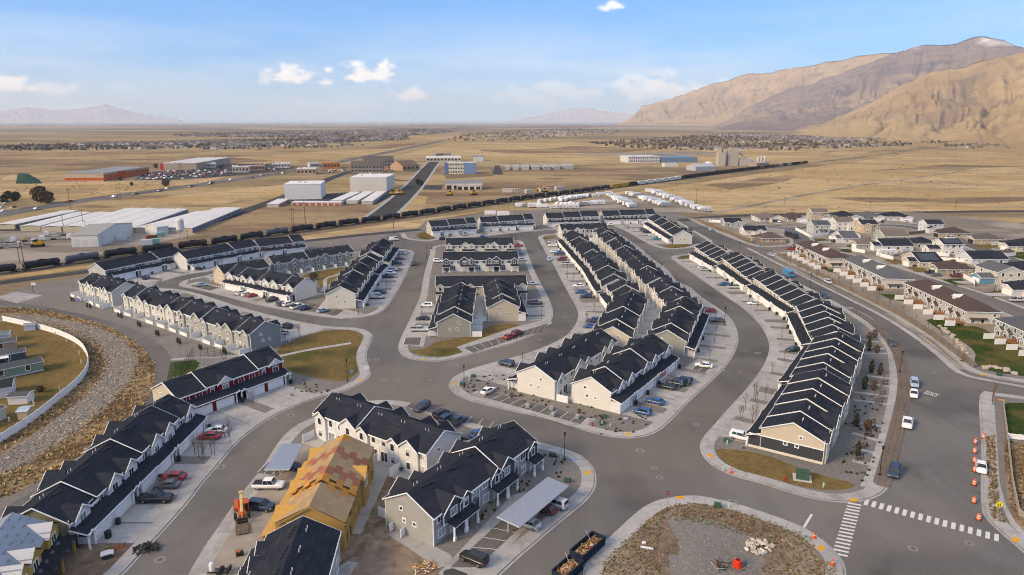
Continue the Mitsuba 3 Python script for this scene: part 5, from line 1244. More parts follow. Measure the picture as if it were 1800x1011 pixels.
def car_meshes(kind, color):
 if (kind, color) in CARMESH:
  return CARMESH[(kind, color)]
 L, W, st, gh, wr, wx = CARS[kind]
 b = MB(color)
 v, f = loft([(x * L, car_section(hw * W / 1.84, zb, zt)) for x, hw, zb, zt in st])
 b.add(v, f)
 if kind == 'pickup':
  pass
 body = b.ply('carpaint', smooth=True)
 bx0, bx1, rx0, rx1, bz, rz = gh
 hb, hr = W / 2 * .93, W / 2 * .74
 bx0, bx1, rx0, rx1 = [q * L for q in (bx0, bx1, rx0, rx1)]
 g = MB((.02, .02, .02))
 v = [(bx0, -hb, bz - .06), (bx1, -hb, bz - .06), (bx1, hb, bz - .06), (bx0, hb, bz - .06), (rx0, -hr, rz - .05), (rx1, -hr, rz - .05), (rx1, hr, rz - .05), (rx0, hr, rz - .05)]
 g.add(v, [(0, 1, 5), (0, 5, 4), (1, 2, 6), (1, 6, 5), (2, 3, 7), (2, 7, 6), (3, 0, 4), (3, 4, 7), (4, 5, 6), (4, 6, 7)])
 glass = g.ply('glass')
 r = MB(color)
 # roof skin with a gentle crown, corner and middle pillars
 xs = np.linspace(rx0 - .05, rx1 + .03, 5)
 v, f = loft([(x, [(-hr - .015, rz - .07), (hr + .015, rz - .07), (hr + .01, rz - .02), (hr * .6, rz + .015 * (1 - abs(2 * i / 4 - 1)) + .005), (0, rz + .03 * (1 - abs(2 * i / 4 - 1)) + .005), (-hr * .6, rz + .015 * (1 - abs(2 * i / 4 - 1)) + .005), (-hr - .01, rz - .02)]) for i, x in enumerate(xs)])
 r.add(v, f)
 for s in (-1, 1):
  for p, q in (((bx0 + .04, s * hb, bz), (rx0, s * hr, rz - .04)), ((bx1 - .04, s * hb, bz), (rx1, s * hr, rz - .04)), (((bx0 + bx1) / 2 - .1, s * (hb + .005), bz), ((rx0 + rx1) / 2 - .05, s * (hr + .012), rz - .04))):
   r.tube([p, q], .05, 4)
  if kind in ('suv', 'van', 'hatch'):
   m0, m1 = np.array(v[0]) * 0, 0
   r.add([(bx0 + .02, s * (hb + .006), bz), (bx0 + .55, s * (hb + .006), bz), (rx0 + .45, s * (hr + .012), rz - .04), (rx0, s * (hr + .012), rz - .04)], [(0, 1, 2), (0, 2, 3)])
  if kind == 'van':
   r.add([(bx0 + .5, s * (hb + .006), bz), (bx1 - 2.2, s * (hb + .006), bz), (rx1 - 1.9, s * (hr + .012), rz - .04), (rx0 + .4, s * (hr + .012), rz - .04)], [(0, 1, 2), (0, 2, 3)])
 roof = r.ply('carpaint')
 bed = None
 if kind == 'pickup':
  q = MB((.02, .022, .025)).box(-L / 2 + .14, bx0 - .05, -W / 2 + .13, W / 2 - .13, 1.05, 1.20)
  bed = q.ply('paint')
 w = MB((.012, .012, .013))
 t = np.linspace(0, 2 * np.pi, 15)[:-1]
 prof = [(-.115, wr * .8), (-.09, wr), (.09, wr), (.115, wr * .8)]
 v = [(rr * math.cos(a), y, rr * math.sin(a)) for y, rr in prof for a in t]
 f = []
 for i in range(3):
  for j in range(14):
   a, bb = i * 14 + j, i * 14 + (j + 1) % 14
   f += [(a, bb, bb + 14), (a, bb + 14, a + 14)]
 f += [(0, j + 1, j) for j in range(1, 13)] + [(42, 42 + j, 42 + j + 1) for j in range(1, 13)]
 w.add(v, f)
 tyre = w.ply('paint')
 w = MB((.38, .38, .39))
 for y in (-.122, .122):
  v = [(wr * .62 * math.cos(a), y, wr * .62 * math.sin(a)) for a in t]
  w.add(v, [(0, j, j + 1) for j in range(1, 13)])
 rim = w.ply('metal')
 lamps = []
 zf, zr = st[-1][3] - .06, st[0][3] - .08
 for s in (-1, 1):
  lamps.append(('headlight', MB((.75, .75, .72)).box(L / 2 - .24, L / 2 - .06, s * W / 2 * .72 - .17, s * W / 2 * .72 + .17, zf - .05, zf + .09).ply('glassy')))
 for s in (-1, 1):
  lamps.append(('tail_light', MB((.30, .012, .012)).box(-L / 2 - .005, -L / 2 + .14, s * W / 2 * .76 - .14, s * W / 2 * .76 + .14, zr - .08, zr + .10).ply('glassy')))
 CARMESH[(kind, color)] = (L, W, wr, [q * L for q in wx], body, glass, roof, bed, tyre, rim, lamps)
 return CARMESH[(kind, color)]
CC = {'white': (.72, .72, .71), 'black': (.012, .012, .014), 'navy': (.018, .032, .065), 'blue': (.025, .085, .24), 'red': (.33, .022, .022), 'maroon': (.13, .018, .02), 'silver': (.42, .43, .44), 'grey': (.10, .105, .11), 'dark grey': (.045, .047, .05),
 'pale blue': (.30, .38, .48), 'teal': (.04, .22, .30), 'brown': (.14, .09, .05)}
CATS = {'saloon': 'car', 'suv': 'car', 'hatch': 'car', 'pickup': 'pickup truck', 'van': 'van'}
def car(kind, color, p, deg, label, z=None, detail=True, group=None):
 L, W, wr, wx, body, glass, roof, bed, tyre, rim, lamps = car_meshes(kind, CC[color])
 key = thing({'saloon': 'car', 'suv': 'car', 'hatch': 'car', 'pickup': 'pickup_truck', 'van': 'van'}[kind], label, CATS[kind], group)
 if z is None:
  z = KERB + .026 if LAND.contains(Point(p)) else .006
 M = place(p[0], p[1], deg, z)
 part(key, 'body', body, M)
 part(key, 'windows', glass, M)
 part(key, 'roof', roof, M)
 if bed:
  part(key, 'bed_cover', bed, M)
 for x in wx:
  for s in (-1, 1):
   Mw = M @ T().translate([x, s * (W / 2 - .10), wr])
   wk = part(key, 'wheel', tyre, Mw)
   if detail:
    part(wk, 'rim', rim, Mw)
 if detail:
  for nm, pl in lamps:
   part(key, nm, pl, M)
 return key
def cars(rows, z=.7):
 for kind, color, p, deg, label in rows:
  car(kind, color, p, deg, label)
cars([
 ('saloon', 'white', (-64.36,137.1), 180, 'white saloon beside the red one on the white and navy row drives'),
 ('saloon', 'red', (-64.55,134.08), 178, 'red saloon in front of the white saloon, upper of the two red cars'),
 ('saloon', 'red', (-64.06,116.92), 180, 'red saloon beside the grey saloon, lower of the two red cars'),
 ('saloon', 'grey', (-63.83,114.03), 182, 'grey saloon between the red saloon and the black pickup'),
 ('pickup', 'black', (-63.56,109.35), 2, 'black pickup on the drives at the bottom left'),
 ('pickup', 'white', (-44.9,113.83), 0, 'white pickup with dark bed cover beside the orange block'),
 ('suv', 'navy', (-43.76,106.78), -12, 'navy four by four parked between the white pickup and the orange machine'),
 ('saloon', 'navy', (-43.49,120.61), 178, 'navy car under the small carport'),
 ('suv', 'black', (-5.86,92.04), 147, 'black four by four in the bay below the big carport'),
 ('suv', 'silver', (7.61,107.69), 147, 'silver four by four at the right end of the big carport'),
 ('saloon', 'maroon', (5.54,106.06), 147, 'dark red car half under the big carport'),
 ('saloon', 'silver', (2.67,101.6), 147, 'silver car under the left part of the big carport'),
 ('suv', 'navy', (-21.13,149.08), 236, 'navy car in the leftmost bay behind the white block'),
 ('suv', 'black', (-16.2,145.27), 56, 'black car behind the roof of the white block, left of the dark pickup'),
 ('suv', 'navy', (-14.54,142.82), 56, 'dark blue four by four in the bays behind the white block'),
 ('pickup', 'navy', (-12.34,141.04), 56, 'dark pickup in the bays behind the white block'),
 ('saloon', 'blue', (-7.36,135.37), 56, 'blue car peeking over the dark grey row'),
 ('saloon', 'white', (-5.97,159.45), 57, 'white saloon alone at the end of the long parking strip'),
 ('suv', 'navy', (-1.58,179.04), 147, 'navy four by four on the drive left of the double row'),
 ('saloon', 'blue', (34.31,152.74), 147, 'blue saloon, upper of the two blue cars by the white and navy row'),
 ('hatch', 'blue', (30.15,146.52), 147, 'blue hatchback, lower of the two blue cars by the white and navy row'),
 ('saloon', 'black', (39.23,162.06), 147, 'black saloon in front of the red banner'),
 ('suv', 'navy', (41.93,164.35), 147, 'navy four by four between the black saloon and the last car'),
 ('suv', 'navy', (44.21,165.92), 147, 'navy car furthest right on the drives near the red banner'),
 ('saloon', 'white', (52.87,177.69), 160, 'white saloon in the short bay on the inner bend'),
 ('saloon', 'grey', (69.3,221.6), 172, 'dark grey saloon on the bend drives near a street lamp'),
 ('saloon', 'red', (70,233.6), 170, 'red car behind the double row on the bend'),
 ('suv', 'navy', (27.6,220.9), 165, 'navy four by four behind the cream gable, left side of double row'),
 ('hatch', 'blue', (25.4,214.4), 165, 'blue hatchback with red lights tucked behind the roof of the double row'),
 ('suv', 'navy', (28.4,253.7), 180, 'navy four by four next to the blue saloon on the second street'),
 ('saloon', 'blue', (27.1,260.8), 180, 'blue saloon on the second street drives, below the white one'),
 ('saloon', 'white', (27.2,271.3), 180, 'white saloon above the blue ones on the second street'),
 ('pickup', 'silver', (26,314.9), 0, 'silver pickup on the second street drives'),
 ('suv', 'maroon', (24.1,326.4), 180, 'dark red car above the silver pickup on the second street'),
 ('pickup', 'blue', (24,341), 180, 'bright blue pickup on the second street'),
 ('suv', 'white', (22,346.4), 180, 'white car beside the bright blue pickup'),
 ('suv', 'silver', (22.1,374.2), 180, 'silver car at the top of the second street'),
 ('suv', 'white', (21.9,364.4), 180, 'white car below the silver one at the top of the second street'),
 ('suv', 'pale blue', (18.1,326.4), 272, 'pale blue car driving on the second street'),
 ('hatch', 'blue', (4.6,339.4), 0, 'blue car beside the white and navy porch row, upper one'),
 ('hatch', 'pale blue', (5,325), 0, 'pale blue car beside the white and navy porch row, lower one'),
 ('pickup', 'red', (3.1,363.6), 0, 'red pickup at the end of the cream porch row'),
 ('saloon', 'pale blue', (8.5,275.3), 0, 'pale blue car on the drives right of the central island wings'),
 ('pickup', 'grey', (8.4,244.1), 0, 'grey pickup with white canopy right of the beige wing'),
 ('saloon', 'red', (-0.9,203.6), 57, 'red saloon in the curved parking strip'),
 ('suv', 'maroon', (1.6,206.8), 57, 'dark red four by four beside the red saloon in the curved parking strip'),
 ('suv', 'white', (-35.5,321.6), 0, 'white car at the left end of the white and navy porch row'),
 ('suv', 'white', (-31.2,240.5), 180, 'white four by four left of the sage wing'),
 ('saloon', 'black', (-30.5,223.6), 180, 'black saloon left of the sage wing'),
 ('pickup', 'silver', (-29.9,210.7), 0, 'silver pickup at the foot of the sage wing'),
 ('suv', 'navy', (-46.5,315.6), 272, 'dark four by four driving down the left street'),
 ('van', 'white', (-67,383.5), 20, 'white van at the top of the left street'),
 ('suv', 'silver', (-55.6,341.7), 0, 'silver car, topmost on the left street drives'),
 ('saloon', 'maroon', (-54.8,327.8), 0, 'dark red car on the left street drives'),
 ('suv', 'navy', (-54.6,317.5), 0, 'navy car below the dark red one on the left street'),
 ('saloon', 'silver', (-54.1,302.3), 0, 'silver saloon above the white car on the left street'),
 ('suv', 'white', (-53.7,295.3), 0, 'white car on the left street drives'),
 ('pickup', 'black', (-54.1,287.9), 0, 'black pickup on the left street drives'),
 ('suv', 'navy', (-51.7,260.4), 0, 'navy four by four near the cream gable on the left street'),
 ('van', 'silver', (-52,252.8), 0, 'silver minivan, lowest car on the left street drives'),
 ('suv', 'white', (-105.7,259), 57, 'white four by four, leftmost in front of the five gables'),
 ('saloon', 'white', (-102.9,257.2), 57, 'white saloon beside the red car in front of the five gables'),
 ('saloon', 'red', (-100.2,255.5), 57, 'red saloon in front of the five gables'),
 ('pickup', 'black', (-90.1,248.6), 237, 'black pickup in front of the five gables'),
 ('suv', 'grey', (-84.4,242.5), 57, 'dark car at the left of the visitor bays'),
 ('suv', 'white', (-82.1,242.1), 57, 'white four by four in the visitor bays'),
 ('pickup', 'white', (-77.7,238.6), 57, 'white pickup in the visitor bays'),
 ('suv', 'navy', (-74.5,236.6), 57, 'navy four by four in the visitor bays'),
 ('saloon', 'pale blue', (-67.3,233.6), 57, 'pale blue saloon in the last visitor bay on the right'),
 ('saloon', 'pale blue', (-127.4,272.7), 20, 'pale blue saloon alone in the bays by the tan gable'),
 ('saloon', 'black', (-143.1,304.2), 147, 'black saloon on the drive of the railway row'),
 ('suv', 'navy', (-157.1,285.7), 100, 'navy car on the drive of the grey railway row'),
 ('suv', 'black', (-73.9,214.4), 143, 'black car behind the plain grey gable'),
 ('pickup', 'silver', (-27.8,402.4), 100, 'silver pickup on the drives of the far tan row'),
 ('hatch', 'grey', (-36.5,397.2), 100, 'grey car in front of the office end of the far row'),
 ('suv', 'black', (-39.4,386.3), 20, 'black car in the street below the office end'),
 ('hatch', 'blue', (-16.5,392.2), 15, 'blue car behind the cream porch row'),
 ('saloon', 'white', (87.8,306.6), 2, 'white saloon beside the silver car at the top of the curved street'),
 ('suv', 'silver', (87.4,302.3), 2, 'silver car at the top of the curved street'),
 ('saloon', 'blue', (87.4,273.7), 180, 'deep blue saloon on the curved street drives'),
 ('pickup', 'silver', (90.4,268.8), 0, 'silver pickup beside the deep blue saloon'),
 ('saloon', 'white', (89.4,243.7), 180, 'white saloon halfway down the curved street'),
 ('saloon', 'navy', (83,191.1), 190, 'long navy saloon by the fifth curved row'),
 ('suv', 'white', (48.77,133.74), -33, 'white four by four at the left corner of the beige end row'),
 ('suv', 'grey', (81.3,418.7), 2, 'grey car, upper of the dark cars by the stepped far row'),
 ('suv', 'black', (81.7,409.8), 2, 'black car by the stepped far row'),
 ('saloon', 'white', (82.9,398.3), 2, 'white saloon by the stepped far row'),
 ('hatch', 'teal', (82.4,384.4), 2, 'turquoise car by the white gable of the stepped far row'),
 ('suv', 'white', (64.4,441.2), 10, 'white car in front of the beige far row'),
 ('pickup', 'grey', (110.7,420.9), 90, 'dark pickup behind the stepped far row'),
 ('suv', 'pale blue', (123.2,418.7), 92, 'pale blue car far up the wide road'),
 ('saloon', 'silver', (130.6,337.9), -82, 'silver saloon parked at the mouth of the side street'),
 ('suv', 'silver', (132.5,278.3), -88, 'silver four by four parked against the block wall'),
 ('suv', 'navy', (119.9,253.7), -90, 'navy car half hidden by the fourth row on the wide road'),
 ('saloon', 'dark grey', (115.3,197.4), -106, 'dark grey saloon on the bend of the wide road'),
 ('suv', 'pale blue', (103.3,164.4), -117, 'blue grey four by four ahead of the white saloon on the wide road'),
 ('saloon', 'white', (99.3,157.63), -120, 'white saloon behind the blue grey four by four on the wide road'),
 ('pickup', 'white', (88.19,140.75), -122, 'white pickup with empty bed on the wide road'),
 ('suv', 'navy', (73.4,119.03), -124, 'navy four by four at the end of the wide road'),
 ('saloon', 'white', (91.32,120.79), -122, 'white saloon parked among the orange barrels'),
 ('pickup', 'red', (147.9,354.4), 5, 'red pickup in the side street'),
 ('suv', 'white', (179.4,455.3), 60, 'white car beside the house with dark garage door'),
 ('pickup', 'navy', (186.1,295.8), 10, 'navy pickup in front of the brick house'),
 ('saloon', 'grey', (185.9,291.3), 5, 'grey saloon in front of the brick house'),
 ('pickup', 'maroon', (193.2,289), 0, 'dark red pickup by the brick house garage'),
 ('pickup', 'silver', (189.9,247.8), 0, 'silver pickup at the right edge'),
 ('pickup', 'brown', (256.1,347.1), 0, 'rusty brown truck at the far right'),
 ('pickup', 'white', (252.1,388.3), 10, 'white pickup in front of the black garage doors'),
 ('suv', 'black', (247.8,454), 60, 'black car on the drive of the house with grey roof'),
 ('suv', 'white', (264.1,455.3), 40, 'white car in front of the last house before the field'),
 ('suv', 'black', (181,376.9), 5, 'black car beside the small green front lawn'),
 ('saloon', 'black', (188,311), 10, 'black car beside the grey gabled solar house'),
])
def box_van(p, deg, label, c, L=6.6, W=2.2, H=2.9, name='box_van', cat='van'):
 key = thing(name, label, cat)
 M = place(p[0], p[1], deg, .006)
 m = MB(c)
 prof = [(-L / 2, .5), (L / 2 - .2, .5), (L / 2, .9), (L / 2 - .15, 1.5), (L / 2 - .75, H - .1), (L / 2 - 1.0, H), (-L / 2 + .1, H), (-L / 2, H - .12)]
 m.prism(prof, -W / 2, W / 2, 'y')
 part(key, 'body', m.ply('carpaint'), M)
 g = MB((.02, .02, .02)).add([(L / 2 - .13, -W * .42, 1.52), (L / 2 - .13, W * .42, 1.52), (L / 2 - .70, W * .40, H - .18), (L / 2 - .70, -W * .40, H - .18)], [(0, 1, 2), (0, 2, 3)])
 for s in (-1, 1):
  y = s * (W / 2 + .012)
  g.add([(L / 2 - 1.6, y, 1.45), (L / 2 - .45, y, 1.45), (L / 2 - .8, y, H - .45), (L / 2 - 1.6, y, H - .45)], [(0, 1, 2), (0, 2, 3)])
  if L > 8:
   for k in range(5):
    x = -L / 2 + .8 + k * 1.5
    g.box(x, x + 1.2, y - .01, y + .01, 1.6, H - .5)
 part(key, 'windows', g.ply('glass'), M)
 t = MB((.015, .015, .015))
 for x in (-L * .3, L * .33):
  for s in (-1, 1):
   wk = part(key, 'wheel', car_meshes('pickup', CC['black'])[8], M @ T().translate([x, s * (W / 2 - .12), .43]))
 return key
box_van((120.9,291.3), -84, 'bright blue step van parked on the wide road', (.05, .20, .38))
box_van((162.7,393.2), -80, 'black and white motor coach in the estate street', (.022, .022, .024), 11, 2.5, 3.3, 'motor_coach', 'coach')
# ---- travel trailers in the storage yard ---------------------------------------------------
structure('storage_yard', sheet(Polygon([(-22.1,480.4),(2.3,547),(29.8,596.4),(73.2,629.3),(114.1,655.2),(139.1,644.6),(141.7,587.5),(146.5,532.3),(145.9,498.7),(106.8,511.6),(70.1,525.2),(21.4,511.6)]), KERB + .006, 'yard'), 'gravel yard full of stored trailers')
TRAIL = {}
def trailer_meshes(kind):
 if kind in TRAIL:
  return TRAIL[kind]
 L, H, c = {'trailer': (7.5, 3.0, (.66, .66, .64)), 'fifth_wheel': (10.5, 3.7, (.64, .64, .62)), 'motorhome': (8.5, 3.3, (.60, .58, .54)), 'cargo': (9.0, 3.2, (.70, .70, .70)), 'tarped': (8.5, 2.9, (.25, .26, .27))}[kind]
 m = MB(c)
 if kind == 'fifth_wheel':
  prof = [(-L / 2, .6), (L / 2 - 2.6, .6), (L / 2 - 2.4, 1.7), (L / 2 - .3, 1.8), (L / 2, 2.3), (L / 2 - .5, H - .1), (L / 2 - 1.5, H), (-L / 2 + .2, H), (-L / 2, H - .25)]
 elif kind == 'motorhome':
  prof = [(-L / 2, .5), (L / 2, .6), (L / 2 + .1, 1.3), (L / 2 - .35, 2.5), (L / 2 + .1, 2.6), (L / 2 - .2, H), (-L / 2 + .15, H), (-L / 2, H - .2)]
 else:
  prof = [(-L / 2, .55), (L / 2 - .6, .55), (L / 2, 1.2), (L / 2 - .05, 2.2), (L / 2 - .7, H), (-L / 2 + .3, H), (-L / 2, H - .35)]
 m.prism(prof, -1.22, 1.22, 'y')
 if kind in ('trailer', 'fifth_wheel', 'motorhome'):
  m.box(-L / 2 + 1, L / 2 - 2.8, -1.235, 1.235, 1.0, 1.22, (.12, .13, .15))
  m.box(-1.2, -.3, -.4, .4, H, H + .28).box(1.2, 1.7, -.25, .25, H, H + .15)
 body = m.ply('carpaint' if kind != 'tarped' else 'worn')
 g = MB((.03, .03, .03))
 for s in (-1, 1):
  for x in (-L * .3, -.2, L * .2):
   if kind not in ('cargo', 'tarped'):
    g.box(x - .45, x + .45, s * 1.235 - .015, s * 1.235 + .015, 1.6, 2.25)
 win = g.ply('glass')
 w = MB((.015, .015, .015))
 for x in (-.9, .1):
  for s in (-1, 1):
   th = np.linspace(0, 2 * np.pi, 11)[:-1]
   v = [(x + .36 * math.cos(a), s * 1.16 + y, .36 + .36 * math.sin(a)) for y in (-.1, .1) for a in th]
   f = [(j, (j + 1) % 10, (j + 1) % 10 + 10) for j in range(10)] + [(j, (j + 1) % 10 + 10, j + 10) for j in range(10)] + [(0, j + 1, j) for j in range(1, 9)] + [(10, 10 + j, 11 + j) for j in range(1, 9)]
   w.add(v, f)
 w.tube([(L / 2 - .5, -.5, .55), (L / 2 + .9, 0, .5)], .06, 4).tube([(L / 2 - .5, .5, .55), (L / 2 + .9, 0, .5)], .06, 4).tube([(L / 2 + .8, 0, .5), (L / 2 + .8, 0, 0)], .05, 4)
 TRAIL[kind] = (body, win, w.ply('paint'))
 return TRAIL[kind]
trng = random.Random(12)
def trailer(kind, p, deg, label, group=None):
 key = thing({'trailer': 'travel_trailer', 'fifth_wheel': 'travel_trailer', 'motorhome': 'motorhome', 'cargo': 'cargo_trailer', 'tarped': 'covered_trailer'}[kind], label, {'motorhome': 'motorhome'}.get(kind, 'trailer'), group)
 b, g, w = trailer_meshes(kind)
 M = place(p[0], p[1], deg, KERB, trng.uniform(.93, 1.06))
 part(key, 'body', b, M)
 if kind not in ('cargo', 'tarped'):
  part(key, 'windows', g, M)
 part(key, 'running_gear', w, M)
RG = 'stored travel trailers and motorhomes in the yard'
TL = {'trailer': 'white travel trailer stored in a line in the gravel yard', 'fifth_wheel': 'tall white fifth wheel trailer stored in the gravel yard', 'motorhome': 'beige motorhome stored among the trailers in the gravel yard', 'cargo': 'plain white box trailer stored in the gravel yard', 'tarped': 'grey covered trailer stored in the gravel yard'}
for line, n, deg in (([(3.6,539.6),(26.6,532.3)], 4, 10), ([(21.1,562.6),(44,587.5),(71.5,614.8)], 11, 70), ([(30.9,528.8),(48.5,528.8)], 4, 5), ([(34.2,547),(54,539.6)], 6, 75), ([(54.7,547),(71.6,554.7)], 4, 8), ([(89,619.6),(94.1,532.3)], 12, 25), ([(108.5,634.3),(121.5,539.6)], 17, 25), ([(131.5,660.6),(140.9,554.7)], 18, 25), ([(140,550.8),(144.7,505.1)], 6, 15), ([(40.4,570.7),(59.9,600.9)], 7, 70), ([(51.7,591.9),(68.4,610.1)], 5, 72), ([(70.4,605.4),(92.2,634.3)], 3, 20)):
 ls = LineString(line)
 for i in range(n):
  p = ls.interpolate((i + .5) / n, normalized=True)
  kind = trng.choice(['trailer', 'trailer', 'fifth_wheel', 'fifth_wheel', 'motorhome', 'cargo', 'tarped' if trng.random() < .3 else 'trailer'])
  trailer(kind, (p.x + trng.uniform(-.6, .6), p.y + trng.uniform(-.6, .6)), deg + trng.choice([0, 180]) + trng.uniform(-4, 4), TL[kind], RG + (' (%s)' % kind.replace('_', ' ')))
trailer('fifth_wheel', (188.1,336.5), 5, 'big white travel trailer with blue front beside the broad navy roofed house')
trailer('cargo', (-15.6,490.9), 5, 'open fronted white box trailer beside the rail verge')
trailer('cargo', (-6.1,486.3), 5, 'white box trailer behind the pale grey far row')
# ---- train -----------------------------------------------------------------------------------
TRACK = smooth_ring([(-250.9,276.3),(-227.3,295.8),(-221.8,299.9),(-211.7,313.6),(-202.4,327.8),(-191.2,340.2),(-180.1,350.3),(-168.8,361),(-155.5,376),(-147.7,389.3),(-137.2,404.5),(-127.1,416.4),(-117.5,427.9),(-110.2,437.5),(-94.9,452.7),(-67.9,486.3),(-43.3,518.3),(-15.3,554.7),(16.4,596.4),(52.7,634.3),(90.2,680.2),(122.8,716.7),(169.5,768.1),(199.8,806.5),(284,906),(366,995),(465,1103),(627,1275),(859,1538),(1059,1769),(1342,2082)], 1, False)
track = LineString(TRACK)
structure('railway_bed', sheet(track.buffer(2.6, cap_style=2), .20, 'gravel'), 'stone bed of the railway')
mb = MB((.10, .085, .075))
for off in (-.72, .72):
 g = track.parallel_offset(abs(off), 'left' if off > 0 else 'right')
 pts = np.array(g.coords)
 mb.tube(np.column_stack([pts, np.full(len(pts), .36)]), .09, 4)
structure('railway_track', mb.ply('worn'), 'pair of rails running across the plain')
def tank(c):
 b = MB(c)
 L, r = 15.2, 1.52
 xs = [-L / 2, -L / 2 + .12, -L / 2 + .45, -L / 2 + 1.0, L / 2 - 1.0, L / 2 - .45, L / 2 - .12, L / 2]
 rs = [.35, .75, 1.2, r, r, 1.2, .75, .35]
 b.tube([(x, 0, 2.75) for x in xs], np.array(rs), 14)
 t = b.ply('paint', smooth=True)
 h = MB((c[0] * .9, c[1] * .9, c[2] * .9)).tube([(0, 0, 4.15), (0, 0, 4.62)], .55, 8).box(-1.3, 1.3, -.75, .75, 4.30, 4.36)
 for x in (-1.25, 1.25):
  for y in (-.72, .72):
   h.tube([(x, y, 4.3), (x, y, 5.0)], .04, 4)
 u = MB((.02, .018, .016)).box(-8.3, 8.3, -.25, .25, .95, 1.35)
 for x in (-8.2, 8.2):
  u.box(x - .15, x + .15, -1.4, 1.4, .95, 1.3)
  for y in (-1.3, 1.3):
   u.tube([(x, y, 1), (x, y, 2.5)], .04, 4)
 w = MB((.022, .019, .017))
 for dx in (-.9, .9):
  for y in (-.72, .72):
   w.tube([(dx, y - .06, .85), (dx, y + .06, .85)], .45, 10)
 for y in (-1.0, 1.0):
  w.box(-1.3, 1.3, y - .08, y + .08, .65, 1.05)
 return t, h.ply('paint'), u.ply('paint'), w.ply('paint')
TANKS = {'black': tank((.014, .014, .016)), 'grey': tank((.075, .085, .105)), 'brown': tank((.035, .022, .018))}
TLAB = {'black': 'black tank wagon in the long train behind the rows', 'grey': 'blue grey tank wagon in the train', 'brown': 'brown tank wagon in the train'}
s, i = 6.0, 0
pattern = ['grey', 'black', 'black', 'grey', 'black', 'black', 'brown', 'black', 'black', 'grey', 'black']
lim = track.project(Point((93.4,683.1)))
while s < lim:
 a, b = track.interpolate(s), track.interpolate(s + 12)
 c = track.interpolate(s + 6)
 deg = math.degrees(math.atan2(b.y - a.y, b.x - a.x))
 col = pattern[i] if i < len(pattern) else 'black'
 key = thing('tank_wagon', TLAB[col], 'train wagon', 'tank wagons of the train (%s)' % col)
 M = place(c.x, c.y, deg, .0)
 t, h, u, w = TANKS[col]
 part(key, 'tank', t, M)
 part(key, 'hatch', h, M)
 part(key, 'underframe', u, M)
 for x in (-6.3, 6.3):
  part(key, 'bogie', w, M @ T().translate([x, 0, 0]))
 s += 17.4
 i += 1
def wagon(c, kind):
 m = MB(c)
 if kind == 'hopper':
  m.prism([(-6.8, 1.3), (-5, .9), (5, .9), (6.8, 1.3), (7.2, 3.6), (7.0, 4.3), (-7.0, 4.3), (-7.2, 3.6)], -1.5, 1.5, 'y')
 else:
  m.box(-7.6, 7.6, -1.45, 1.45, 1.1, 4.2)
  for x in np.linspace(-7, 7, 9):
   m.box(x - .06, x + .06, -1.5, 1.5, 1.2, 4.1)
 return m.ply('worn')
WG = {'yellow': wagon((.42, .26, .05), 'box'), 'white': wagon((.58, .58, .56), 'hopper'), 'dark': wagon((.03, .03, .033), 'hopper'), 'rust': wagon((.20, .10, .06), 'box'), 'grey': wagon((.28, .27, .26), 'hopper')}
WL = {'yellow': 'yellow box wagon far along the train', 'white': 'white hopper wagon far along the train', 'dark': 'dark hopper wagon far along the train', 'rust': 'rust coloured wagon by the cement works', 'grey': 'grey hopper wagon by the cement works'}
end = track.project(Point((465,1103)))
wr_ = random.Random(3)
while s < end:
 a, b, c = track.interpolate(s), track.interpolate(s + 12), track.interpolate(s + 6)
 px = c.x / max(c.y, 1)
 col = 'yellow' if px < .185 else 'white' if px < .245 else 'dark' if px < .36 else wr_.choice(['rust', 'grey', 'dark'])
 if col == 'yellow' and i % 3 == 0:
  col = 'dark'
 key = thing('goods_wagon', WL[col], 'train wagon', 'goods wagons far along the train (%s)' % col)
 M = place(c.x, c.y, math.degrees(math.atan2(b.y - a.y, b.x - a.x)), 0)
 part(key, 'body', WG[col], M)
 for x in (-5.6, 5.6):
  part(key, 'bogie', TANKS['black'][3], M @ T().translate([x, 0, 0]))
 s += 16.6
 i += 1
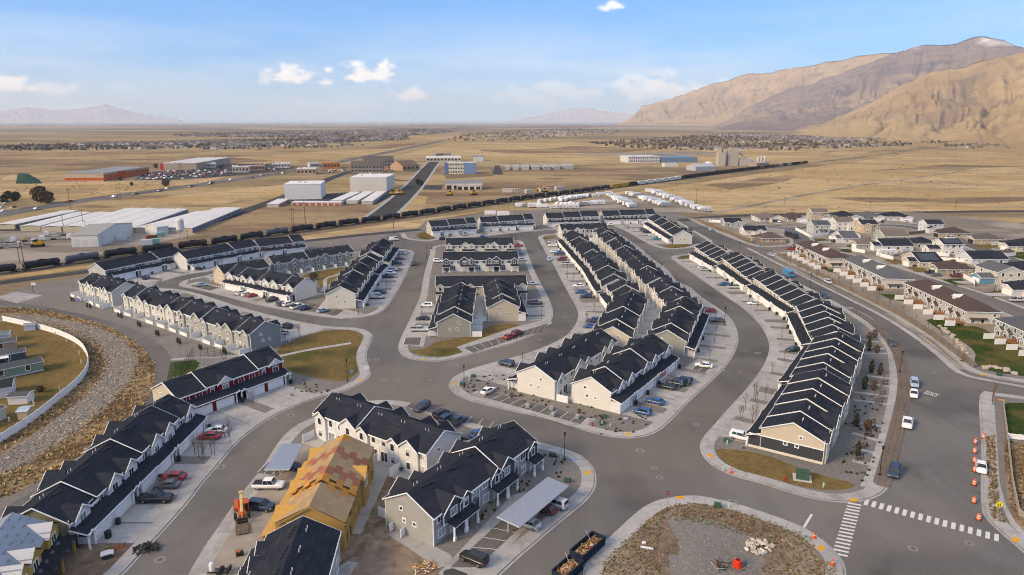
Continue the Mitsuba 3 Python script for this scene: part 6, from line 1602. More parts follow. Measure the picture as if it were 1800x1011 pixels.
# ---- unfinished blocks ------------------------------------------------------------------------
def unfinished(label, A, B, n, rowc, wallc, bays_front=True, lean=True, leanc=(.015, .015, .017), rear=True, felt=False):
 """Timber block: sheathed walls with open windows painted as dark panels, roof of single boards; +y is the street side."""
 A, B = np.array(A, float), np.array(B, float)
 d = B - A
 L = float(np.linalg.norm(d))
 deg = math.degrees(math.atan2(d[1], d[0]))
 key = thing('unfinished_row', label, 'building')
 M = place(A[0], A[1], deg, KERB)
 h, E, Rz = 5.1, 5.4, 8.05
 s = (Rz - E) / h
 q = random.Random(int(L * 10))
 wl = MB(wallc)
 wl.prism([(-h, 0), (h, 0), (h, E - .05), (0, Rz - .14), (-h, E - .05)], 0, L, 'x')
 u = L / n
 dark = MB((.02, .015, .01))  # dark panels on the solid wall paint the shade inside open windows
 for k in range(n):
  for fx, zc, hh in ((.22, 4.1, 1.2), (.72, 4.1, 1.2), (.25, 1.6, 1.2), (.68, 1.15, 2.1)):
   x = k * u + fx * u
   dark.box(x - .45, x + .45, -h - .012, -h + .05, zc - hh / 2, zc + hh / 2)
 dark.box(-.012, .05, .3, 1.3, 4.2, 5.0)
 dark.box(L - .05, L + .012, -.6, .3, 4.2, 5.0)
 part(key, 'wall', wl.ply('osb'), M)
 part(key, 'openings', dark.ply('worn'), M)
 # sheathing boards proud of the walls on the visible sides
 if not felt:
  for side in (-1,):
   for k in range(int(L / 1.22)):
    for r in range(2):
     if q.random() < .93:
      c = np.array(wallc) * q.uniform(.82, 1.12)
      m = MB(c).box(k * 1.22 + .01, k * 1.22 + 1.21, side * (h + .006) - .006, side * (h + .006) + .006, r * 2.5 + .1, r * 2.5 + 2.53)
      part(key, 'wall_board', m.ply('osb'), M)
 rafter = MB((.42, .27, .11))
 nb = int(round(L / 2.44))
 bw = (L + .5) / nb
 sl = math.hypot(h + .35, (h + .35) * s) / 5
 for side in (-1, 1):
  for r in range(5):
   for k in range(nb):
    y0, y1 = (h + .35) * (1 - r / 5), (h + .35) * (1 - (r + 1) / 5)
    off = (bw / 2 if r % 2 else 0)
    xa, xb = -.25 + k * bw + .012 - off, -.25 + (k + 1) * bw - .012 - off
    xa = max(xa, -.25)
    if k == nb - 1:
     xb = L + .25
    c = np.array(rowc(side, r, k, nb, q)) * q.uniform(.90, 1.08)
    z0, z1 = Rz - y0 * s, Rz - (y1 + .012) * s
    if not felt and (xa + xb) / 2 > L * .30:
     z0, z1 = z0 + .42, z1 + .42
    t = .03 + .004 * q.random()
    v = [(xa, side * y0, z0 + t), (xb, side * y0, z0 + t), (xb, side * (y1 + .012), z1 + t), (xa, side * (y1 + .012), z1 + t), (xa, side * y0, z0), (xb, side * y0, z0), (xb, side * (y1 + .012), z1), (xa, side * (y1 + .012), z1)]
    m = MB(c).add(v, [(0, 1, 2), (0, 2, 3), (0, 4, 5), (0, 5, 1), (3, 2, 6), (3, 6, 7), (0, 3, 7), (0, 7, 4), (1, 5, 6), (1, 6, 2)])
    part(key, 'roof_board', m.ply('felt' if felt else 'osb'), M)
 rafter.prism([(-h - .4, E - .3 - .2), (0, Rz - .02), (h + .4, E - .3 - .2), (h + .4, E - .75), (0, Rz - .32), (-h - .4, E - .75)], -.33, -.26, 'x')
 rafter.prism([(-h - .4, E - .3 - .2), (0, Rz - .02), (h + .4, E - .3 - .2), (h + .4, E - .75), (0, Rz - .32), (-h - .4, E - .75)], L + .26, L + .33, 'x')
 if not felt:
  xs = L * .30 + .55
  step = MB((.50, .27, .06)).prism([(-h - .4, E - .05), (0, Rz + .44), (h + .4, E - .05), (h + .4, E - .55), (0, Rz - .06), (-h - .4, E - .55)], xs, xs + .12, 'x')
  part(key, 'fascia', step.ply('osb'), M)
 part(key, 'rafters', rafter.ply('worn'), M)
 # cross gables, street side and back
 gk = [(k * u + u * (.36 if k % 2 == 0 else .64), 1) for k in range(n)] + ([(L * .62, -1)] if rear else [])
 for xc, sg in gk:
  w = 4.0
  zp = E + w / 2 * .72
  yf = sg * (h + .55)
  g = MB(np.array(wallc) * 1.02)
  g.prism([(xc - w / 2, 2.9 if sg > 0 else .1), (xc + w / 2, 2.9 if sg > 0 else .1), (xc + w / 2, E - .05), (xc, zp - .12), (xc - w / 2, E - .05)], min(yf, yf - sg * .8), max(yf, yf - sg * .8), 'y')
  bk = part(key, 'bay', g.ply('osb'), M)
  for e in (-1, 1):
   a = [(xc, zp), (xc + e * (w / 2 + .3), E - .3 * .72), (xc + e * (w / 2 + .3), E - .3 * .72 - .05), (xc, zp - .05)]
   g = MB(((.56, .25, .055) if e > 0 else (.54, .32, .09)) if not felt else (.015, .016, .02) if e < 0 else (.55, .56, .57))
   y1 = sg * (h - 2.6)
   g.prism(a, min(yf + sg * .35, y1), max(yf + sg * .35, y1), 'y')
   part(bk, 'roof_board', g.ply('felt' if felt else 'osb'), M)
  Mw = M @ T().translate([xc, yf + sg * .02, 4.0]).rotate([0, 0, 1], 0 if sg > 0 else 180)
  wk = part(bk, 'window', WIN['big'][0], Mw)
  part(bk, 'pane', WIN['big'][1][0], Mw)
 if lean:
  g = MB(leanc).prism([(h - .05, 3.6), (h + 2.95, 2.75), (h + 2.95, 2.62), (h - .05, 3.42)], -.25, L + .25, 'x')
  part(key, 'garage_roof', g.ply('felt' if felt else 'osb'), M)
  g = MB(wallc)
  for k in range(n + 1):
   x = min(max(k * u, .2), L - .2)
   g.box(x - .18, x + .18, h + 2.3, h + 2.62, 0, 2.62)
  g.box(0, L, h + 2.3, h + 2.6, 2.3, 2.62)
  part(key, 'garage_frame', g.ply('osb'), M)
 return key, M
def t_osb(p, n, uv):
 return .02 + .30 * noise(p.x * 6, p.y * 6, p.z * 6) * noise(p.x * 2, p.y * 2, p.z * 2 + 5)
mat('osb', two({'type': 'blendbsdf', 'weight': proc(t_osb), 'a': diffuse(VC), 'b': diffuse((.16, .09, .035))}))
def t_felt(p, n, uv):
 """Printed dashes of roofing felt."""
 a = p.y * 1.1
 r = dr.floor(p.z / .52)
 x = a / 2.4 + r * .5
 x = x - dr.floor(x)
 z = p.z / .52 - r
 return dr.select((x < .34) & (z > .38) & (z < .62) & (dr.abs(n.z) > .3), .75, .06 + .1 * noise(p.x, p.y, p.z))
mat('felt', two({'type': 'blendbsdf', 'weight': proc(t_felt), 'a': diffuse(VC), 'b': diffuse((.13, .15, .18))}))
ORG, REDB, PLY = (.50, .24, .065), (.33, .14, .09), (.40, .28, .16)
def orange_rows(side, r, k, nb, q):
 x = (k + .5 - (.25 if r % 2 else 0)) / nb
 if .27 < x < .36:
  return ORG
 if .44 < x < .53 or .70 < x < .79:
  return REDB
 return PLY if x < .9 or r < 4 else ORG
unfinished('orange and tan timber block with bare board roof and red patches', (-31.38,94.77), (-31.57,118.51), 4, orange_rows, (.44, .29, .10), lean=True, leanc=(.50, .30, .09))
unfinished('unfinished block with blue grey felt roof and yellow boarded gable at the bottom left corner', (-75.92,92.57), (-70.65,72.28), 4, lambda side, r, k, nb, q: (.27, .31, .36), (.48, .31, .085), lean=True, felt=True)
# ---- carports -----------------------------------------------------------------------------------
def carport(corners, label):
 """corners of the roof at 2.9 m: near-left, far-left, far-right, near-right."""
 c = np.array(corners, float)
 key = thing('carport', label, 'carport')
 m = MB((.46, .46, .47))
 L = np.linalg.norm(c[1] - c[0])
 k = int(L / .45)
 for i in range(k):
  a, b = c[0] + (c[1] - c[0]) * i / k, c[0] + (c[1] - c[0]) * (i + .93) / k
  d_, e = c[3] + (c[2] - c[3]) * (i + .93) / k, c[3] + (c[2] - c[3]) * i / k
  m.prism([tuple(a), tuple(b), tuple(d_), tuple(e)], 2.86, 2.92, 'z')
 m.prism([tuple(x) for x in c], 2.80, 2.855, 'z')
 part(key, 'roof', m.ply('metal'))
 m = MB((.40, .40, .41))
 for a, b in ((0, 1), (1, 2), (2, 3), (3, 0)):
  m.tube([(*c[a], 2.80), (*c[b], 2.80)], .11, 4)
 part(key, 'fascia', m.ply('paint'))
 for t in (.06, .35, .65, .94):
  p, q = c[0] + (c[1] - c[0]) * t, c[3] + (c[2] - c[3]) * t
  o = p + (q - p) * .35
  m = MB((.45, .45, .45)).box(-.1, .1, -.1, .1, 0, 2.8)
  part(key, 'post', m.ply('paint'), place(o[0], o[1], 0, KERB))
carport([(-2.49,99.99),(6.55,112.97),(10.03,109.77),(1.16,97.08)], 'big flat grey carport in front of the dark grey row')
carport([(-46.15,115.55),(-46.34,126.15),(-42.13,126.15),(-41.57,115.61)], 'small flat grey carport beside the orange timber block')
# ---- mobile homes, sheds, curved fence -----------------------------------------------------------
def mobile_home(a, b, depth, label, wall, roofc, h=2.7, name='mobile_home', cat='mobile home', skirt=True, wins=2):
 """a, b: ground corners of the long wall towards the viewer."""
 a, b = np.array(a, float), np.array(b, float)
 d = b - a
 L = np.linalg.norm(d)
 key = thing(name, label, cat)
 M = place(a[0], a[1], math.degrees(math.atan2(d[1], d[0])), KERB)
 m = MB(wall).prism([(0, .45 if skirt else 0), (depth, .45 if skirt else 0), (depth, h), (depth / 2, h + depth * .11), (0, h)], 0, L, 'x')
 if skirt:
  m.box(.03, L - .03, .03, depth - .03, 0, .46, (.55, .55, .53))
 part(key, 'wall', m.ply('siding'), M)
 m = MB(roofc).prism([(-.25, h - .03), (depth / 2, h + depth * .12 + .06), (depth + .25, h - .03), (depth + .25, h - .12), (depth / 2, h + depth * .12 - .05), (-.25, h - .12)], -.2, L + .2, 'x')
 part(key, 'roof', m.ply('shingle'), M)
 m = MB((.7, .7, .68)).box(-.2, L + .2, -.30, -.25, h - .15, h).prism([(-.25, h - .01), (depth / 2, h + depth * .12 + .08), (depth + .25, h - .01), (depth + .25, h - .16), (depth / 2, h + depth * .12 - .07), (-.25, h - .16)], L + .2, L + .26, 'x')
 part(key, 'trim', m.ply('paint'), M)
 for k in range(wins):
  Mw = M @ T().translate([L * (k + .6) / (wins + .2), -.02, 1.75]).rotate([0, 0, 1], 180)
  w = part(key, 'window', WIN['tall'][0], Mw)
  part(w, 'pane', WIN['tall'][1][0], Mw)
 return key, M, L
mobile_home((-140.3,161.7), (-127.2,175), 5, 'sage green mobile home with two white framed windows', (.23, .29, .20), (.075, .08, .085), wins=3)
mh2 = mobile_home((-149.1,173.7), (-137.6,183.2), 4.5, 'dark grey mobile home with white trim and a white awning', (.10, .105, .12), (.09, .09, .10))
mobile_home((-158,185.1), (-147,192.6), 4.5, 'tan mobile home with grey roof', (.44, .32, .21), (.10, .095, .09))
mobile_home((-163.4,194.2), (-154,199.6), 4.5, 'white mobile home with grey roof at the left edge', (.62, .63, .62), (.16, .18, .19))
mobile_home((-130.7,152.1), (-122.6,156.6), 6.5, 'white mobile home with black roof below the sage one', (.62, .63, .63), (.022, .025, .03), wins=1)
mobile_home((-116.74,137.3), (-115.43,144.65), 4.5, 'pale sage mobile home end at the left edge', (.45, .49, .44), (.10, .10, .10), wins=1)
m = MB((.72, .72, .72)).box(3, 11, -2.6, -.05, 2.35, 2.42)
for x in (3.2, 7, 10.8):
 m.box(x - .06, x + .06, -2.5, -2.38, 0, 2.35)
part(mh2[0], 'awning', m.ply('paint'), mh2[1])
mobile_home((-120.2,151.7), (-116.1,152.4), 3.4, 'white garden shed with dark grey roof inside the curved fence', (.68, .68, .64), (.085, .085, .095), 2.1, 'garden_shed', 'shed', False, 0)
mobile_home((-111.89,143.13), (-109.91,143.43), 3.0, 'tan garden shed with pale blue metal roof by the curved fence', (.40, .36, .24), (.40, .50, .58), 2.2, 'garden_shed', 'shed', False, 0)
mobile_home((-157.3,210.7), (-154.7,211.9), 2.4, 'small white shed against the far part of the curved fence', (.70, .70, .68), (.28, .30, .31), 2.0, 'garden_shed', 'shed', False, 0)
fence(smooth_ring([(-172.7,222.3),(-161.9,217),(-149.8,210.7),(-139.2,203.6),(-130,195.8),(-122.4,186.6),(-117.9,180),(-114.3,172.9),(-112.2,166.7),(-110.8,160.6),(-110.2,155.5),(-109.18,150.39),(-108.59,145.89),(-107.91,140.16),(-107.93,135.92),(-107.83,131.89),(-108.33,123.29)], 2, False), 'long curving white vinyl fence round the mobile homes', 1.85, WHITE, 2.4, 'boundary_fence')
frnd = random.Random(4)
for c in [(-144.6,206.5),(-136.6,199.6),(-130.9,194.2),(-125.7,188.1),(-120.4,180.4),(-113.7,160.6),(-113.18,142.22),(-114.4,152.1)]:
 k = thing('fence_post', 'short pale post standing in the grass of the mobile homes', 'post', 'short pale posts in the grass')
 put(k, MB((.5, .5, .46)).box(-.12, .12, -.12, .12, 0, 1.2).ply('worn'), place(c[0], c[1], frnd.uniform(0, 90), KERB))
# ---- stones, grass and weeds ----------------------------------------------------------------------
rs = np.random.RandomState(7)
def scatter(poly, n, seed=1):
 r = np.random.RandomState(seed)
 x0, y0, x1, y1 = poly.bounds
 p = r.rand(n * 4, 2) * [x1 - x0, y1 - y0] + [x0, y0]
 ok = shapely.contains_xy(poly, p[:, 0], p[:, 1])
 return p[ok][:n]
ico = trimesh.creation.icosphere(0, 1.0)
IV, IF = np.array(ico.vertices), np.array(ico.faces)
def pebbles(pts, smin, smax, cols, seed, flat_=.6):
 r = np.random.RandomState(seed)
 m = MB()
 V, F, C = [], [], []
 for i, p in enumerate(pts):
  s = smin + (smax - smin) * r.rand() ** 2
  v = IV * (1 + .35 * (r.rand(12, 1) - .5)) * s * np.array([1, .6 + .5 * r.rand(), flat_ * (.7 + .6 * r.rand())])
  a = r.rand() * 6.28
  R_ = np.array([[math.cos(a), -math.sin(a), 0], [math.sin(a), math.cos(a), 0], [0, 0, 1]])
  V.append(v @ R_.T + [p[0], p[1], KERB + .1 * s])
  F.append(IF + 12 * i)
  C.append(np.tile(np.array(cols[r.randint(len(cols))]) * (.75 + .5 * r.rand()), (12, 1)))
 m.add(np.vstack(V), np.vstack(F), None)
 m.c[-1] = np.vstack(C)
 return m
stony = LineString(smooth_ring([(-172.3,225.7),(-165.5,224.3),(-152.2,218.9),(-138.8,212.5),(-125.3,201.8),(-113.6,188.1),(-107.1,176.8),(-103,165.1),(-101.34,156.56),(-99.78,147.79),(-99.08,138.43),(-99.24,129.84),(-99.75,123.29),(-101.84,117.73)], 2, False)).buffer(4.3)
sp = scatter(stony, 13000, 3)
k = numbered('river_stones')
labels[k] = {'kind': 'stuff', 'label': 'grey and tan river stones lining the bed of the wash', 'category': 'stones'}
put(k, pebbles(sp, .10, .36, [(.36, .31, .25), (.28, .235, .19), (.46, .38, .28), (.19, .165, .14), (.33, .26, .19)], 5).ply('worn'))
structure('stone_bed', sheet(stony, KERB + .012, 'gravel'), 'gravel bottom of the wash')
def tufts(pts, h, cols, seed, spread=.35, blades=5):
 r = np.random.RandomState(seed)
 n = len(pts)
 V = np.zeros((n, blades, 3, 3))
 a = r.rand(n, blades) * 6.283
 hh = h * (.5 + .9 * r.rand(n, blades))
 w = spread * .5 * (.5 + r.rand(n, blades))
 ca, sa = np.cos(a), np.sin(a)
 lean = (r.rand(n, blades) - .2) * spread * 1.4
 for k, (dx, dz, ll) in enumerate(((-1, 0, 0), (1, 0, 0), (0, 1, 1))):
  V[:, :, k, 0] = pts[:, None, 0] + dx * w * ca - ll * lean * sa
  V[:, :, k, 1] = pts[:, None, 1] + dx * w * sa + ll * lean * ca
  V[:, :, k, 2] = KERB + dz * hh
 F = np.arange(n * blades * 3).reshape(-1, 3)
 C = np.repeat(np.array(cols)[r.randint(len(cols), size=n)] * (.7 + .6 * r.rand(n, 1)), blades * 3, 0)
 m = MB()
 m.add(V.reshape(-1, 3), F)
 m.c[-1] = C
 return m
DRY = [(.58, .41, .18), (.46, .32, .14), (.36, .25, .12), (.64, .48, .24), (.34, .22, .14)]
edge = Polygon(smooth_ring([(-187,240.5),(-172.9,238.2),(-152.5,228.5),(-133.6,216.3),(-115.9,200.7),(-103,185.1),(-94.8,171.6),(-89,156.2),(-86.54,144.65),(-86.59,134.55),(-87.62,124.46),(-89.3,115.22),(-91.66,109.71),(-97.77,109.71),(-102.38,115.63),(-97.21,126.85),(-96.68,143.13),(-98.27,159.82),(-107.4,180.4),(-126.1,206.5),(-148.2,221.6),(-168.3,231.4),(-181.4,232.9)], 1)).buffer(0).difference(stony.buffer(-1))
inner_edge = Polygon(smooth_ring([(-159.8,218.9),(-143.6,210.7),(-129.3,196.9),(-118.8,182.3),(-113.5,170.8),(-110.2,158.4),(-108.69,143.73),(-108.21,132.42),(-104.16,126.85),(-104.32,137.3),(-104.2,151.06),(-107,167.5),(-112.2,180.4),(-124.8,198),(-143.3,213.8),(-162.1,222.3)], 1)).buffer(0)
k = numbered('dry_grass')
labels[k] = {'kind': 'stuff', 'label': 'dry golden grass along the banks of the wash', 'category': 'grass'}
put(k, tufts(np.vstack([scatter(edge, 4200, 4), scatter(inner_edge, 1800, 5)]), .38, DRY, 6, .5).ply('worn'))
wl_ = [(.13, .17, .05), (.09, .14, .04), (.30, .22, .11), (.24, .17, .09), (.38, .29, .16), (.16, .11, .06)]
k = numbered('weeds')
labels[k] = {'kind': 'stuff', 'label': 'green and brown weeds over the dirt lot', 'category': 'weeds'}
weed_zone = DIRT_SE.difference(Polygon([(22,92.6),(26.13,103.44),(31.71,102.59),(38.98,98.54),(39.16,92.6),(35.75,86.61),(23.28,86.61)]))
put(k, tufts(np.vstack([scatter(weed_zone, 1500, 8), scatter(weed_zone.intersection(BLOCK_SE.difference(BLOCK_SE.buffer(-9))), 1500, 9)]), .16, wl_, 9, .24).ply('worn'))
k = numbered('rubble')
labels[k] = {'kind': 'stuff', 'label': 'small stones strewn over the dirt lot', 'category': 'stones'}
put(k, pebbles(scatter(DIRT_SE, 1700, 11), .03, .13, [(.34, .28, .22), (.25, .2, .16), (.45, .4, .34)], 12).ply('worn'))
lawn_pts = []
k = numbered('verge_grass')
labels[k] = {'kind': 'stuff', 'label': 'tall dry grass on the verges at the right edge', 'category': 'grass'}
vz = Polygon([(101.59,134.55),(104.36,135.92),(90.86,115.63),(85.89,107.85),(83.17,102.26),(82.12,103.95),(84.09,107.85),(90.47,117.73)]).buffer(0)
put(k, tufts(np.vstack([scatter(vz, 1300, 13), scatter(Polygon([(104.68,133.21),(107.45,131.37),(110.89,128.08),(90.01,100.94),(84.1,99.33),(87.9,107.85)]).buffer(0), 1200, 14)]), .28, [(.26, .19, .10), (.34, .26, .14), (.16, .12, .06)], 15, .35).ply('worn'))
k = numbered('ground_cover')
labels[k] = {'kind': 'stuff', 'label': 'small dark planting dots in the gravel beds', 'category': 'plants'}
beds = [Polygon([(-11.35,170.78),(0,171.62),(14.24,159.82),(21.23,147.79),(32.53,144.65),(27.22,136.75),(19.08,135.92),(18.05,143.13),(-5.72,160.56),(-11.39,159.82)]).buffer(0), Polygon([(42.08,134.55),(50.19,128.08),(61.46,119.46),(62.84,117.73),(61.46,119.46),(47.09,129.33)]).buffer(0), Polygon([(80.91,156.2),(93.99,159.82),(75.94,129.33),(66.12,115.63),(63.13,118.81)]).buffer(0),
  Polygon([(-21.39,109.71),(-13.28,96.99),(-9.81,94.02),(-14.55,96.24)]).buffer(0), Polygon([(-60.03,171.62),(-48,163.58),(-44.15,159.82),(-53.01,156.2),(-56.97,159.82)]).buffer(0), Polygon([(-23.7,200.7),(-9.4,215.7),(-5.9,225.7),(-19.8,206.5)]).buffer(0), Polygon([(-11.37,111.62),(-5.42,117.73),(4.71,129.33),(9.84,126.85),(11.01,119.9),(-3.79,100.94)]).buffer(0)]
bp = np.vstack([scatter(b, int(b.area / 5), 20 + i) for i, b in enumerate(beds) if b.area > 5])
put(k, tufts(bp, .30, [(.07, .055, .035), (.11, .07, .045), (.05, .055, .03)], 17, .5, 9).ply('worn'))
# ---- trees and shrubs -------------------------------------------------------------------------------
def sapling(seed, h, c, br=9):
 r = random.Random(seed)
 t = MB(c).tube([(0, 0, 0), (r.uniform(-.03, .03), 0, h * .5), (r.uniform(-.06, .06), r.uniform(-.06, .06), h)], np.array([.075, .05, .018]), 5)
 b = MB(np.array(c) * 1.1)
 for i in range(br):
  z = h * r.uniform(.35, .9)
  a = r.uniform(0, 6.28)
  l = (h - z) * .75 + .3
  e = np.array([math.cos(a) * l * .45, math.sin(a) * l * .45, z + l * .85])
  b.tube([(0, 0, z), e * [.6, .6, 1] - [0, 0, l * .4], e], np.array([.028, .02, .01]), 3)
  for j in range(2):
   f = e * [.7, .7, 1] + [r.uniform(-.35, .35), r.uniform(-.35, .35), r.uniform(.0, .4)]
   b.tube([e * [.6, .6, 1] - [0, 0, l * .4], f], np.array([.016, .007]), 3)
 return t.ply('worn'), b.ply('worn')
SAP = [sapling(i, 3.2 + .5 * (i % 3), [(.13, .085, .06), (.17, .11, .075), (.11, .08, .065)][i % 3]) for i in range(5)]
srnd = random.Random(6)
def plant_sapling(p, label, group, s=1.):
 k = thing('young_tree', label, 'tree', group)
 t, b = SAP[srnd.randrange(5)]
 M = place(p[0], p[1], srnd.uniform(0, 360), KERB, s * srnd.uniform(.85, 1.15))
 part(k, 'trunk', t, M)
 part(k, 'branches', b, M)
SG = 'bare young trees in the gravel strips between driveways'
for p in saplings:
 if LAND.contains(Point(p)) and not WALKS.contains(Point(p)):
  plant_sapling(p, 'bare young tree in a gravel strip between two driveways', SG)
for p in [(-61.59,134.55),(-60.96,135.09),(-59.52,132.42),(-61.1,126.85),(-60.41,126.85),(-64.46,126.85),(-63.01,125.41),(-62.84,126.85),(59.28,156.2),(58.54,152.06),(54.72,148.76),(62.07,156.2),(53.89,141.63),(54.96,142.52)]:
 plant_sapling(p, 'bare young tree in a gravel strip between two driveways', SG, 1.1)
for p in [(133.5,311.2),(133.9,302),(134.3,292.6),(135.5,275.5),(135.4,265.5),(135.8,256.3),(136.5,247.8),(137.1,239.2),(136.7,230),(135.4,219.9),(134.6,211.3),(132.5,200.7),(130.6,192.1),(127.5,182.7)]:
 plant_sapling(p, 'bare street tree in the tan verge under the block wall', 'street trees under the block wall')
 k = numbered('mulch_ring')
 labels[k] = {'kind': 'structure', 'label': 'brown mulch ring round a street tree'}
 th = np.linspace(0, 2 * np.pi, 13)[:-1]
 put(k, MB((.10, .065, .045)).add([(.8 * math.cos(a), .8 * math.sin(a), KERB + .022) for a in th], [(0, j, j + 1) for j in range(1, 11)]).ply('worn'), place(p[0], p[1]))
for p, lab in zip([(77.95,144.65),(85.11,147.15),(87.5,154.11),(96.6,166.7),(72.05,129.33)], ['first', 'second', 'third', 'fourth', 'fifth']):
 plant_sapling(p, 'reddish bare young tree in the beds right of the curved row', 'young trees right of the curved row', .9)
for p in [(116.2,154.1),(114.9,152.1)]:
 plant_sapling(p, 'straw coloured bare tree on the verge at the street corner', 'straw trees at the street corner', 1.3)
for p in [(-5.06,122.71),(-2.26,110.66),(-1.65,111.24),(-8.53,100.94),(-6.19,103.44),(0.53,114),(1.28,115.63)]:
 plant_sapling(p, 'thin bare tree in the gravel before the dark grey row', 'thin trees before the dark grey row', .9)
for p in [(133.4,420.9),(132.7,414.2),(133.1,409.8),(132.3,427.9),(128.5,437.5),(119.1,414.2)]:
 plant_sapling(p, 'bare tree inside the brown slatted fence', 'bare trees along the brown slatted fence', 1.3)
def leafy(seed, h, r, cols, n, shape='column', leaf=.16):
 q = np.random.RandomState(seed)
 z = q.rand(n)
 if shape == 'column':
  rad = r * np.sin(np.clip(z * .93 + .09, 0, 1) * np.pi) ** .7
 else:
  rad = r * np.sqrt(np.clip(1 - (2 * z - 1) ** 2, 0, 1))
 a = q.rand(n) * 6.283
 rr = rad * np.sqrt(.25 + .75 * q.rand(n)) * (.85 + .3 * np.sin(a * 3 + z * 9 + seed))
 c = np.stack([rr * np.cos(a), rr * np.sin(a), (.12 if shape == 'column' else .3) * h * .3 + z * h], 1)
 V = c[:, None, :] + (q.rand(n, 3, 3) - .5) * leaf * 2.2
 m = MB()
 m.add(V.reshape(-1, 3), np.arange(n * 3).reshape(-1, 3))
 m.c[-1] = np.repeat(np.array(cols)[q.randint(len(cols), size=n)] * (.6 + .8 * q.rand(n, 1)), 3, 0)
 t = MB((.09, .06, .04)).tube([(0, 0, 0), (0, 0, h * .5)], np.array([.09, .04]), 5)
 return m.ply('worn'), t.ply('worn')
JUN = [leafy(i, 3.3, .75, [(.055, .055, .028), (.085, .065, .035), (.04, .045, .02)], 900) for i in range(3)]
BRN = [leafy(10 + i, 2.3, .9, [(.12, .065, .035), (.16, .085, .04), (.08, .05, .03)], 600, 'ball') for i in range(2)]
BUSH = [leafy(20 + i, 2.6, 1.9, [(.05, .045, .025), (.08, .06, .035), (.11, .07, .04)], 1300, 'ball', .2) for i in range(2)]
TREE = [leafy(30 + i, 4.6, 2.6, c, 1800, 'ball', .3) for i, c in enumerate(([(.035, .045, .02), (.05, .06, .025)], [(.10, .065, .04), (.075, .05, .035)]))]
def plant(kind, p, label, name='shrub', cat='shrub', group=None, s=1.):
 k = thing(name, label, cat, group)
 c, t = kind
 M = place(p[0], p[1], srnd.uniform(0, 360), KERB, s * srnd.uniform(.9, 1.1))
 part(k, 'trunk', t, M)
 part(k, 'crown', c, M)
for i, p in enumerate([(76.53,140.16),(70.01,126.37),(96.8,173.3),(89.09,161.68),(105.4,191.6),(98.2,171.6)]):
 plant(JUN[i % 3], p, 'dark columnar shrub in the gravel right of the curved row', 'columnar_shrub', 'shrub', 'columnar shrubs right of the curved row')
for i, p in enumerate([(77.9,137.87),(91.01,160.93),(106.5,189.1),(110.2,200.7),(113.3,203.6)]):
 plant(BRN[i % 2], p, 'rust brown shrub in the gravel right of the curved row', 'brown_shrub', 'shrub', 'rust brown shrubs right of the curved row')
plant(BUSH[0], (-84.7,284.6), 'bare brown tree by the courtyard circle', 'courtyard_tree', 'tree')
plant(BUSH[1], (-117.9,159.8), 'dark round bush in the grass of the mobile homes', 'bush', 'shrub', None, .6)
plant(BUSH[0], (152.8,403.4), 'trellis climber at the brick bungalow', 'climbing_shrub', 'shrub', None, .6)
for i, p in enumerate([(-165.9,248.6),(-164.5,247.8),(-154.5,239.7),(-152.5,238.2),(-136.1,227.1),(-134.3,225.7),(-123.6,216.3),(-122.2,215.1),(-112.6,206.5),(-111.3,205.3),(-102,198.5),(-100.8,197.4),(-92.8,192.6),(-92,192.1),(-84.2,189.1),(-83.1,188.1),(-110.1,236.6)]):
 plant(JUN[i % 3], p, 'small dark column shrub below the white patio fences', 'patio_shrub', 'shrub', 'small column shrubs below the patio fences', .55)
def t_mulch(p, n, uv):
 s = noise(p.x * 3, p.y * 3) * .5 + noise(p.x * 7, p.y * 7) * .5
 v = .105 + .05 * fbm(p.x * .2, p.y * .2, 1.0, 3) + .06 * (s - .5)
 return mi.Color3f(v * 1.18, v * .98, v * .82)
mat('mulch', two(diffuse(proc(t_mulch))))
# mulch strip along the wide road with rows of tufts
strip = LineString(smooth_ring([(122.2,236.6),(121.8,221.6),(118.3,205.3),(112.8,189.1),(105.7,173.7),(99.1,161.3),(88.62,144.65),(78.53,129.33),(72.23,119.9),(69.32,115.63)], 2, False))
structure('mulch_strip', sheet(strip.buffer(1.5), KERB + .016, 'mulch'), 'brown mulch strip between kerb and footpath')
k = numbered('strip_planting')
labels[k] = {'kind': 'stuff', 'label': 'rows of dead brown tufts in the mulch strip', 'category': 'plants'}
pts = []
for off in (-.6, .6):
 g = strip.parallel_offset(abs(off), 'left' if off > 0 else 'right')
 pts += [(p.x, p.y) for p in (g.interpolate(t) for t in np.arange(1, g.length, 1.3))]
put(k, tufts(np.array(pts), .22, [(.20, .11, .07), (.15, .09, .06)], 33, .22, 5).ply('worn'))
for a, b in zip([(85.45,159.82),(83.01,154.8),(78.04,141.93),(74,136.75),(70.65,129.84),(67.93,124.22),(94.3,171.2),(91.36,165.92),(108.1,202.4),(105.5,194.7),(102.6,189.1)], [(93.56,156.91),(90.26,152.06),(82.45,139.87),(77.83,132.95),(73.98,127.59),(70.74,122.6),(100.3,168.7),(97.19,162.82),(112.6,199.6),(111.1,193.2),(109.6,189.1)]):
 path([a, b], 1.25, 'concrete', 'garden_path', 'straight concrete path from a back door to the footpath', dz=.018, smooth=0)
def railing(p, q, label):
 p, q = np.array(p, float), np.array(q, float)
 d = q - p
 L = np.linalg.norm(d)
 k = thing('railing', label, 'railing', 'black metal railings right of the curved row')
 m = MB((.012, .012, .013))
 for z in (.55, 1.35):
  m.box(0, L, -.04, .04, z - .04, z + .04)
 for x in np.linspace(0, L, 6):
  m.box(x - .035, x + .035, -.03, .03, 0, 1.35)
 put(k, m.ply('paint'), place(p[0], p[1], math.degrees(math.atan2(d[1], d[0])), KERB))
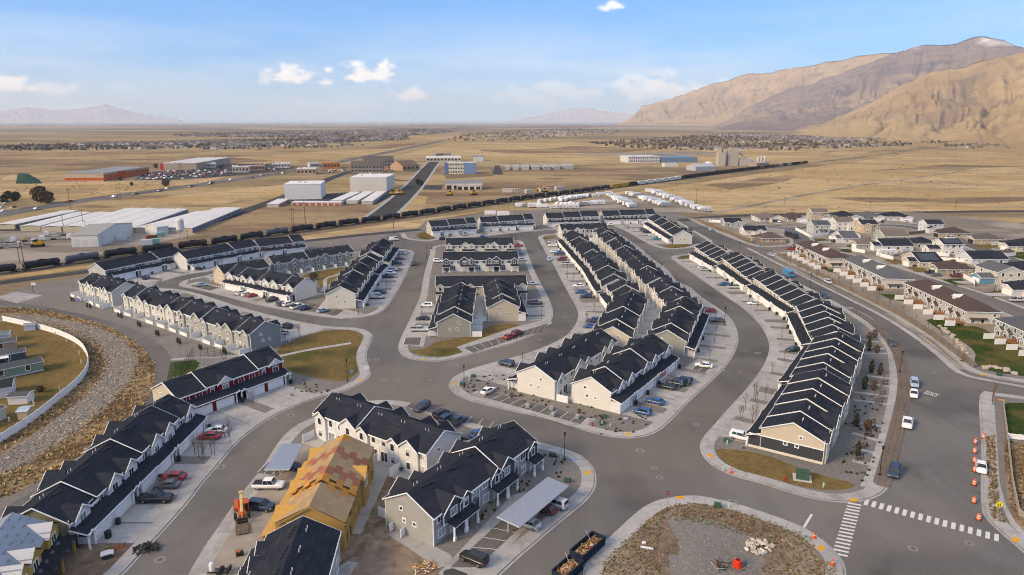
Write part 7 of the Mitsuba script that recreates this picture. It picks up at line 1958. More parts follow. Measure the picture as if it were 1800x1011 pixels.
for a, b in zip([(87.03,152.4),(90.02,156.56),(79.44,140.16),(75.49,134.55),(71.8,128.83),(68.5,123.99),(94.26,163.58),(105.7,191.1)], [(88.98,152.74),(92.26,157.63),(81.16,141.04),(77.37,135.37),(73.59,129.58),(70.33,124.69),(96.3,164.4),(108.6,193.2)]):
 railing(a, b, 'black metal railing frame beside a garden path')
# court hoop and fence
k = thing('basketball_hoop', 'basketball hoop with white board beside the pale court', 'basketball hoop')
part(k, 'post', MB((.05, .05, .05)).tube([(0, 0, 0), (0, 0, 3.1)], .09, 6).ply('paint'), place(*(-188.9,261.3), 0, KERB))
part(k, 'board', MB((.6, .6, .6)).box(-.9, .9, -.75, -.68, 2.9, 4.0).ply('paint'), place(*(-188.9,261.3), 180, KERB))
part(k, 'rim', MB((.5, .12, .03)).tube([(.23 * math.cos(t), -.98 + .23 * math.sin(t), 3.05) for t in np.linspace(0, 6.283, 11)], .02, 4).ply('paint'), place(*(-188.9,261.3), 180, KERB))
fk = thing('mesh_fence', 'tall thin black mesh fence round the little sports court', 'fence')
ls = LineString([(-87.7,170),(-91.1,185.1),(-86.4,186.1),(-82,185.6),(-82,183.2)])
for i in range(14):
 a, b = ls.interpolate(i / 14, normalized=True), ls.interpolate((i + 1) / 14, normalized=True)
 L = math.hypot(b.x - a.x, b.y - a.y)
 m = MB((.03, .03, .03)).box(-.04, .04, -.04, .04, 0, 3).box(0, L, -.02, .02, 2.94, 3).box(0, L, -.02, .02, 1.5, 1.53).box(0, L, -.02, .02, .05, .1)
 for x in np.arange(.3, L, .6):
  m.box(x - .008, x + .008, -.008, .008, .05, 3)
 part(fk, 'panel', m.ply('paint'), place(a.x, a.y, math.degrees(math.atan2(b.y - a.y, b.x - a.x)), KERB))
# ---- street furniture ------------------------------------------------------------------------------
LAMP = MB((.012, .012, .013)).tube([(0, 0, 0), (0, 0, .9), (0, 0, 5.4)], np.array([.11, .075, .055]), 6).box(-.2, .2, -.2, .2, 0, .25).ply('paint')
LHEAD = MB((.014, .014, .015)).box(-.20, .20, -.20, .20, 5.4, 5.5).prism([(-.24, -.24), (.24, -.24), (.24, .24), (-.24, .24)], 5.88, 6.0, 'z').tube([(0, 0, 5.45), (0, 0, 5.9)], np.array([.12, .19]), 6).ply('paint')
for p, lab in zip([(70.44,118.59),(104.7,173.7),(10.47,124.46),(70.8,218.3),(-12.17,162.82),(-42.87,167.11),(-54.1,231.4),(10,225),(115.7,341.7),(121.7,270.8),(136.3,245.7),(132.3,318.2),(2.3,382.5),(-137.3,283),(24,289),(72.7,422.1),(192,263.6),(-42.1,330.6)],
    ['beside the wide road near the zebra crossing', 'on the bend of the wide road above SCHOOL', 'on the corner by the dark grey row', 'on the inner bend by the dark saloon', 'on the point of the double row island', 'in the park corner at the junction', 'at the corner below the cream gable', 'right of the beige wing', 'behind the second curved row', 'behind the fourth curved row', 'under the block wall opposite the fourth row', 'by the first white screen panels', 'right of the cream porch row', 'by the tan gable on the left', 'beside the silver pickup of the second street', 'in front of the stepped far row', 'among the houses by the blue gabled house', 'left of the white and navy porch row']):
 k = thing('street_lamp', 'black lamp post ' + lab, 'street lamp')
 M = place(p[0], p[1], 0, KERB)
 part(k, 'post', LAMP, M)
 part(k, 'lantern', LHEAD, M)
def sign(p, label, face, deg, c, h=2.2, name='sign', cat='road sign', text=None, tc=(.7, .7, .7), pc=(.25, .25, .25), th=.18):
 """face: outline in (x, z) about the sign's centre; deg turns its front (+y)."""
 k = thing(name, label, cat)
 M = place(p[0], p[1], deg, KERB)
 part(k, 'post', MB(pc).tube([(0, -.05, 0), (0, -.05, h + .2)], .045, 5).ply('paint'), M)
 part(k, 'board', MB(c).prism([(x, z + h) for x, z in face], -.015, .015, 'y').ply('paint'), M)
 if text:
  t = meshkit.text_mesh(text, th, .006)
  b = t.bounds
  Mt = np.array([[-1, 0, 0, (b[1][0] + b[0][0]) / 2], [0, 0, 1, .017], [0, 1, 0, h - (b[1][1] + b[0][1]) / 2], [0, 0, 0, 1.]])
  part(k, 'lettering', MB(tc).mesh(t, None, Mt).ply('paint'), M)
 return k, M
def rect(w, h):
 return [(-w / 2, -h / 2), (w / 2, -h / 2), (w / 2, h / 2), (-w / 2, h / 2)]
def octagon(r):
 return [(r * math.cos(math.radians(22.5 + 45 * k)), r * math.sin(math.radians(22.5 + 45 * k))) for k in range(8)]
sign((27.43,108.03), 'red stop sign on the corner of the dirt lot', octagon(.42), 200, (.42, .02, .025), 2.3, text='STOP', th=.22)
k, M = sign((82.8,103.95), 'bright yellow five sided school crossing sign at the right', [(-.55, -.45), (.55, -.45), (.55, .2), (0, .62), (-.55, .2)], 178, (.78, .72, .0), 2.6)
fig = MB((.02, .02, .02))
for x in (-.16, .17):
 fig.box(x - .07, x + .07, .018, .024, 2.35, 2.68).box(x - .05, x + .05, .018, .024, 2.70, 2.80).box(x - .10, x - .03, .018, .024, 2.18, 2.36).box(x + .03, x + .10, .018, .024, 2.18, 2.36)
part(k, 'figures', fig.ply('paint'), M)
sign((12.27,121.69), 'blue and white sign board near the corner lamp', rect(1.1, .35), 190, (.20, .33, .62), 1.6)
sign((-42.42,170.37), 'blue sign in the park corner', rect(.9, .6), 185, (.10, .25, .48), 1.5)
sign((9.9,126.13), 'plain grey back of a road sign by the corner lamp', rect(.6, .6), 10, (.22, .23, .24), 2.5)
sign((47.01,98.54), 'plain grey back of a road sign on the dirt lot corner', rect(.5, .6), 20, (.20, .22, .23), 2.4)
sign((57.17,173.74), 'small blue and white sign lying low near the bend', rect(.5, .4), 190, (.3, .4, .6), .6)
sign((25.78,143.13), 'white notice board in the gravel by the blue hatchback', rect(1.2, .5), 190, (.55, .62, .72), .5)
sign((-39.61,175.04), 'white mailbox cluster beside the park', rect(1.6, 1.1), 190, (.62, .62, .62), .8, 'mailbox_cluster', 'mailbox')
# red banner over a garage door (its small print cannot be read)
nA, nB = np.array([(39.15,181.65),(18.68,150.71)])
d = (nB - nA) / np.linalg.norm(nB - nA)
upn = np.array([-d[1], d[0]])
Lr = np.linalg.norm(nB - nA)
c = nA + d * (Lr * .29) + upn * (5.1 + 2.5 + .12)
k = thing('banner', 'red banner with white print across a garage door', 'banner')
M = place(c[0], c[1], math.degrees(math.atan2(d[1], d[0])), KERB)
part(k, 'cloth', MB((.50, .025, .03)).box(-1.9, 1.9, -.01, .01, .75, 2.25).ply('paint'), M)
part(k, 'print', MB((.62, .45, .45)).box(-1.3, .9, .011, .016, 1.65, 1.85).box(-1.5, 1.2, .011, .016, 1.28, 1.42).box(-.9, 1.4, .011, .016, .98, 1.08).ply('paint'), M)
# flag on a deck
p = (144.7,330.6)
k = thing('flag', 'red, white and blue striped flag on a pole at a deck', 'flag')
M = place(p[0], p[1], 200, KERB)
part(k, 'pole', MB((.5, .5, .5)).tube([(0, 0, 0), (0, 0, 6.2)], .04, 5).ply('paint'), M)
fl = MB()
for i in range(7):
 z = 5.9 - i * .24
 fl.box(.05, 2.6 - .12 * i, -.012 + .05 * math.sin(i), .012 + .05 * math.sin(i), z - .24, z, (.48, .03, .05) if i % 2 == 0 else (.72, .72, .74))
fl.box(.05, 1.1, -.075, .075, 4.95, 5.9, (.05, .08, .25))
part(k, 'cloth', fl.ply('paint'), M)
p = (-162.5,247.4)
k = thing('banner', 'small blue and purple banner hung on a white patio fence', 'banner')
put(k, MB((.12, .07, .45)).box(-1.5, 1.5, -.02, .02, .5, 1.6).box(-1.1, -.2, -.03, .03, .8, 1.3, (.15, .35, .6)).ply('paint'), place(p[0], p[1], -38, KERB))
# barrels, cones, hydrants, boxes, bins
def barrel_parts():
 m = MB((.62, .11, .015)).tube([(0, 0, .06), (0, 0, .35)], np.array([.30, .29]), 12).tube([(0, 0, .5), (0, 0, .68)], np.array([.28, .27]), 12).tube([(0, 0, .84), (0, 0, 1.02)], np.array([.25, .20]), 12)
 w = MB((.68, .66, .62)).tube([(0, 0, .352), (0, 0, .498)], np.array([.286, .284]), 12).tube([(0, 0, .682), (0, 0, .838)], np.array([.268, .262]), 12)
 b = MB((.02, .02, .02)).tube([(0, 0, 0), (0, 0, .07)], np.array([.42, .40]), 12)
 return m.ply('paint'), w.ply('paint'), b.ply('paint')
BAR = barrel_parts()
for i, p in enumerate([(100.86,134.28),(97.53,131.89),(94.73,127.83),(91.99,123.76),(89.66,120.12),(86.19,115.01),(82.16,108.96),(79.46,103.61)]):
 k = thing('traffic_barrel', 'orange and white traffic barrel, number %s from the far end of the line' % ['one', 'two', 'three', 'four', 'five', 'six', 'seven', 'eight'][i], 'traffic barrel')
 M = place(p[0], p[1], 0, .006, 1.15)
 for nm, pl in zip(('drum', 'reflective_bands', 'base'), BAR):
  part(k, nm, pl, M)
CONE = MB((.60, .09, .012)).tube([(0, 0, .04), (0, 0, .75)], np.array([.17, .04]), 10).box(-.22, .22, -.22, .22, 0, .05).tube([(0, 0, .33), (0, 0, .48)], np.array([.118, .088]), 10, (.7, .7, .68)).ply('paint')
for p, lab in zip([(42.25,119.46),(49.14,98.23),(48.97,91.35)], ('on the kerb by the brown lawn', 'at the ramp of the dirt lot', 'at the lower kerb of the dirt lot')):
 k = thing('traffic_cone', 'tall orange and white marker ' + lab, 'traffic cone')
 put(k, CONE, place(p[0], p[1], 0, KERB, 1.5))
HYD = MB((.45, .02, .02)).tube([(0, 0, 0), (0, 0, .55), (0, 0, .7)], np.array([.13, .12, .05]), 8).tube([(-.24, 0, .42), (.24, 0, .42)], .07, 6).tube([(0, 0, .0), (0, 0, .06)], .2, 8).ply('paint')
for p, lab in zip([(17.84,140.16),(51.41,116.46),(132,202.4),(131.4,319.5)], ('beside the end of the long parking strip', 'in the brown lawn before the green transformer', 'in the tan verge on the bend', 'near the first street tree under the wall')):
 k = thing('fire_hydrant', 'red fire hydrant ' + lab, 'fire hydrant')
 put(k, HYD, place(p[0], p[1], 20, KERB, 1.25))
def ubox(p, label, w=1.5, dd=1.2, h=1.1, deg=-20, c=(.035, .075, .05), pad=True):
 k = thing('utility_box', label, 'utility box')
 M = place(p[0], p[1], deg, KERB)
 m = MB(c).prism([(-dd / 2, .1), (dd / 2, .1), (dd / 2, h * .8), (dd * .3, h), (-dd / 2, h)], -w / 2, w / 2, 'x')
 part(k, 'housing', m.ply('paint'), M)
 part(k, 'door', MB(np.array(c) * 1.25).box(-w * .45, -.02, -dd / 2 - .02, -dd / 2, .2, h * .9).box(.02, w * .45, -dd / 2 - .02, -dd / 2, .2, h * .9).ply('paint'), M)
 if pad:
  part(k, 'pad', MB((.5, .49, .46)).box(-w * .75, w * .75, -dd * .8, dd * .8, 0, .12).ply('worn'), M)
ubox((55.08,117.31), 'large green transformer on a pale pad in the brown lawn', 2.2, 1.8, 1.8)
for p, lab in zip([(21.08,144.65),(20.2,141.33),(8.17,126.13),(10.38,116.05),(45.41,132.68),(36.12,107.48),(-10.24,169.96),(-12.71,164.35),(-53.1,242.1),(46.78,167.92),(61.6,215.1),(44.66,163.58),(129.8,171.2),(-42.9,356.8)], ('beside the end of the long parking strip, upper', 'beside the end of the long parking strip, lower', 'on the corner by the dark grey row', 'beside the right end of the carport', 'next to the white four by four', 'in the dirt lot behind the kerb', 'at the point of the double row', 'left of the lamp on the double row point', 'below the cream gable', 'near the red banner row', 'on the bend gravel', 'by the last drive of the banner row', 'in the boulder bed at the side street', 'at the top of the central island')):
 ubox(p, 'small dark green utility box ' + lab, 1.15, .9, .8, pad=False)
for p, lab in zip([(46.03,140.75),(20.08,140.89),(21.72,139.87),(45.13,131.37),(-25.23,183.69),(-22,183.69),(40.91,120.12),(57.61,114),(38.06,107.3),(-11.17,167.92),(9.69,124.69)], range(11)):
 k = thing('marker_post', 'short pale green plastic utility marker post', 'post', 'pale utility marker posts in the beds')
 put(k, MB((.45, .58, .40)).box(-.12, .12, -.08, .08, 0, .85).box(-.09, .09, -.06, .06, .85, .95).ply('paint'), place(p[0], p[1], 10, KERB))
BIN = MB((.012, .03, .02)).prism([(-.28, .05), (.28, .05), (.34, 1.0), (-.34, 1.0)], -.3, .3, 'y').box(-.38, .38, -.34, .34, 1.0, 1.08).tube([(-.25, -.33, .1), (-.25, .33, .1)], .1, 8).ply('paint')
for i, M in enumerate(bins):
 k = thing('wheeled_bin', 'dark green wheeled bin beside a garage door', 'bin', 'wheeled bins beside garage doors')
 put(k, BIN, M)
for p, lab in zip([(-65.62,98.23),(-19.31,101.43),(-18.99,101.76)], ('at the near end of the white and navy row', 'in the white screen by the dark grey gable, left', 'in the white screen by the dark grey gable, right')):
 k = thing('wheeled_bin', 'dark green wheeled bin ' + lab, 'bin')
 put(k, BIN, place(p[0], p[1], 70, KERB, 1.2))
fence([(-22.87,104.64),(-20.52,102.93)], 'white vinyl screen left of the dark grey gable', 1.8)
fence([(-20.08,99.8),(-19.06,101.59)], 'white vinyl screen behind the bins', 1.5)
fence([(-18.05,98.23),(-17.1,99.96)], 'white vinyl screen right of the bins', 1.5)
# patio things behind the white block
for p, lab in zip([(-21.97,121.69),(-21.17,120.79),(-21.95,120.12)], ('back', 'middle', 'front')):
 k = thing('patio_chair', 'red patio chair, %s one of three by the sliding door' % lab, 'chair')
 m = MB((.55, .02, .015)).box(-.3, .3, -.3, .3, .38, .45).box(-.3, .3, .25, .32, .45, 1.0)
 part(k, 'seat', m.ply('paint'), place(p[0], p[1], srnd.uniform(0, 360), KERB + .05))
 m = MB((.03, .03, .03))
 for x in (-.27, .27):
  for y in (-.27, .27):
   m.box(x - .03, x + .03, y - .03, y + .03, 0, .4)
 part(k, 'legs', m.ply('paint'), place(p[0], p[1], 20, KERB + .05))
k = thing('patio_table', 'round dark patio table between the red chairs', 'table')
put(k, MB((.06, .06, .065)).tube([(0, 0, .68), (0, 0, .74)], .55, 12).tube([(0, 0, 0), (0, 0, .7)], .07, 6).ply('paint'), place(*(-21.28,120.12), 0, KERB + .05))
for p, lab in zip([(-40.09,136.75),(-26.12,125.41)], ('at the left end patio', 'beside the sliding door of the white block')):
 k = thing('barbecue', 'black covered barbecue ' + lab, 'barbecue')
 put(k, MB((.012, .012, .013)).tube([(-.6, 0, .75), (.6, 0, .75)], .4, 8).box(-.45, .45, -.25, .25, 0, .7).ply('paint'), place(*p, 30, KERB + .05))
for p in [(-24.38,123.99),(-19.47,120.57),(-38.92,135.09)]:
 k = thing('door_mat', 'dark grey step mat outside a sliding door of the white block', 'mat', 'step mats behind the white block')
 put(k, MB((.08, .085, .085)).box(-1.2, 1.2, -.7, .7, 0, .14).ply('worn'), place(*p, -34, KERB + .05))
for p, deg in zip([(3.77,150.06),(9.41,145.27),(14.91,144.04),(9.34,148.76),(55.79,128.08)], (-33, -33, -33, -33, -33)):
 k = thing('air_conditioner', 'grey air conditioner against a white gable wall', 'air conditioner', 'air conditioners along the front gables')
 m = MB((.30, .31, .31)).box(-.45, .45, -.4, .4, .1, .95)
 for z in np.arange(.2, .9, .12):
  m.box(-.47, .47, -.42, .42, z, z + .04, (.2, .2, .2))
 put(k, m.ply('paint'), place(*p, deg, KERB))
# skips with waste timber
def skip(p, q, label, hh=1.6, W=2.4, L=6.4):
 p, q = np.array(p, float), np.array(q, float)
 d = q - p
 d /= np.linalg.norm(d)
 k = thing('waste_skip', label, 'skip')
 M = place((p[0] + q[0]) / 2, (p[1] + q[1]) / 2, math.degrees(math.atan2(d[1], d[0])), .006)
 c = (.018, .03, .052)
 b = MB(c).box(-L / 2, L / 2, -W / 2, W / 2, .2, .28)
 for s in (-1, 1):
  b.box(-L / 2, L / 2, s * W / 2 - .05, s * W / 2 + .05, .2, hh)
  b.box(s * L / 2 - .05, s * L / 2 + .05, -W / 2, W / 2, .2, hh)
  b.box(-L / 2 - .08, L / 2 + .08, s * (W / 2 + .03) - .07, s * (W / 2 + .03) + .07, hh - .1, hh + .04)
  b.box(s * (L / 2 + .03) - .07, s * (L / 2 + .03) + .07, -W / 2, W / 2, hh - .1, hh + .04)
  for x in np.linspace(-L / 2 + .4, L / 2 - .4, 7):
   b.box(x - .06, x + .06, s * (W / 2 + .08) - .06, s * (W / 2 + .08) + .06, .2, hh - .08)
 b.box(-L / 2, L / 2, -.7, -.5, 0, .2).box(-L / 2, L / 2, .5, .7, 0, .2)
 part(k, 'body', b.ply('worn'), M)
 r = random.Random(int(p[0] * 10))
 w = MB()
 for i in range(110):
  x, y, z = r.uniform(-L / 2 + .5, L / 2 - .5), r.uniform(-W / 2 + .35, W / 2 - .35), r.uniform(.75, 1.5)
  l = r.uniform(.3, 1.1)
  a = r.uniform(0, 3.14)
  e = np.array([math.cos(a) * l, math.sin(a) * l * .6, r.uniform(-.25, .25)])
  cc = r.choice([(.45, .27, .11), (.36, .20, .08), (.50, .33, .16), (.62, .58, .52), (.45, .16, .07), (.20, .11, .06)])
  w.tube([np.array([x, y, z]) - e / 2, np.array([x, y, z]) + e / 2], r.uniform(.04, .13), 4, cc)
 w.box(-L / 2 + .1, L / 2 - .1, -W / 2 + .1, W / 2 - .1, .3, .85, (.28, .17, .08))
 w.tube([(L * .2, .3, 1.2), (L * .12, .9, 3.1)], .05, 4, (.7, .7, .7))
 wk = part(k, 'waste_timber', w.ply('worn'), M)
 labels[wk] = {'kind': 'stuff', 'label': 'broken boards and offcuts heaped in the skip'}
skip((9.8,92.04), (14.05,97.3), 'long navy waste skip full of timber offcuts, upper of two')
skip((7.14,87.63), (9.51,90.66), 'second navy waste skip cut by the bottom edge', L=4.8)
# builders' machine and clutter
k = thing('telehandler', 'orange telescopic handler with cream boom on the building site', 'telehandler')
M = place(*(-46.53,105.16), -68, KERB)
b = MB((.50, .085, .02)).prism([(-2.4, .7), (1.9, .7), (2.1, 1.1), (1.8, 1.45), (-1.2, 1.45), (-2.4, 1.7)], -.55, .55, 'y').prism([(-2.3, 1.0), (.3, 1.0), (.3, 1.5), (-.2, 1.75), (-2.3, 1.75)], -1.15, -.5, 'y')
part(k, 'chassis', b.ply('paint'), M)
cb = MB((.02, .02, .02)).box(-.7, .8, .42, 1.15, 1.1, 2.35)
part(k, 'cab', cb.ply('glass'), M)
part(k, 'cab_roof', MB((.50, .085, .02)).box(-.8, .85, .38, 1.2, 2.35, 2.45).box(-.75, -.65, .4, 1.17, 1.0, 2.36).box(.75, .83, .4, .48, 1.0, 2.36).box(.75, .83, 1.1, 1.17, 1.0, 2.36).box(-.7, .8, .42, 1.17, .75, 1.12).ply('paint'), M)
part(k, 'boom', MB((.55, .42, .17)).prism([(-3.2, 2.5), (1.8, 1.55), (1.8, 1.2), (-3.2, 2.05)], -.22, .22, 'y').box(-3.3, -2.7, -.35, .35, 2.2, 2.7).prism([(1.6, 1.6), (3.2, .95), (3.2, .7), (1.6, 1.25)], -.15, .15, 'y', (.55, .14, .02)).ply('paint'), M)
part(k, 'fork_carriage', MB((.05, .045, .04)).box(3.2, 3.35, -.9, .9, .1, 1.3).box(3.35, 5.2, -.65, -.5, .08, .16).box(3.35, 5.2, .5, .65, .08, .16).box(3.35, 3.45, -.9, .9, 1.2, 1.35).ply('paint'), M)
WB = MB((.015, .015, .015))
th = np.linspace(0, 2 * np.pi, 15)[:-1]
for y, r_ in ((-.24, .5), (-.2, .66), (.2, .66), (.24, .5)):
 WB.add([(r_ * math.cos(a), y, r_ * math.sin(a)) for a in th], [(0, j, j + 1) for j in range(1, 13)])
WB.tube([(0, -.2, 0), (0, .2, 0)], .66, 14)
wbp = WB.ply('paint')
for x in (-1.6, 1.5):
 for y in (-1.05, 1.05):
  part(k, 'wheel', wbp, M @ T().translate([x, y, .66]))
k = thing('work_platform', 'caged steel work platform on the forks of the orange machine', 'platform')
pl = MB((.17, .14, .10)).box(3.5, 6.6, -1.0, 1.0, .2, .28)
for z in (.75, 1.3):
 for s in (-1, 1):
  pl.box(3.5, 6.6, s - .03, s + .03, z - .03, z + .03)
 for x in (3.5, 6.6):
  pl.box(x - .03, x + .03, -1, 1, z - .03, z + .03)
for x in (3.5, 4.5, 5.5, 6.6):
 for s in (-1, 1):
  pl.box(x - .035, x + .035, s - .035, s + .035, .28, 1.3)
for i in range(8):
 pl.box(3.6 + i * .37, 3.85 + i * .37, -.85, .85, .29, .33, (.22, .18, .13))
put(k, pl.ply('worn'), M)
p = (-42.45,93.59)
k = thing('site_generator', 'small black and orange generator on the building site', 'generator')
put(k, MB((.02, .02, .02)).box(-.5, .5, -.3, .3, .1, .7).box(-.35, .1, -.32, .32, .7, .85, (.5, .1, .02)).tube([(-.55, -.35, 0), (-.55, -.35, .9), (.55, -.35, .9), (.55, -.35, 0)], .035, 5).tube([(-.55, .35, 0), (-.55, .35, .9), (.55, .35, .9), (.55, .35, 0)], .035, 5).ply('paint'), place(*p, 20, KERB))
p = (-44.95,89.45)
k = thing('gas_bottle', 'white upright gas bottle trailer at the bottom edge', 'gas bottle')
M = place(*p, 0, KERB)
part(k, 'bottle', MB((.66, .66, .65)).tube([(0, 0, .3), (0, 0, .45), (0, 0, 1.5), (0, 0, 1.75), (0, 0, 1.82)], np.array([.3, .42, .42, .22, .08]), 12).ply('paint', smooth=True), M)
part(k, 'frame', MB((.02, .02, .02)).box(-.6, 2.6, -.5, -.4, .25, .4).box(-.6, 2.6, .4, .5, .25, .4).box(2.4, 2.6, -.8, .8, .2, .9).tube([(1.2, -.8, .35), (1.2, .8, .35)], .35, 10).ply('paint'), M)
p = (-62.8,93.16)
k = thing('wheelbarrow', 'dark green site tub covered with a white sheet', 'tub')
M = place(*p, 30, KERB)
part(k, 'tub', MB((.02, .04, .03)).prism([(-.7, .15), (.7, .15), (.9, .75), (-.9, .75)], -.6, .6, 'y').ply('paint'), M)
part(k, 'sheet', MB((.6, .6, .62)).prism([(-.95, .76), (.6, .76), (.8, .55), (.86, .78), (.2, .95), (-.7, .88)], -.66, .66, 'y').ply('worn'), M)
k = thing('water_butt', 'small round green plastic drum beside the covered tub', 'drum')
put(k, MB((.12, .20, .06)).tube([(0, 0, 0), (0, 0, .3), (0, 0, .8), (0, 0, .9)], np.array([.28, .34, .34, .2]), 10).ply('paint'), place(*(-63.72,94.61), 0, KERB))
hp = random.Random(2)
def heap(p, label, name, cat, n, rad, cols, l0, l1, r0, r1, z=.5):
 k = thing(name, label, cat)
 m = MB()
 for i in range(n):
  a, q = hp.uniform(0, 6.28), rad * math.sqrt(hp.random())
  x, y = q * math.cos(a) * 1.3, q * math.sin(a)
  zz = z * (1 - q / rad) * hp.random() + .1
  e = np.array([hp.uniform(-1, 1), hp.uniform(-1, 1), hp.uniform(-.25, .3)])
  e *= hp.uniform(l0, l1) / np.linalg.norm(e)
  m.tube([np.array([x, y, zz]) - e / 2, np.array([x, y, zz]) + e / 2], hp.uniform(r0, r1), 4, hp.choice(cols))
 put(k, m.ply('worn'), place(p[0], p[1], 20, KERB))
 labels[k]['kind'] = 'stuff'
heap((39.31,95.79), 'heap of pale broken concrete slabs on the dirt lot', 'rubble_heap', 'rubble', 60, 1.9, [(.5, .46, .40), (.6, .56, .5), (.36, .31, .26), (.45, .40, .31)], .4, .9, .12, .34, .7)
heap((-13.38,90.53), 'heap of timber offcuts and white wrap beside the walk', 'timber_heap', 'timber', 60, 1.5, [(.48, .28, .11), (.38, .22, .09), (.62, .60, .56), (.5, .34, .18)], .4, 1.1, .05, .13, .5)
heap((-57.92,95.34), 'black netting heap on the kerb at the bottom left', 'netting_heap', 'netting', 60, 1.6, [(.05, .05, .05), (.08, .075, .07), (.035, .035, .035)], .6, 1.4, .06, .16, .5)
heap((-62.43,95.34), 'orange mesh lying on the bare plot', 'orange_mesh', 'netting', 25, 1.3, [(.5, .14, .03), (.42, .16, .07)], .5, 1.1, .03, .07, .15)
heap((31.89,90.93), 'black steel frame and orange barrier boards lying on the gravel', 'barrier_heap', 'barrier', 14, 1.0, [(.02, .02, .022), (.02, .02, .022), (.55, .09, .02), (.35, .45, .6)], 1.2, 2.2, .03, .07, .2)
k = thing('cable_reel', 'bright orange drum inside a black wire hoop on the gravel', 'drum')
M = place(*(34.31,90.93), 0, KERB)
part(k, 'drum', MB((.72, .035, .005)).tube([(0, 0, 0), (0, 0, .45), (0, 0, .50), (0, 0, 1.15), (0, 0, 1.18)], np.array([.68, .66, .60, .54, .40]), 14).ply('paint'), M)
part(k, 'opening', MB((.10, .01, .005)).tube([(0, 0, 1.175), (0, 0, 1.20)], .38, 12).ply('paint'), M)  # dark disc on the closed top paints the shade inside the drum
hoop = MB((.02, .02, .02))
for z in (.05, 1.0):
 hoop.tube([(1.25 * math.cos(t), 1.25 * math.sin(t) * .95, z) for t in np.linspace(0, 6.283, 25)], .03, 4)
for t in np.arange(0, 6.28, 1.05):
 hoop.tube([(1.25 * math.cos(t), 1.19 * math.sin(t), .05), (1.25 * math.cos(t), 1.19 * math.sin(t), 1.0)], .025, 4)
part(k, 'hoop', hoop.ply('paint'), M)
k = thing('foam_board', 'white board lying on the dirt lot near the skips', 'board')
put(k, MB((.68, .66, .70)).box(-1.0, 1.0, -.2, .2, .02, .14).ply('paint'), place(*(21.41,95.49), -18, KERB))
k = thing('foam_block', 'small white block lying beside the white board', 'block')
put(k, MB((.68, .66, .70)).box(-.25, .25, -.25, .25, .02, .3).ply('paint'), place(*(21.18,96.69), 20, KERB))
# wooden poles with crossarms along the railway and in the fields
POLE = MB((.12, .085, .06)).tube([(0, 0, 0), (0, 0, 11.5)], np.array([.18, .12]), 6).ply('worn')
ARM = MB((.11, .08, .06)).box(-1.2, 1.2, -.07, .07, 10.6, 10.8).ply('worn')
for p, h in zip([(-235,319.5),(-219.2,300.5),(-275.6,416.4),(-273.5,432.6),(-256.6,407.7),(-216.8,356.8),(-171.5,356.8),(-140.6,437.5),(-134,439.9),(-141,435),(-340.1,525.2),(-338.2,587.5),(-331,579),(-74.4,425.5),(330.3,508.3),(277.5,528.8),(212.2,532.3),(152.8,566.6),(146.7,444.9),(-2.9,501.8),(2.1,498.7),(22.4,444.9)], [1, 1.2, .95, 1, .7, .6, .9, 1, 1.35, 1.1, 1.4, 1, 1, 1.3, .8, .7, .8, 1, .6, .8, .8, .9]):
 k = thing('utility_pole', 'bare wooden utility pole standing near the railway or in the fields', 'utility pole', 'wooden utility poles across the middle distance')
 M = place(p[0], p[1], 25, 0, h)
 part(k, 'pole', POLE, M)
 part(k, 'crossarm', ARM, M)
# ---- fields and roads of the plain -------------------------------------------------------------------
def field(pts, m, label, z=.02, name='field'):
 structure(name, sheet(Polygon(pts).buffer(0), z, m), label)
field([(-581,701),(-561,754),(-533,768),(-453,783),(-375.9,798.5),(-347,831),(-336.8,701.1),(-353,644.6),(-391,587.5),(-420.3,587.5),(-418.7,511.6)], 'straw', 'golden field left of the highway')
field([(-323.7,547),(-308.8,619.6),(-274,689),(-242.6,733.1),(-208,634.3),(-234.6,587.5),(-237.1,547),(-256.5,554.7),(-318.9,554.7)], 'straw', 'golden triangle between the highway and the dark road')
field([(-199.6,458),(-195.5,587.5),(-162.7,574.8),(-111.7,547),(-102.7,471.7),(-130.8,432.6),(-163.7,414.2),(-195.1,414.2)], 'brown', 'brown field left of the wide dark road')
field([(106.1,639.4),(226.4,783),(325,896),(566,1149),(1026,1696),(1382,1406),(512.7,511.6),(307.6,511.6),(244.7,505.1),(149.1,495.5),(153.9,587.5)], 'straw', 'huge golden field beyond the detached houses')
field([(-226,1316),(-192,2135),(184,2252),(555,1696),(915,1696),(691,1406),(480,1218),(292,1046),(184,1118),(-51,1236)], 'straw', 'pale golden fields beyond the offices')
field([(-15,916),(158,960),(252,927),(286,867),(160.2,775.5),(94.2,814.7)], 'brown', 'ploughed brown strip before the works', .03)
field([(-102.9,619.6),(-81.9,733.1),(-38.8,783),(64.7,783),(124.6,753.7),(79.3,683.1),(20.6,619.6),(-19.3,579),(-62.2,532.3)], 'brown', 'bare brown building land along the train')
field([(-366.6,427.9),(-341.6,452.7),(-276.8,427.9),(-201.7,420.9),(-189.5,405.5),(-202.9,363.6),(-216.5,318.2),(-254.7,292.4)], 'yard', 'gravel works yard at the left')
field([(-92.4,554.7),(-88.8,629.3),(-75.6,614.8),(-69.2,525.2),(-88.6,505.1)], 'straw', 'small golden patch beside the wide dark road', .03)
field([(135.9,477.5),(240.2,495.5),(361.8,480.4),(427,463.4),(373.3,444.9),(335.8,455.3),(305.7,508.3),(225.1,489.4)], 'straw', 'golden verge behind the detached houses', .03)
def road(pts, w, m, label, z=.05, edge=None):
 g = LineString(smooth_ring(pts, 2, False))
 if edge:
  structure('footpath', sheet(g.buffer(w / 2 + edge, cap_style=2), z - .02, 'concrete'), 'pale edge strips of the ' + label)
 structure('road', sheet(g.buffer(w / 2, cap_style=2), z, m), label)
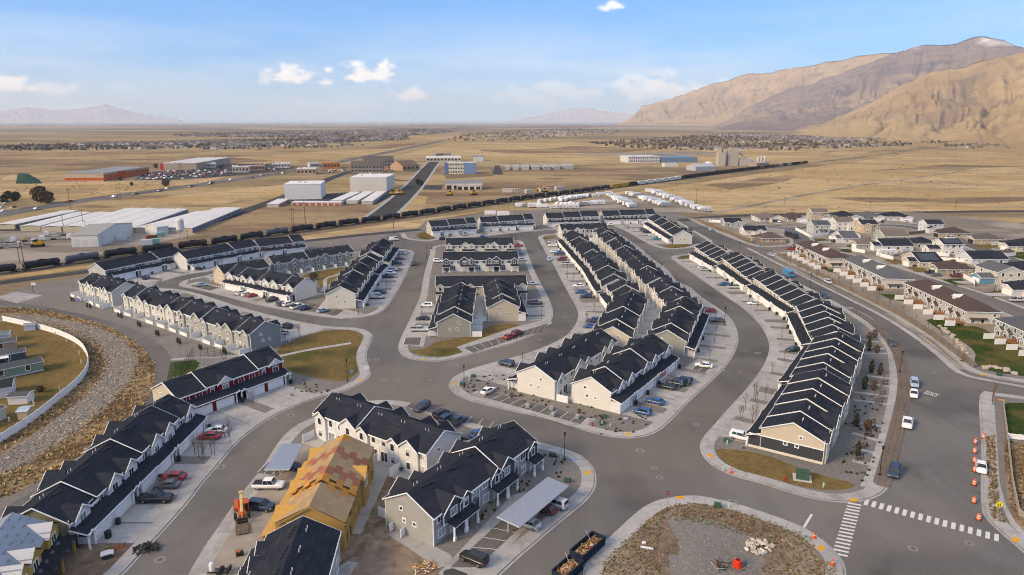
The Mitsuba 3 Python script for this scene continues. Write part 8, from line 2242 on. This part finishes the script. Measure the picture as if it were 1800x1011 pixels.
road([(-361.9,405.5),(-368.4,458),(-375.1,498.7),(-369.7,554.7),(-360.2,619.6),(-342.5,689),(-323.5,783),(-302,916),(-292,1046),(-284,1236),(-272,1509),(-257,1848),(-240,2452)], 24, 'asphalt', 'wide grey highway crossing the plain on the left')
road([(-341.4,423.2),(-286,425.5),(-221.7,425.5),(-209.3,437.5),(-201.9,463.4),(-201.6,525.2),(-202.8,610.1),(-211.9,753.7),(-219,916),(-204,1033)], 13, 'newasphalt', 'dark two lane road joining the highway', .07)
road([(-93.8,483.4),(-95.7,574.8),(-103.1,733.1),(-123,1033),(-134,1236),(-149,1456)], 17, 'newasphalt', 'wide dark road leading to the offices', .08, 3)
road([(114.5,463.4),(136.7,480.4),(177,492.4),(229.9,500.3),(305.7,508.3),(479,521.8)], 9, 'newasphalt', 'straight dark road behind the detached houses', .07)
road([(-226,916),(-169.8,857.9),(-129.4,783),(-103.5,783)], 9, 'newasphalt', 'dark road between warehouse and apartments', .06)
field([(-439,799),(-482,916),(-444,1103),(-380,1103),(-311,995),(-321,906),(-350,849),(-391.9,790.7)], 'newasphalt', 'shopping centre car park', .04)
field([(-93.4,683.1),(-95,726.4),(-73.3,726.4),(-69.6,677.3)], 'newasphalt', 'dark car park beside the workshop', .05)
field([(-25.3,876.5),(-26,1060),(-19,1060),(-10.8,876.5)], 'newasphalt', 'strip of new asphalt right of the blue office', .05)
field([(-187.4,562.6),(-203.3,619.6),(-118.9,683.1),(-107,644.6),(-110.9,554.7)], 'newasphalt', 'asphalt yard round the white warehouses', .05)
for i, (pts, m) in enumerate((([(-931,1133),(-657,1337),(-310,1456),(-251,1275),(-459,1118),(-573,995),(-747,906)], 'brown'), ([(-657,886),(-609,948),(-519,971),(-486,886),(-549,831),(-594,799)], 'straw'), ([(-526,1337),(-360,1696),(-266,1808),(-294,1382),(-402,1166)], 'straw'), ([(-1151,1406),(-833,1567),(-639,1629),(-703,1431),(-926,1255)], 'brown'), ([(-83,1696),(154,1891),(388,1696),(247,1509),(0,1482)], 'brown'),
       ([(115,1406),(371,1509),(495,1406),(293,1275)], 'yard'), ([(-94,948),(-33,995),(-25.6,886.1),(-77.3,814.7)], 'brown'), ([(-416,1696),(-331,2030),(-244,2135),(-291,1696)], 'brown'), ([(642,1509),(1169,1935),(1657,2030),(1386,1696),(986,1629)], 'brown'), ([(599,2452),(1772,3632),(2588,3979),(1640,2877),(715,2192)], 'straw'), ([(-958,2135),(-589,2781),(-412,2527),(-664,1935)], 'brown'), ([(-503,3092),(340,4179),(408,3340),(-206,2527)], 'straw'),
       ([(204.4,726.4),(283.6,798.5),(357,831),(311.6,753.7),(219,677.3)], 'brown'), ([(293.2,587.5),(395,634.3),(466.7,624.4),(446.3,596.4),(361.7,587.5),(309.2,562.6)], 'brown'), ([(515,948),(688,1046),(797,1020),(625,948)], 'brown'), ([(-471.6,677.3),(-429.7,701.1),(-407.6,655.2),(-430.4,624.4)], 'brown'))):
 ring_ = np.array(LineString(list(pts) + [pts[0]]).segmentize(25).coords)
 dq = np.hypot(*ring_.T)[:, None]
 ring_ = ring_ + .07 * dq * (np.stack([meshkit.fbm(np.column_stack([ring_ * [.004, .0016], 0 * ring_[:, 0] + 5 * i + q]), 4, i) for q in (0, 3)], 1) - .5) * [1, 3.2]
 field(ring_, m, 'irregular %s patch of the plain' % {'brown': 'brown', 'straw': 'golden', 'yard': 'grey brown'}[m], .03 + .004 * i)
for pts in ([(-794,1074),(-599,1218),(-327,1538)], [(-139,1696),(295,1808),(618,1509)], [(145.9,498.7),(336.8,701.1),(625,948)], [(-906,1848),(-505,2381)]):
 road(pts, 5, 'yard', 'dirt track across the plain', .11)
structure('lake', mikit.ply(([(-15000, 14500, .4), (17000, 14500, .4), (22000, 45500, .4), (-20000, 45500, .4)], [(0, 1, 2), (0, 2, 3)]), 'm_lake'), 'distant strip of lake on the horizon')
# ---- buildings of the middle distance ------------------------------------------------------------------
def block(a, b, depth, h, label, wall, roofc, bands=(), pitch=0., name='building', cat='building', doors=0, doorc=(.03, .03, .035), wins=0, winrows=1, z=0., ends=None):
 """a, b: ground corners of the wall towards the viewer, left to right; depth away from the viewer."""
 a, b = np.array(a, float), np.array(b, float)
 d = b - a
 L = float(np.linalg.norm(d))
 k = thing(name, label, cat)
 M = place(a[0], a[1], math.degrees(math.atan2(d[1], d[0])), z)
 rise = depth / 2 * pitch
 m = MB(wall)
 if pitch:
  m.prism([(0, 0), (depth, 0), (depth, h), (depth / 2, h + rise), (0, h)], 0, L, 'x')
 else:
  m.box(0, L, 0, depth, 0, h)
 for x0, x1, z0, z1, c in bands:
  m.box(x0 * L - .05, x1 * L + .05, -.12, .5, z0 * h, z1 * h, c)
  m.box(-.12, .5, -.1, depth, z0 * h, z1 * h, c) if x0 == 0 else None
 part(k, 'wall', m.ply('worn'), M)
 m = MB(roofc)
 o = .3
 if pitch:
  m.prism([(-o, h - o * pitch), (depth / 2, h + rise + .05), (depth + o, h - o * pitch), (depth + o, h - o * pitch - .2), (depth / 2, h + rise - .2), (-o, h - o * pitch - .2)], -o, L + o, 'x')
 else:
  m.box(-o, L + o, -o, depth + o, h + .003, h + .25)
  r = random.Random(int(L * 7))
  for i in range(int(L / 14)):
   x, y = r.uniform(2, L - 3), r.uniform(2, max(depth - 3, 2.5))
   m.box(x, x + 2, y, y + 1.6, h + .25, h + 1.2, (.4, .4, .4))
 part(k, 'roof', m.ply('worn'), M)
 for i in range(doors):
  x = L * (i + .5) / doors
  part(k, 'door', MB(doorc).box(x - L / doors * .34, x + L / doors * .34, -.1, .05, .05, min(h * .72, 4.2)).ply('worn'), M)
 for r in range(winrows):
  for i in range(wins):
   x = L * (i + .5) / wins
   z0 = h * (r + .35) / winrows
   part(k, 'window', MB((.03, .035, .045)).box(x - L / wins * .3, x + L / wins * .3, -.09, .05, z0, z0 + h / winrows * .42).ply('glass'), M)
 return k, M, L
ORD = ['first', 'second', 'third', 'fourth', 'fifth', 'sixth', 'seventh', 'eighth', 'ninth']
ends = list(zip([(-323.5,424.7),(-303.2,417.6),(-288.7,415.2),(-275.4,415.2),(-262.5,412.9),(-251.8,410.7),(-241.4,410.7),(-229,410.7),(-212.7,408.4)], [(-325,491.6),(-310.1,482.1),(-296,482.1),(-286.3,504.7),(-275,504.7),(-261.5,501.4),(-250.2,501.4),(-226.3,488.4),(-221.2,508.1)]))
for i, (p, q) in enumerate(ends):
 p, q = np.array(p), np.array(q)
 d = (q - p) / np.linalg.norm(q - p)
 w = 11.5 if i < 7 else 19
 k = thing('storage_row', 'long low storage row with white roof and blue doors, %s from the left' % ORD[i], 'storage building')
 M = place(*p, math.degrees(math.atan2(d[1], d[0])), 0)
 L = float(np.linalg.norm(q - p))
 part(k, 'wall', MB((.50, .45, .33)).box(0, L, -w, 0, 0, 3).ply('worn'), M)
 part(k, 'roof', MB((.62, .62, .61)).prism([(-w - .3, 3.0), (-w / 2, 3.5), (.3, 3.0), (.3, 3.2), (-w / 2, 3.7), (-w - .3, 3.2)], -.3, L + .3, 'x').ply('worn'), M)
 m = MB((.10, .13, .21))
 for t in np.arange(1.5, L - 3, 3.6):
  m.box(t, t + 2.7, -w - .06, .06, .1, 2.5)
 labels[part(k, 'doors', m.ply('worn'), M)] = {'kind': 'stuff'}
fence([(-325.2,430.2),(-301.9,427.9),(-266.8,423.2),(-263.2,423.2)], 'tan wall in front of the storage rows', 2.2, (.46, .38, .25), 6, 'boundary_wall', 'worn')
fence([(-219.4,423.2),(-217.4,463.4),(-219.8,505.1)], 'grey block wall at the right end of the storage rows', 2.6, (.33, .32, .30), 6, 'boundary_wall', 'worn')
block((-236.5,361.9), (-223.2,363.6), 46, 6.5, 'white workshop shed with grey ridged roof in the gravel works yard', (.64, .64, .62), (.33, .33, .32), pitch=.12, doors=3, doorc=(.56, .56, .54))
block((-196.4,591.9), (-166.1,596.4), 34, 13, 'white storage warehouse, left of the two big ones', (.66, .66, .66), (.70, .70, .70))
block((-155.6,660.6), (-120.5,660.6), 46, 13.5, 'white storage warehouse, right of the two big ones', (.62, .60, .54), (.72, .72, .72))
for i, (a, b) in enumerate(zip([(-140.1,561.1),(-127,561.1),(-113.6,557.1),(-177.3,549),(-183.5,537.4)], [(-139.6,630.3),(-128.1,635.5),(-117,635.5),(-137.6,547.1),(-187,573.8)])):
 a, b = np.array(a), np.array(b)
 block(a, b, 9, 2.8, 'low white garage row below the warehouses, %s' % ['left', 'middle', 'right', 'the long one', 'with red end'][i], (.52, .50, .46), (.64, .64, .64), name='storage_row', cat='storage building', doors=8, doorc=(.35, .10, .06) if i > 2 else (.3, .3, .32), pitch=.02)
block((-488,960), (-440,965), 160, 9, 'big red fronted store with white roof', (.40, .33, .25), (.55, .55, .55), [(0, .09, 0, 1.05, (.45, .03, .04)), (.5, .6, .2, 1.1, (.30, .24, .18))], wins=0)
block((-501,772), (-459,775), 115, 9, 'orange walled home store with grey roof', (.48, .40, .30), (.27, .28, .30), [(0, 1, .12, .45, (.50, .10, .025))])
block((-459,775), (-466,886), 8, 7, 'orange front of the home store', (.46, .12, .04), (.42, .09, .03), [(.3, .45, 0, 1.25, (.50, .09, .02))])
for a, b, dp, h, wc, rc, lab in (((-272,872), (-249,877), 30, 7, (.45, .34, .25), (.58, .57, .55), 'tan and white shop beside the highway'), ((-268,983), (-246,989), 30, 8, (.48, .19, .05), (.40, .22, .12), 'orange walled hotel by the highway'), ((-369,911), (-349,916), 26, 7, (.52, .45, .36), (.50, .47, .42), 'cream shop at the edge of the car park'),
       ((-343,1001), (-323,1007), 30, 6, (.58, .56, .53), (.6, .6, .6), 'white restaurant by the highway'), ((-294,1007), (-282,1013), 20, 6, (.50, .50, .48), (.52, .52, .52), 'small white shop left of the orange hotel'), ((-359,948), (-341,954), 24, 6, (.42, .25, .18), (.35, .28, .24), 'brick shop by the car park'), ((-449,1001), (-432,1007), 28, 6, (.55, .5, .45), (.6, .58, .55), 'pale shop in front of the red store')):
 block(a, b, dp, h, lab, wc, rc, wins=5)
BL = (.09, .17, .34)
block((-86.2,886.1), (-46.7,886.1), 24, 14, 'three storey office with blue ends and cream middle', (.56, .54, .46), (.58, .58, .56), [(0, .12, 0, 1.04, BL), (.62, 1.0, 0, 1.03, (.16, .24, .40))], wins=12, winrows=3)
block((-142,1149), (-85,1157), 40, 7, 'long school with white roof and pointed entrance', (.46, .42, .36), (.64, .64, .62), pitch=.10, wins=10)
block((-119,1218), (-108,1218), 14, 6, 'pointed entrance hall of the school', (.36, .32, .26), (.14, .15, .13), pitch=.7)
block((-66,1174), (-48,1174), 20, 8, 'white and blue building right of the school', (.5, .52, .55), (.10, .20, .42))
for a, b, lab in (((-211,906), (-170,911), 'front'), ((-219,1026), (-177,1039), 'back')):
 block(a, b, 22, 9, 'apartment block with dark taupe roof, %s one of two' % lab, (.25, .23, .21), (.12, .105, .095), pitch=.55, wins=9, winrows=2)
block((-148,937), (-129,960), 26, 7, 'tan hall with brown roof beside the wide dark road', (.44, .30, .18), (.19, .13, .10), pitch=.5, wins=4)
block((-66,680.2), (-29.4,683.1), 20, 6.5, 'workshop with grey metal roof and dark doors', (.56, .53, .46), (.22, .24, .28), pitch=.16, doors=5)
block((-54.5,677.3), (-30.3,677.3), 5, 4.6, 'cream lean-to of the workshop', (.58, .55, .48), (.5, .5, .48), doors=4)
for i, x in enumerate((887, 901, 917, 935, 955, 974, 990)):
 pa, pb = list(zip([(-10,960),(1,960),(13,960),(28,960),(44,965),(59,971),(72,977)], [(-3,960),(9,960),(24,960),(39,962),(54,968),(68,973),(87,979)]))[i]
 block(pa, pb, 28, 4, 'low grey shed in the row beyond the train, %s from the left' % ORD[i], (.42, .40, .37), (.36, .36, .36), pitch=.2)
block((189,1125), (242,1133), 45, 10, 'white industrial hall with glass front', (.58, .58, .58), (.6, .6, .6), wins=14, winrows=2)
block((244,1133), (305,1141), 50, 8, 'long blue industrial hall', (.14, .22, .33), (.16, .27, .40))
block((226,1026), (247,1030), 10, 5, 'white office trailer beyond the ploughed strip', (.62, .62, .6), (.6, .6, .6))
# cement works
k = thing('cement_works', 'cement works with pale towers beside the railway', 'industrial plant')
M = place(*(311,1046), 0, 0)
pc = (.46, .42, .36)
part(k, 'tower', MB(pc).box(0, 11, 0, 11, 0, 20).box(1, 5, 1, 5, 20, 27).box(6, 7.5, 3, 4.5, 20, 33, (.3, .28, .26)).box(3, 4.2, 3, 4.2, 27, 34, (.3, .28, .26)).ply('worn'), M)
part(k, 'silo_block', MB((.42, .38, .32)).box(16, 32, 4, 18, 0, 24).box(18, 30, 6, 16, 24, 26.5).ply('worn'), M)
part(k, 'side_hall', MB((.44, .41, .37)).box(34, 52, 4, 18, 0, 11).box(52, 62, 6, 16, 0, 8).ply('worn'), M)
part(k, 'conveyor', MB((.35, .33, .31)).tube([(58, 8, 2), (30, 10, 22)], .9, 4).tube([(10, 6, 18), (20, 10, 24)], .8, 4).ply('worn'), M)
for i, x in enumerate((63, 68, 73)):
 part(k, 'silo', MB((.52, .5, .46)).tube([(x, 8, 0), (x, 8, 12), (x, 8, 14.5)], np.array([2.3, 2.3, .6]), 12).ply('worn', smooth=True), M)
part(k, 'dome', MB((.62, .62, .6)).tube([(-14, 0, 0), (-14, 0, 3.5), (-14, 0, 6), (-14, 0, 7.2)], np.array([7, 6.6, 4.2, .5]), 16).ply('worn', smooth=True), M)
block((249,937), (279,948), 22, 6, 'grey arched shed of the cement works', (.40, .42, .44), (.42, .44, .47), pitch=.3)
block((365,1033), (391,1053), 14, 5, 'row of rusty sheds beyond the cement works', (.36, .28, .22), (.4, .36, .32), pitch=.2)
k = thing('batting_net', 'dark green netted enclosure at the left edge of the plain', 'net')
M = place(*(-539,747), 0, 0)
put(k, MB((.025, .07, .055)).add([(0, 0, 0), (28, 0, 0), (22, 10, 0), (4, 10, 0), (0, 6, 11), (13, 3, 10.5), (20, 8, 4)], [(0, 1, 5), (0, 5, 4), (1, 2, 6), (1, 6, 5), (2, 3, 4), (2, 4, 6), (6, 4, 5), (3, 0, 4)]).ply('worn'), M)
k = thing('grain_bin', 'white upright silo beside the dark road', 'silo')
put(k, MB((.66, .66, .66)).tube([(0, 0, 3.5), (0, 0, 5.5), (0, 0, 11), (0, 0, 12)], np.array([.5, 2.2, 2.2, 1.2]), 12).tube([(-1.5, -1, 0), (-1.5, -1, 6)], .15, 4).tube([(1.5, -1, 0), (1.5, -1, 6)], .15, 4).ply('worn'), place(*(-190.7,389.3), 0))
for a, b, c, lab in (((-206.4,381.6), (-202.5,385.4), (.22, .055, .04), 'dark red'), ((-206.8,393.2), (-204.1,397.2), (.28, .45, .40), 'pale turquoise'), ((-203.2,368.8), (-197.8,370.6), (.55, .58, .6), 'white'), ((-198.8,372.4), (-195.6,374.2), (.25, .48, .42), 'turquoise'), ((-225.5,383.5), (-220.4,385.4), (.64, .64, .64), 'long white'), ((-227.3,393.2), (-223.9,397.2), (.62, .62, .63), 'second white')):
 a, b = np.array(a), np.array(b)
 d = b - a
 k = thing('container', '%s steel container in the works yard' % lab, 'container')
 L = float(np.linalg.norm(d))
 M = place(*a, math.degrees(math.atan2(d[1], d[0])), 0)
 m = MB(c).box(0, L, 0, 2.6, 0, 2.8)
 for x in np.arange(.3, L, .8):
  m.box(x, x + .3, -.06, 2.66, .2, 2.7)
 put(k, m.ply('worn'), M)
block((-210.6,401.4), (-206.9,407.7), 12, 5, 'white shed beside the turquoise containers', (.6, .62, .62), (.62, .64, .64), pitch=.2)
def lorry(p, deg, label, c, load=(.3, .3, .3)):
 k = thing('lorry', label, 'truck')
 M = place(p[0], p[1], deg, 0)
 part(k, 'cab', MB(c).prism([(3.2, .6), (6, .6), (6, 1.6), (5.4, 3.0), (3.4, 3.1), (3.2, 1.6)], -1.2, 1.2, 'y').ply('carpaint'), M)
 part(k, 'bed', MB(load).box(-6, 3, -1.2, 1.2, .9, 1.4).box(-4, -1, -1.1, 1.1, 1.4, 2.4).ply('worn'), M)
 for x in (-4.6, -3.4, 4.6):
  part(k, 'axle', MB((.02, .02, .02)).tube([(x, -1.2, .5), (x, 1.2, .5)], .5, 10).ply('paint'), M)
for p, dg, lab, c in (((-269,360.2), 25, 'white cab flatbed lorry nearest in the works yard', (.6, .6, .6)), ((-267.4,368.8), 22, 'flatbed lorry with white cab behind the nearest one', (.58, .58, .57)), ((-271.1,381.6), 20, 'white lorry beside the yellow loader', (.62, .62, .61)), ((-269.7,399.3), 200, 'small white lorry by a pole in the works yard', (.6, .6, .6)), ((-258.7,387.3), 10, 'white mixer lorry in the works yard', (.6, .58, .55)), ((-283.2,376), 15, 'pale lorry at the left edge of the works yard', (.5, .5, .5))):
 lorry(p, dg, lab, c)
def digger(p, deg, label, c=(.50, .30, .03), s=1.):
 k = thing('digger', label, 'excavator')
 M = place(p[0], p[1], deg, 0, s)
 part(k, 'body', MB(c).box(-2, 1.2, -1.3, 1.3, 1.1, 2.3).box(-.3, 1.2, .2, 1.25, 2.3, 3.2, (.03, .03, .03)).ply('worn'), M)
 part(k, 'tracks', MB((.03, .03, .03)).box(-2.2, 2.2, -1.5, -.8, 0, 1).box(-2.2, 2.2, .8, 1.5, 0, 1).ply('worn'), M)
 part(k, 'boom', MB(c).tube([(1.2, -.3, 1.8), (3.8, -.3, 4.2), (6.2, -.3, 2.4), (6.6, -.3, .6)], np.array([.3, .28, .22, .3]), 5).ply('worn'), M)
for p, dg, lab in zip([(-256.1,363.6),(-109.2,629.3),(-103.2,634.3),(-35,629.3),(27.1,666.1),(31.5,655.2),(-57,624.4)], (200, 20, 160, 30, 10, 190, 0), ('yellow loader in the works yard', 'yellow digger on the bare land beyond the train', 'second yellow digger on the bare land', 'orange brown digger on the bare land', 'yellow loader beside white site cabins', 'yellow machine behind the train', 'yellow machine left of the orange brown digger')):
 digger(p, dg, lab, s=1.3)
for i, (a, b) in enumerate(zip([(13.4,644.6),(27.4,660.6),(-9.8,655.2),(43.8,677.3),(2.7,655.2)], [(18.3,647.2),(36.5,666.1),(0.5,655.2),(51.5,683.1),(7.6,657.3)])):
 block(a, b, 3, 3, 'white site cabin on the bare land beyond the train, %s of five' % ORD[i] if i else 'white site cabin nearest the train', (.55, .52, .46), (.58, .57, .54), name='site_cabin', cat='cabin')
# cars of the highway and the car parks: one body each
FC = {}
for nm in ('white', 'black', 'red', 'silver', 'navy', 'grey'):
 m = MB(CC[nm])
 m.prism([(-2.3, .3), (2.3, .3), (2.35, .75), (1.2, .92), (.5, 1.45), (-1.4, 1.45), (-2.2, .95), (-2.35, .6)], -.9, .9, 'y')
 for s in (-1, 1):
  m.add([(-1.9, s * .91, .95), (1.0, s * .91, .95), (.45, s * .91, 1.38), (-1.35, s * .91, 1.38)], [(0, 1, 2), (0, 2, 3)], (.02, .02, .02))
 FC[nm] = m.ply('carpaint')
fr = random.Random(9)
hw = LineString([(-366.4,455.3),(-372.8,495.5),(-367.2,550.8),(-357.5,614.8),(-339.7,683.1),(-320.4,775.5),(-299,906),(-289,1033)])
for t, off, nm in ((.06, 5, 'white'), (.12, -5, 'silver'), (.2, 6, 'red'), (.27, -4, 'white'), (.31, -5, 'black'), (.36, -6, 'navy'), (.40, 5, 'silver'), (.44, -4, 'navy'), (.49, -6, 'black'), (.52, 5, 'grey'), (.58, 4, 'white'), (.63, -5, 'navy'), (.7, 5, 'silver'), (.76, -5, 'white'), (.8, 5, 'grey'), (.86, -4, 'black'), (.93, 5, 'white')):
 a, b = hw.interpolate(t, normalized=True), hw.interpolate(min(t + .01, 1), normalized=True)
 dg = math.degrees(math.atan2(b.y - a.y, b.x - a.x))
 n_ = np.array([-math.sin(math.radians(dg)), math.cos(math.radians(dg))]) * off
 k = thing('car', nm + ' car driving on the far highway', 'car', 'cars on the highway (%s)' % nm)
 put(k, FC[nm], place(a.x + n_[0], a.y + n_[1], dg, .06, 1.3))
lots = [Polygon([(-440,807),(-476,906),(-450,960),(-383,948),(-354,858),(-395.7,798.5)]), Polygon([(-427,1046),(-389,1103),(-319,1007),(-321,927),(-376,995)]), Polygon([(-410.3,547),(-427.6,587.5),(-403.8,562.6),(-376,511.6),(-370.5,492.4)]), Polygon([(-192,896),(-176,1020),(-156,948),(-175,886)]), Polygon([(-259,937),(-233,983),(-218,927),(-240,896)])]
for li, (g, n) in enumerate(zip(lots, (120, 60, 14, 22, 20))):
 for p in scatter(g, n, 40 + li):
  nm = fr.choice(list(FC))
  k = thing('car', nm + ' car parked far off in a car park beside the highway', 'car', 'cars parked by the shops (%s)' % nm)
  put(k, FC[nm], place(round(p[0] / 3) * 3, round(p[1] / 6) * 6, fr.choice([80, 260, 82]), .06))
for p, s, c in zip([(-417.9,562.6),(-418.6,574.8),(-438.8,596.4),(-390.6,566.6),(-359.2,713.5),(-381.8,562.6),(-425.2,587.5),(-398.1,719.9),(-445,783),(-512,995),(-509,948),(-100.1,733.1),(-96.2,726.4),(-409,971),(-461,983)], (1.2, 1.3, 1, 2.3, 1.2, 1.6, 1.1, .6, .8, 1, 1, .9, .8, 1, 1), (0, 0, 0, 1, 1, 1, 0, 1, 1, 0, 0, 0, 0, 0, 1)):
 plant(TREE[c], p, ('dark green tree' if c == 0 else 'bare brown tree') + ' standing on the plain near the highway', 'tree', 'tree', 'trees near the highway (%s)' % ('green' if c == 0 else 'bare'), s * 1.25)
# ---- towns on the plain -----------------------------------------------------------------------------
def far_house(wall, roofc, seed):
 r = random.Random(seed)
 L, W, h = r.uniform(11, 17), r.uniform(9, 12), r.choice([3, 3, 5.5])
 m = MB(wall).prism([(0, 0), (W, 0), (W, h), (W / 2, h + W * .24), (0, h)], -L / 2, L / 2, 'x')
 m.prism([(-.4, h - .1), (W / 2, h + W * .26), (W + .4, h - .1), (W + .4, h - .3), (W / 2, h + W * .22), (-.4, h - .3)], -L / 2 - .4, L / 2 + .4, 'x', roofc)
 if seed % 2:
  m.box(L / 2, L / 2 + 6, 1, W - 1, 0, 3, wall)
  m.prism([(L / 2 - .2, 3), (L / 2 + 6.3, 3), (L / 2 + 6.3, 3.25), (L / 2 - .2, 3.25)], .6, W - .6, 'y', roofc)
 return m
HW = [((.46, .45, .43), (.10, .09, .09)), ((.60, .60, .59), (.20, .19, .19)), ((.33, .28, .22), (.12, .09, .075)), ((.40, .36, .30), (.16, .13, .11)), ((.28, .27, .25), (.075, .075, .085)), ((.50, .47, .43), (.17, .14, .13))]
FH = [far_house(w, r, i) for i, (w, r) in enumerate(HW)]
FHP = [m.ply('worn') for m in FH]
TOWN = [(Polygon([(-1279,1629),(-1359,1891),(-1240,2082),(-1057,2315),(-807,2606),(-503,3092),(-412,2527),(-592,2135),(-726,1891),(-901,1696),(-1066,1629)]), 620, 2300), (Polygon([(-1642,3480),(-1359,4920),(-679,5977),(-393,4400),(-503,3092),(-860,2781),(-1434,3092)]), 1300, 3600),
  (Polygon([(-200,2452),(-216,3798),(523,6438),(764,5228),(502,3632),(121,2981),(-39,2381)]), 420, 1100), (Polygon([(270,2135),(728,2981),(1294,3979),(1262,2981),(1274,2606),(1789,2781),(1533,2381),(1043,1935),(679,1662),(440,1629),(302,1848)]), 560, 2600), (Polygon([(1232,1935),(1491,2030),(1617,1982),(1415,1732),(1132,1732)]), 30, 150),
  (Polygon([(-795,1769),(-600,1935),(-442,1935),(-491,1769),(-679,1662)]), 40, 120)]
allh = []
tr_pts = []
for i, (g, nh, nt) in enumerate(TOWN):
 pts = scatter(g, nh * 3, 60 + i)
 dens = meshkit.fbm(np.column_stack([pts / 260, np.zeros(len(pts)) + i]), 3, 4)
 pts = pts[np.argsort(-dens)][:nh]
 pts = np.round(pts / [22, 34]) * [22, 34] + np.random.RandomState(i).uniform(-4, 4, pts.shape)
 allh += [tuple(p) for p in pts]
 tr_pts.append(scatter(g.buffer(40), nt, 80 + i))
allh.sort(key=lambda p: math.hypot(*p))
hr = random.Random(77)
restm = MB()
GL = ['white walled house with dark roof in a far town', 'white house with grey roof in a far town', 'tan house with brown roof in a far town', 'cream house with taupe roof in a far town', 'grey house with black roof in a far town', 'pale house with brown roof in a far town']
for i, p in enumerate(allh):
 v = hr.randrange(6)
 dg = hr.choice([0, 90, 5, 85])
 if i < 290:
  k = thing('far_house', GL[v], 'house', 'houses of the far towns (%d)' % v)
  put(k, FHP[v], place(p[0], p[1], dg))
 else:
  a = math.radians(dg)
  Mh = np.array([[math.cos(a), -math.sin(a), 0, p[0]], [math.sin(a), math.cos(a), 0, p[1]], [0, 0, 1, 0], [0, 0, 0, 1.]])
  for vv, ff, c in zip(FH[v].v, FH[v].f, FH[v].c):
   restm.v.append(vv @ Mh[:3, :3].T + Mh[:3, 3])
   restm.f.append(ff - ff.min() + restm.n)
   restm.c.append(c)
   restm.n += len(vv)
k = numbered('town')
labels[k] = {'kind': 'stuff', 'label': 'far towns spread across the plain towards the horizon', 'category': 'town'}
put(k, restm.ply('worn'))
tp = np.vstack(tr_pts)
k = numbered('town_trees')
labels[k] = {'kind': 'stuff', 'label': 'bare brown and dark green trees among the far towns', 'category': 'trees'}
m = pebbles(tp, 1.8, 5.5, [(.085, .07, .065), (.11, .085, .075), (.035, .04, .03), (.065, .055, .05), (.12, .095, .08)], 91, .8)
m.v[0] = m.v[0] + [0, 0, 1.5]
put(k, m.ply('worn'))
# dark scrub lines and small bushes in the golden field
k = numbered('field_scrub')
labels[k] = {'kind': 'stuff', 'label': 'dark scrub scattered over the golden fields', 'category': 'scrub'}
fp = np.vstack([scatter(Polygon([(117.7,644.6),(274.5,831.4),(986,1629),(1267,1406),(476,518.3),(247.8,511.6),(151.9,505.1)]), 420, 95), scatter(Polygon([(-463.2,619.6),(-546,768),(-372.3,790.7),(-358.7,655.2),(-410.5,587.5)]), 120, 96)])
put(k, pebbles(fp, .3, 1.4, [(.14, .10, .06), (.19, .14, .08)], 97, .5).ply('worn'))
# ---- air ---------------------------------------------------------------------------------
scene['air'] = {'type': 'homogeneous', 'albedo': rgb((.93, .95, .97)), 'sigma_t': {'type': 'rgb', 'value': [3.3e-5, 3.8e-5, 4.5e-5]}}
scene['haze'] = {'type': 'cube', 'bsdf': {'type': 'null'}, 'interior': {'type': 'ref', 'id': 'air'}, 'to_world': T().translate([0, 0, 760]).scale([47000, 47000, 762])}
labels['haze'] = {'kind': 'stuff', 'label': 'thin bluish haze over the plain', 'category': 'haze'}
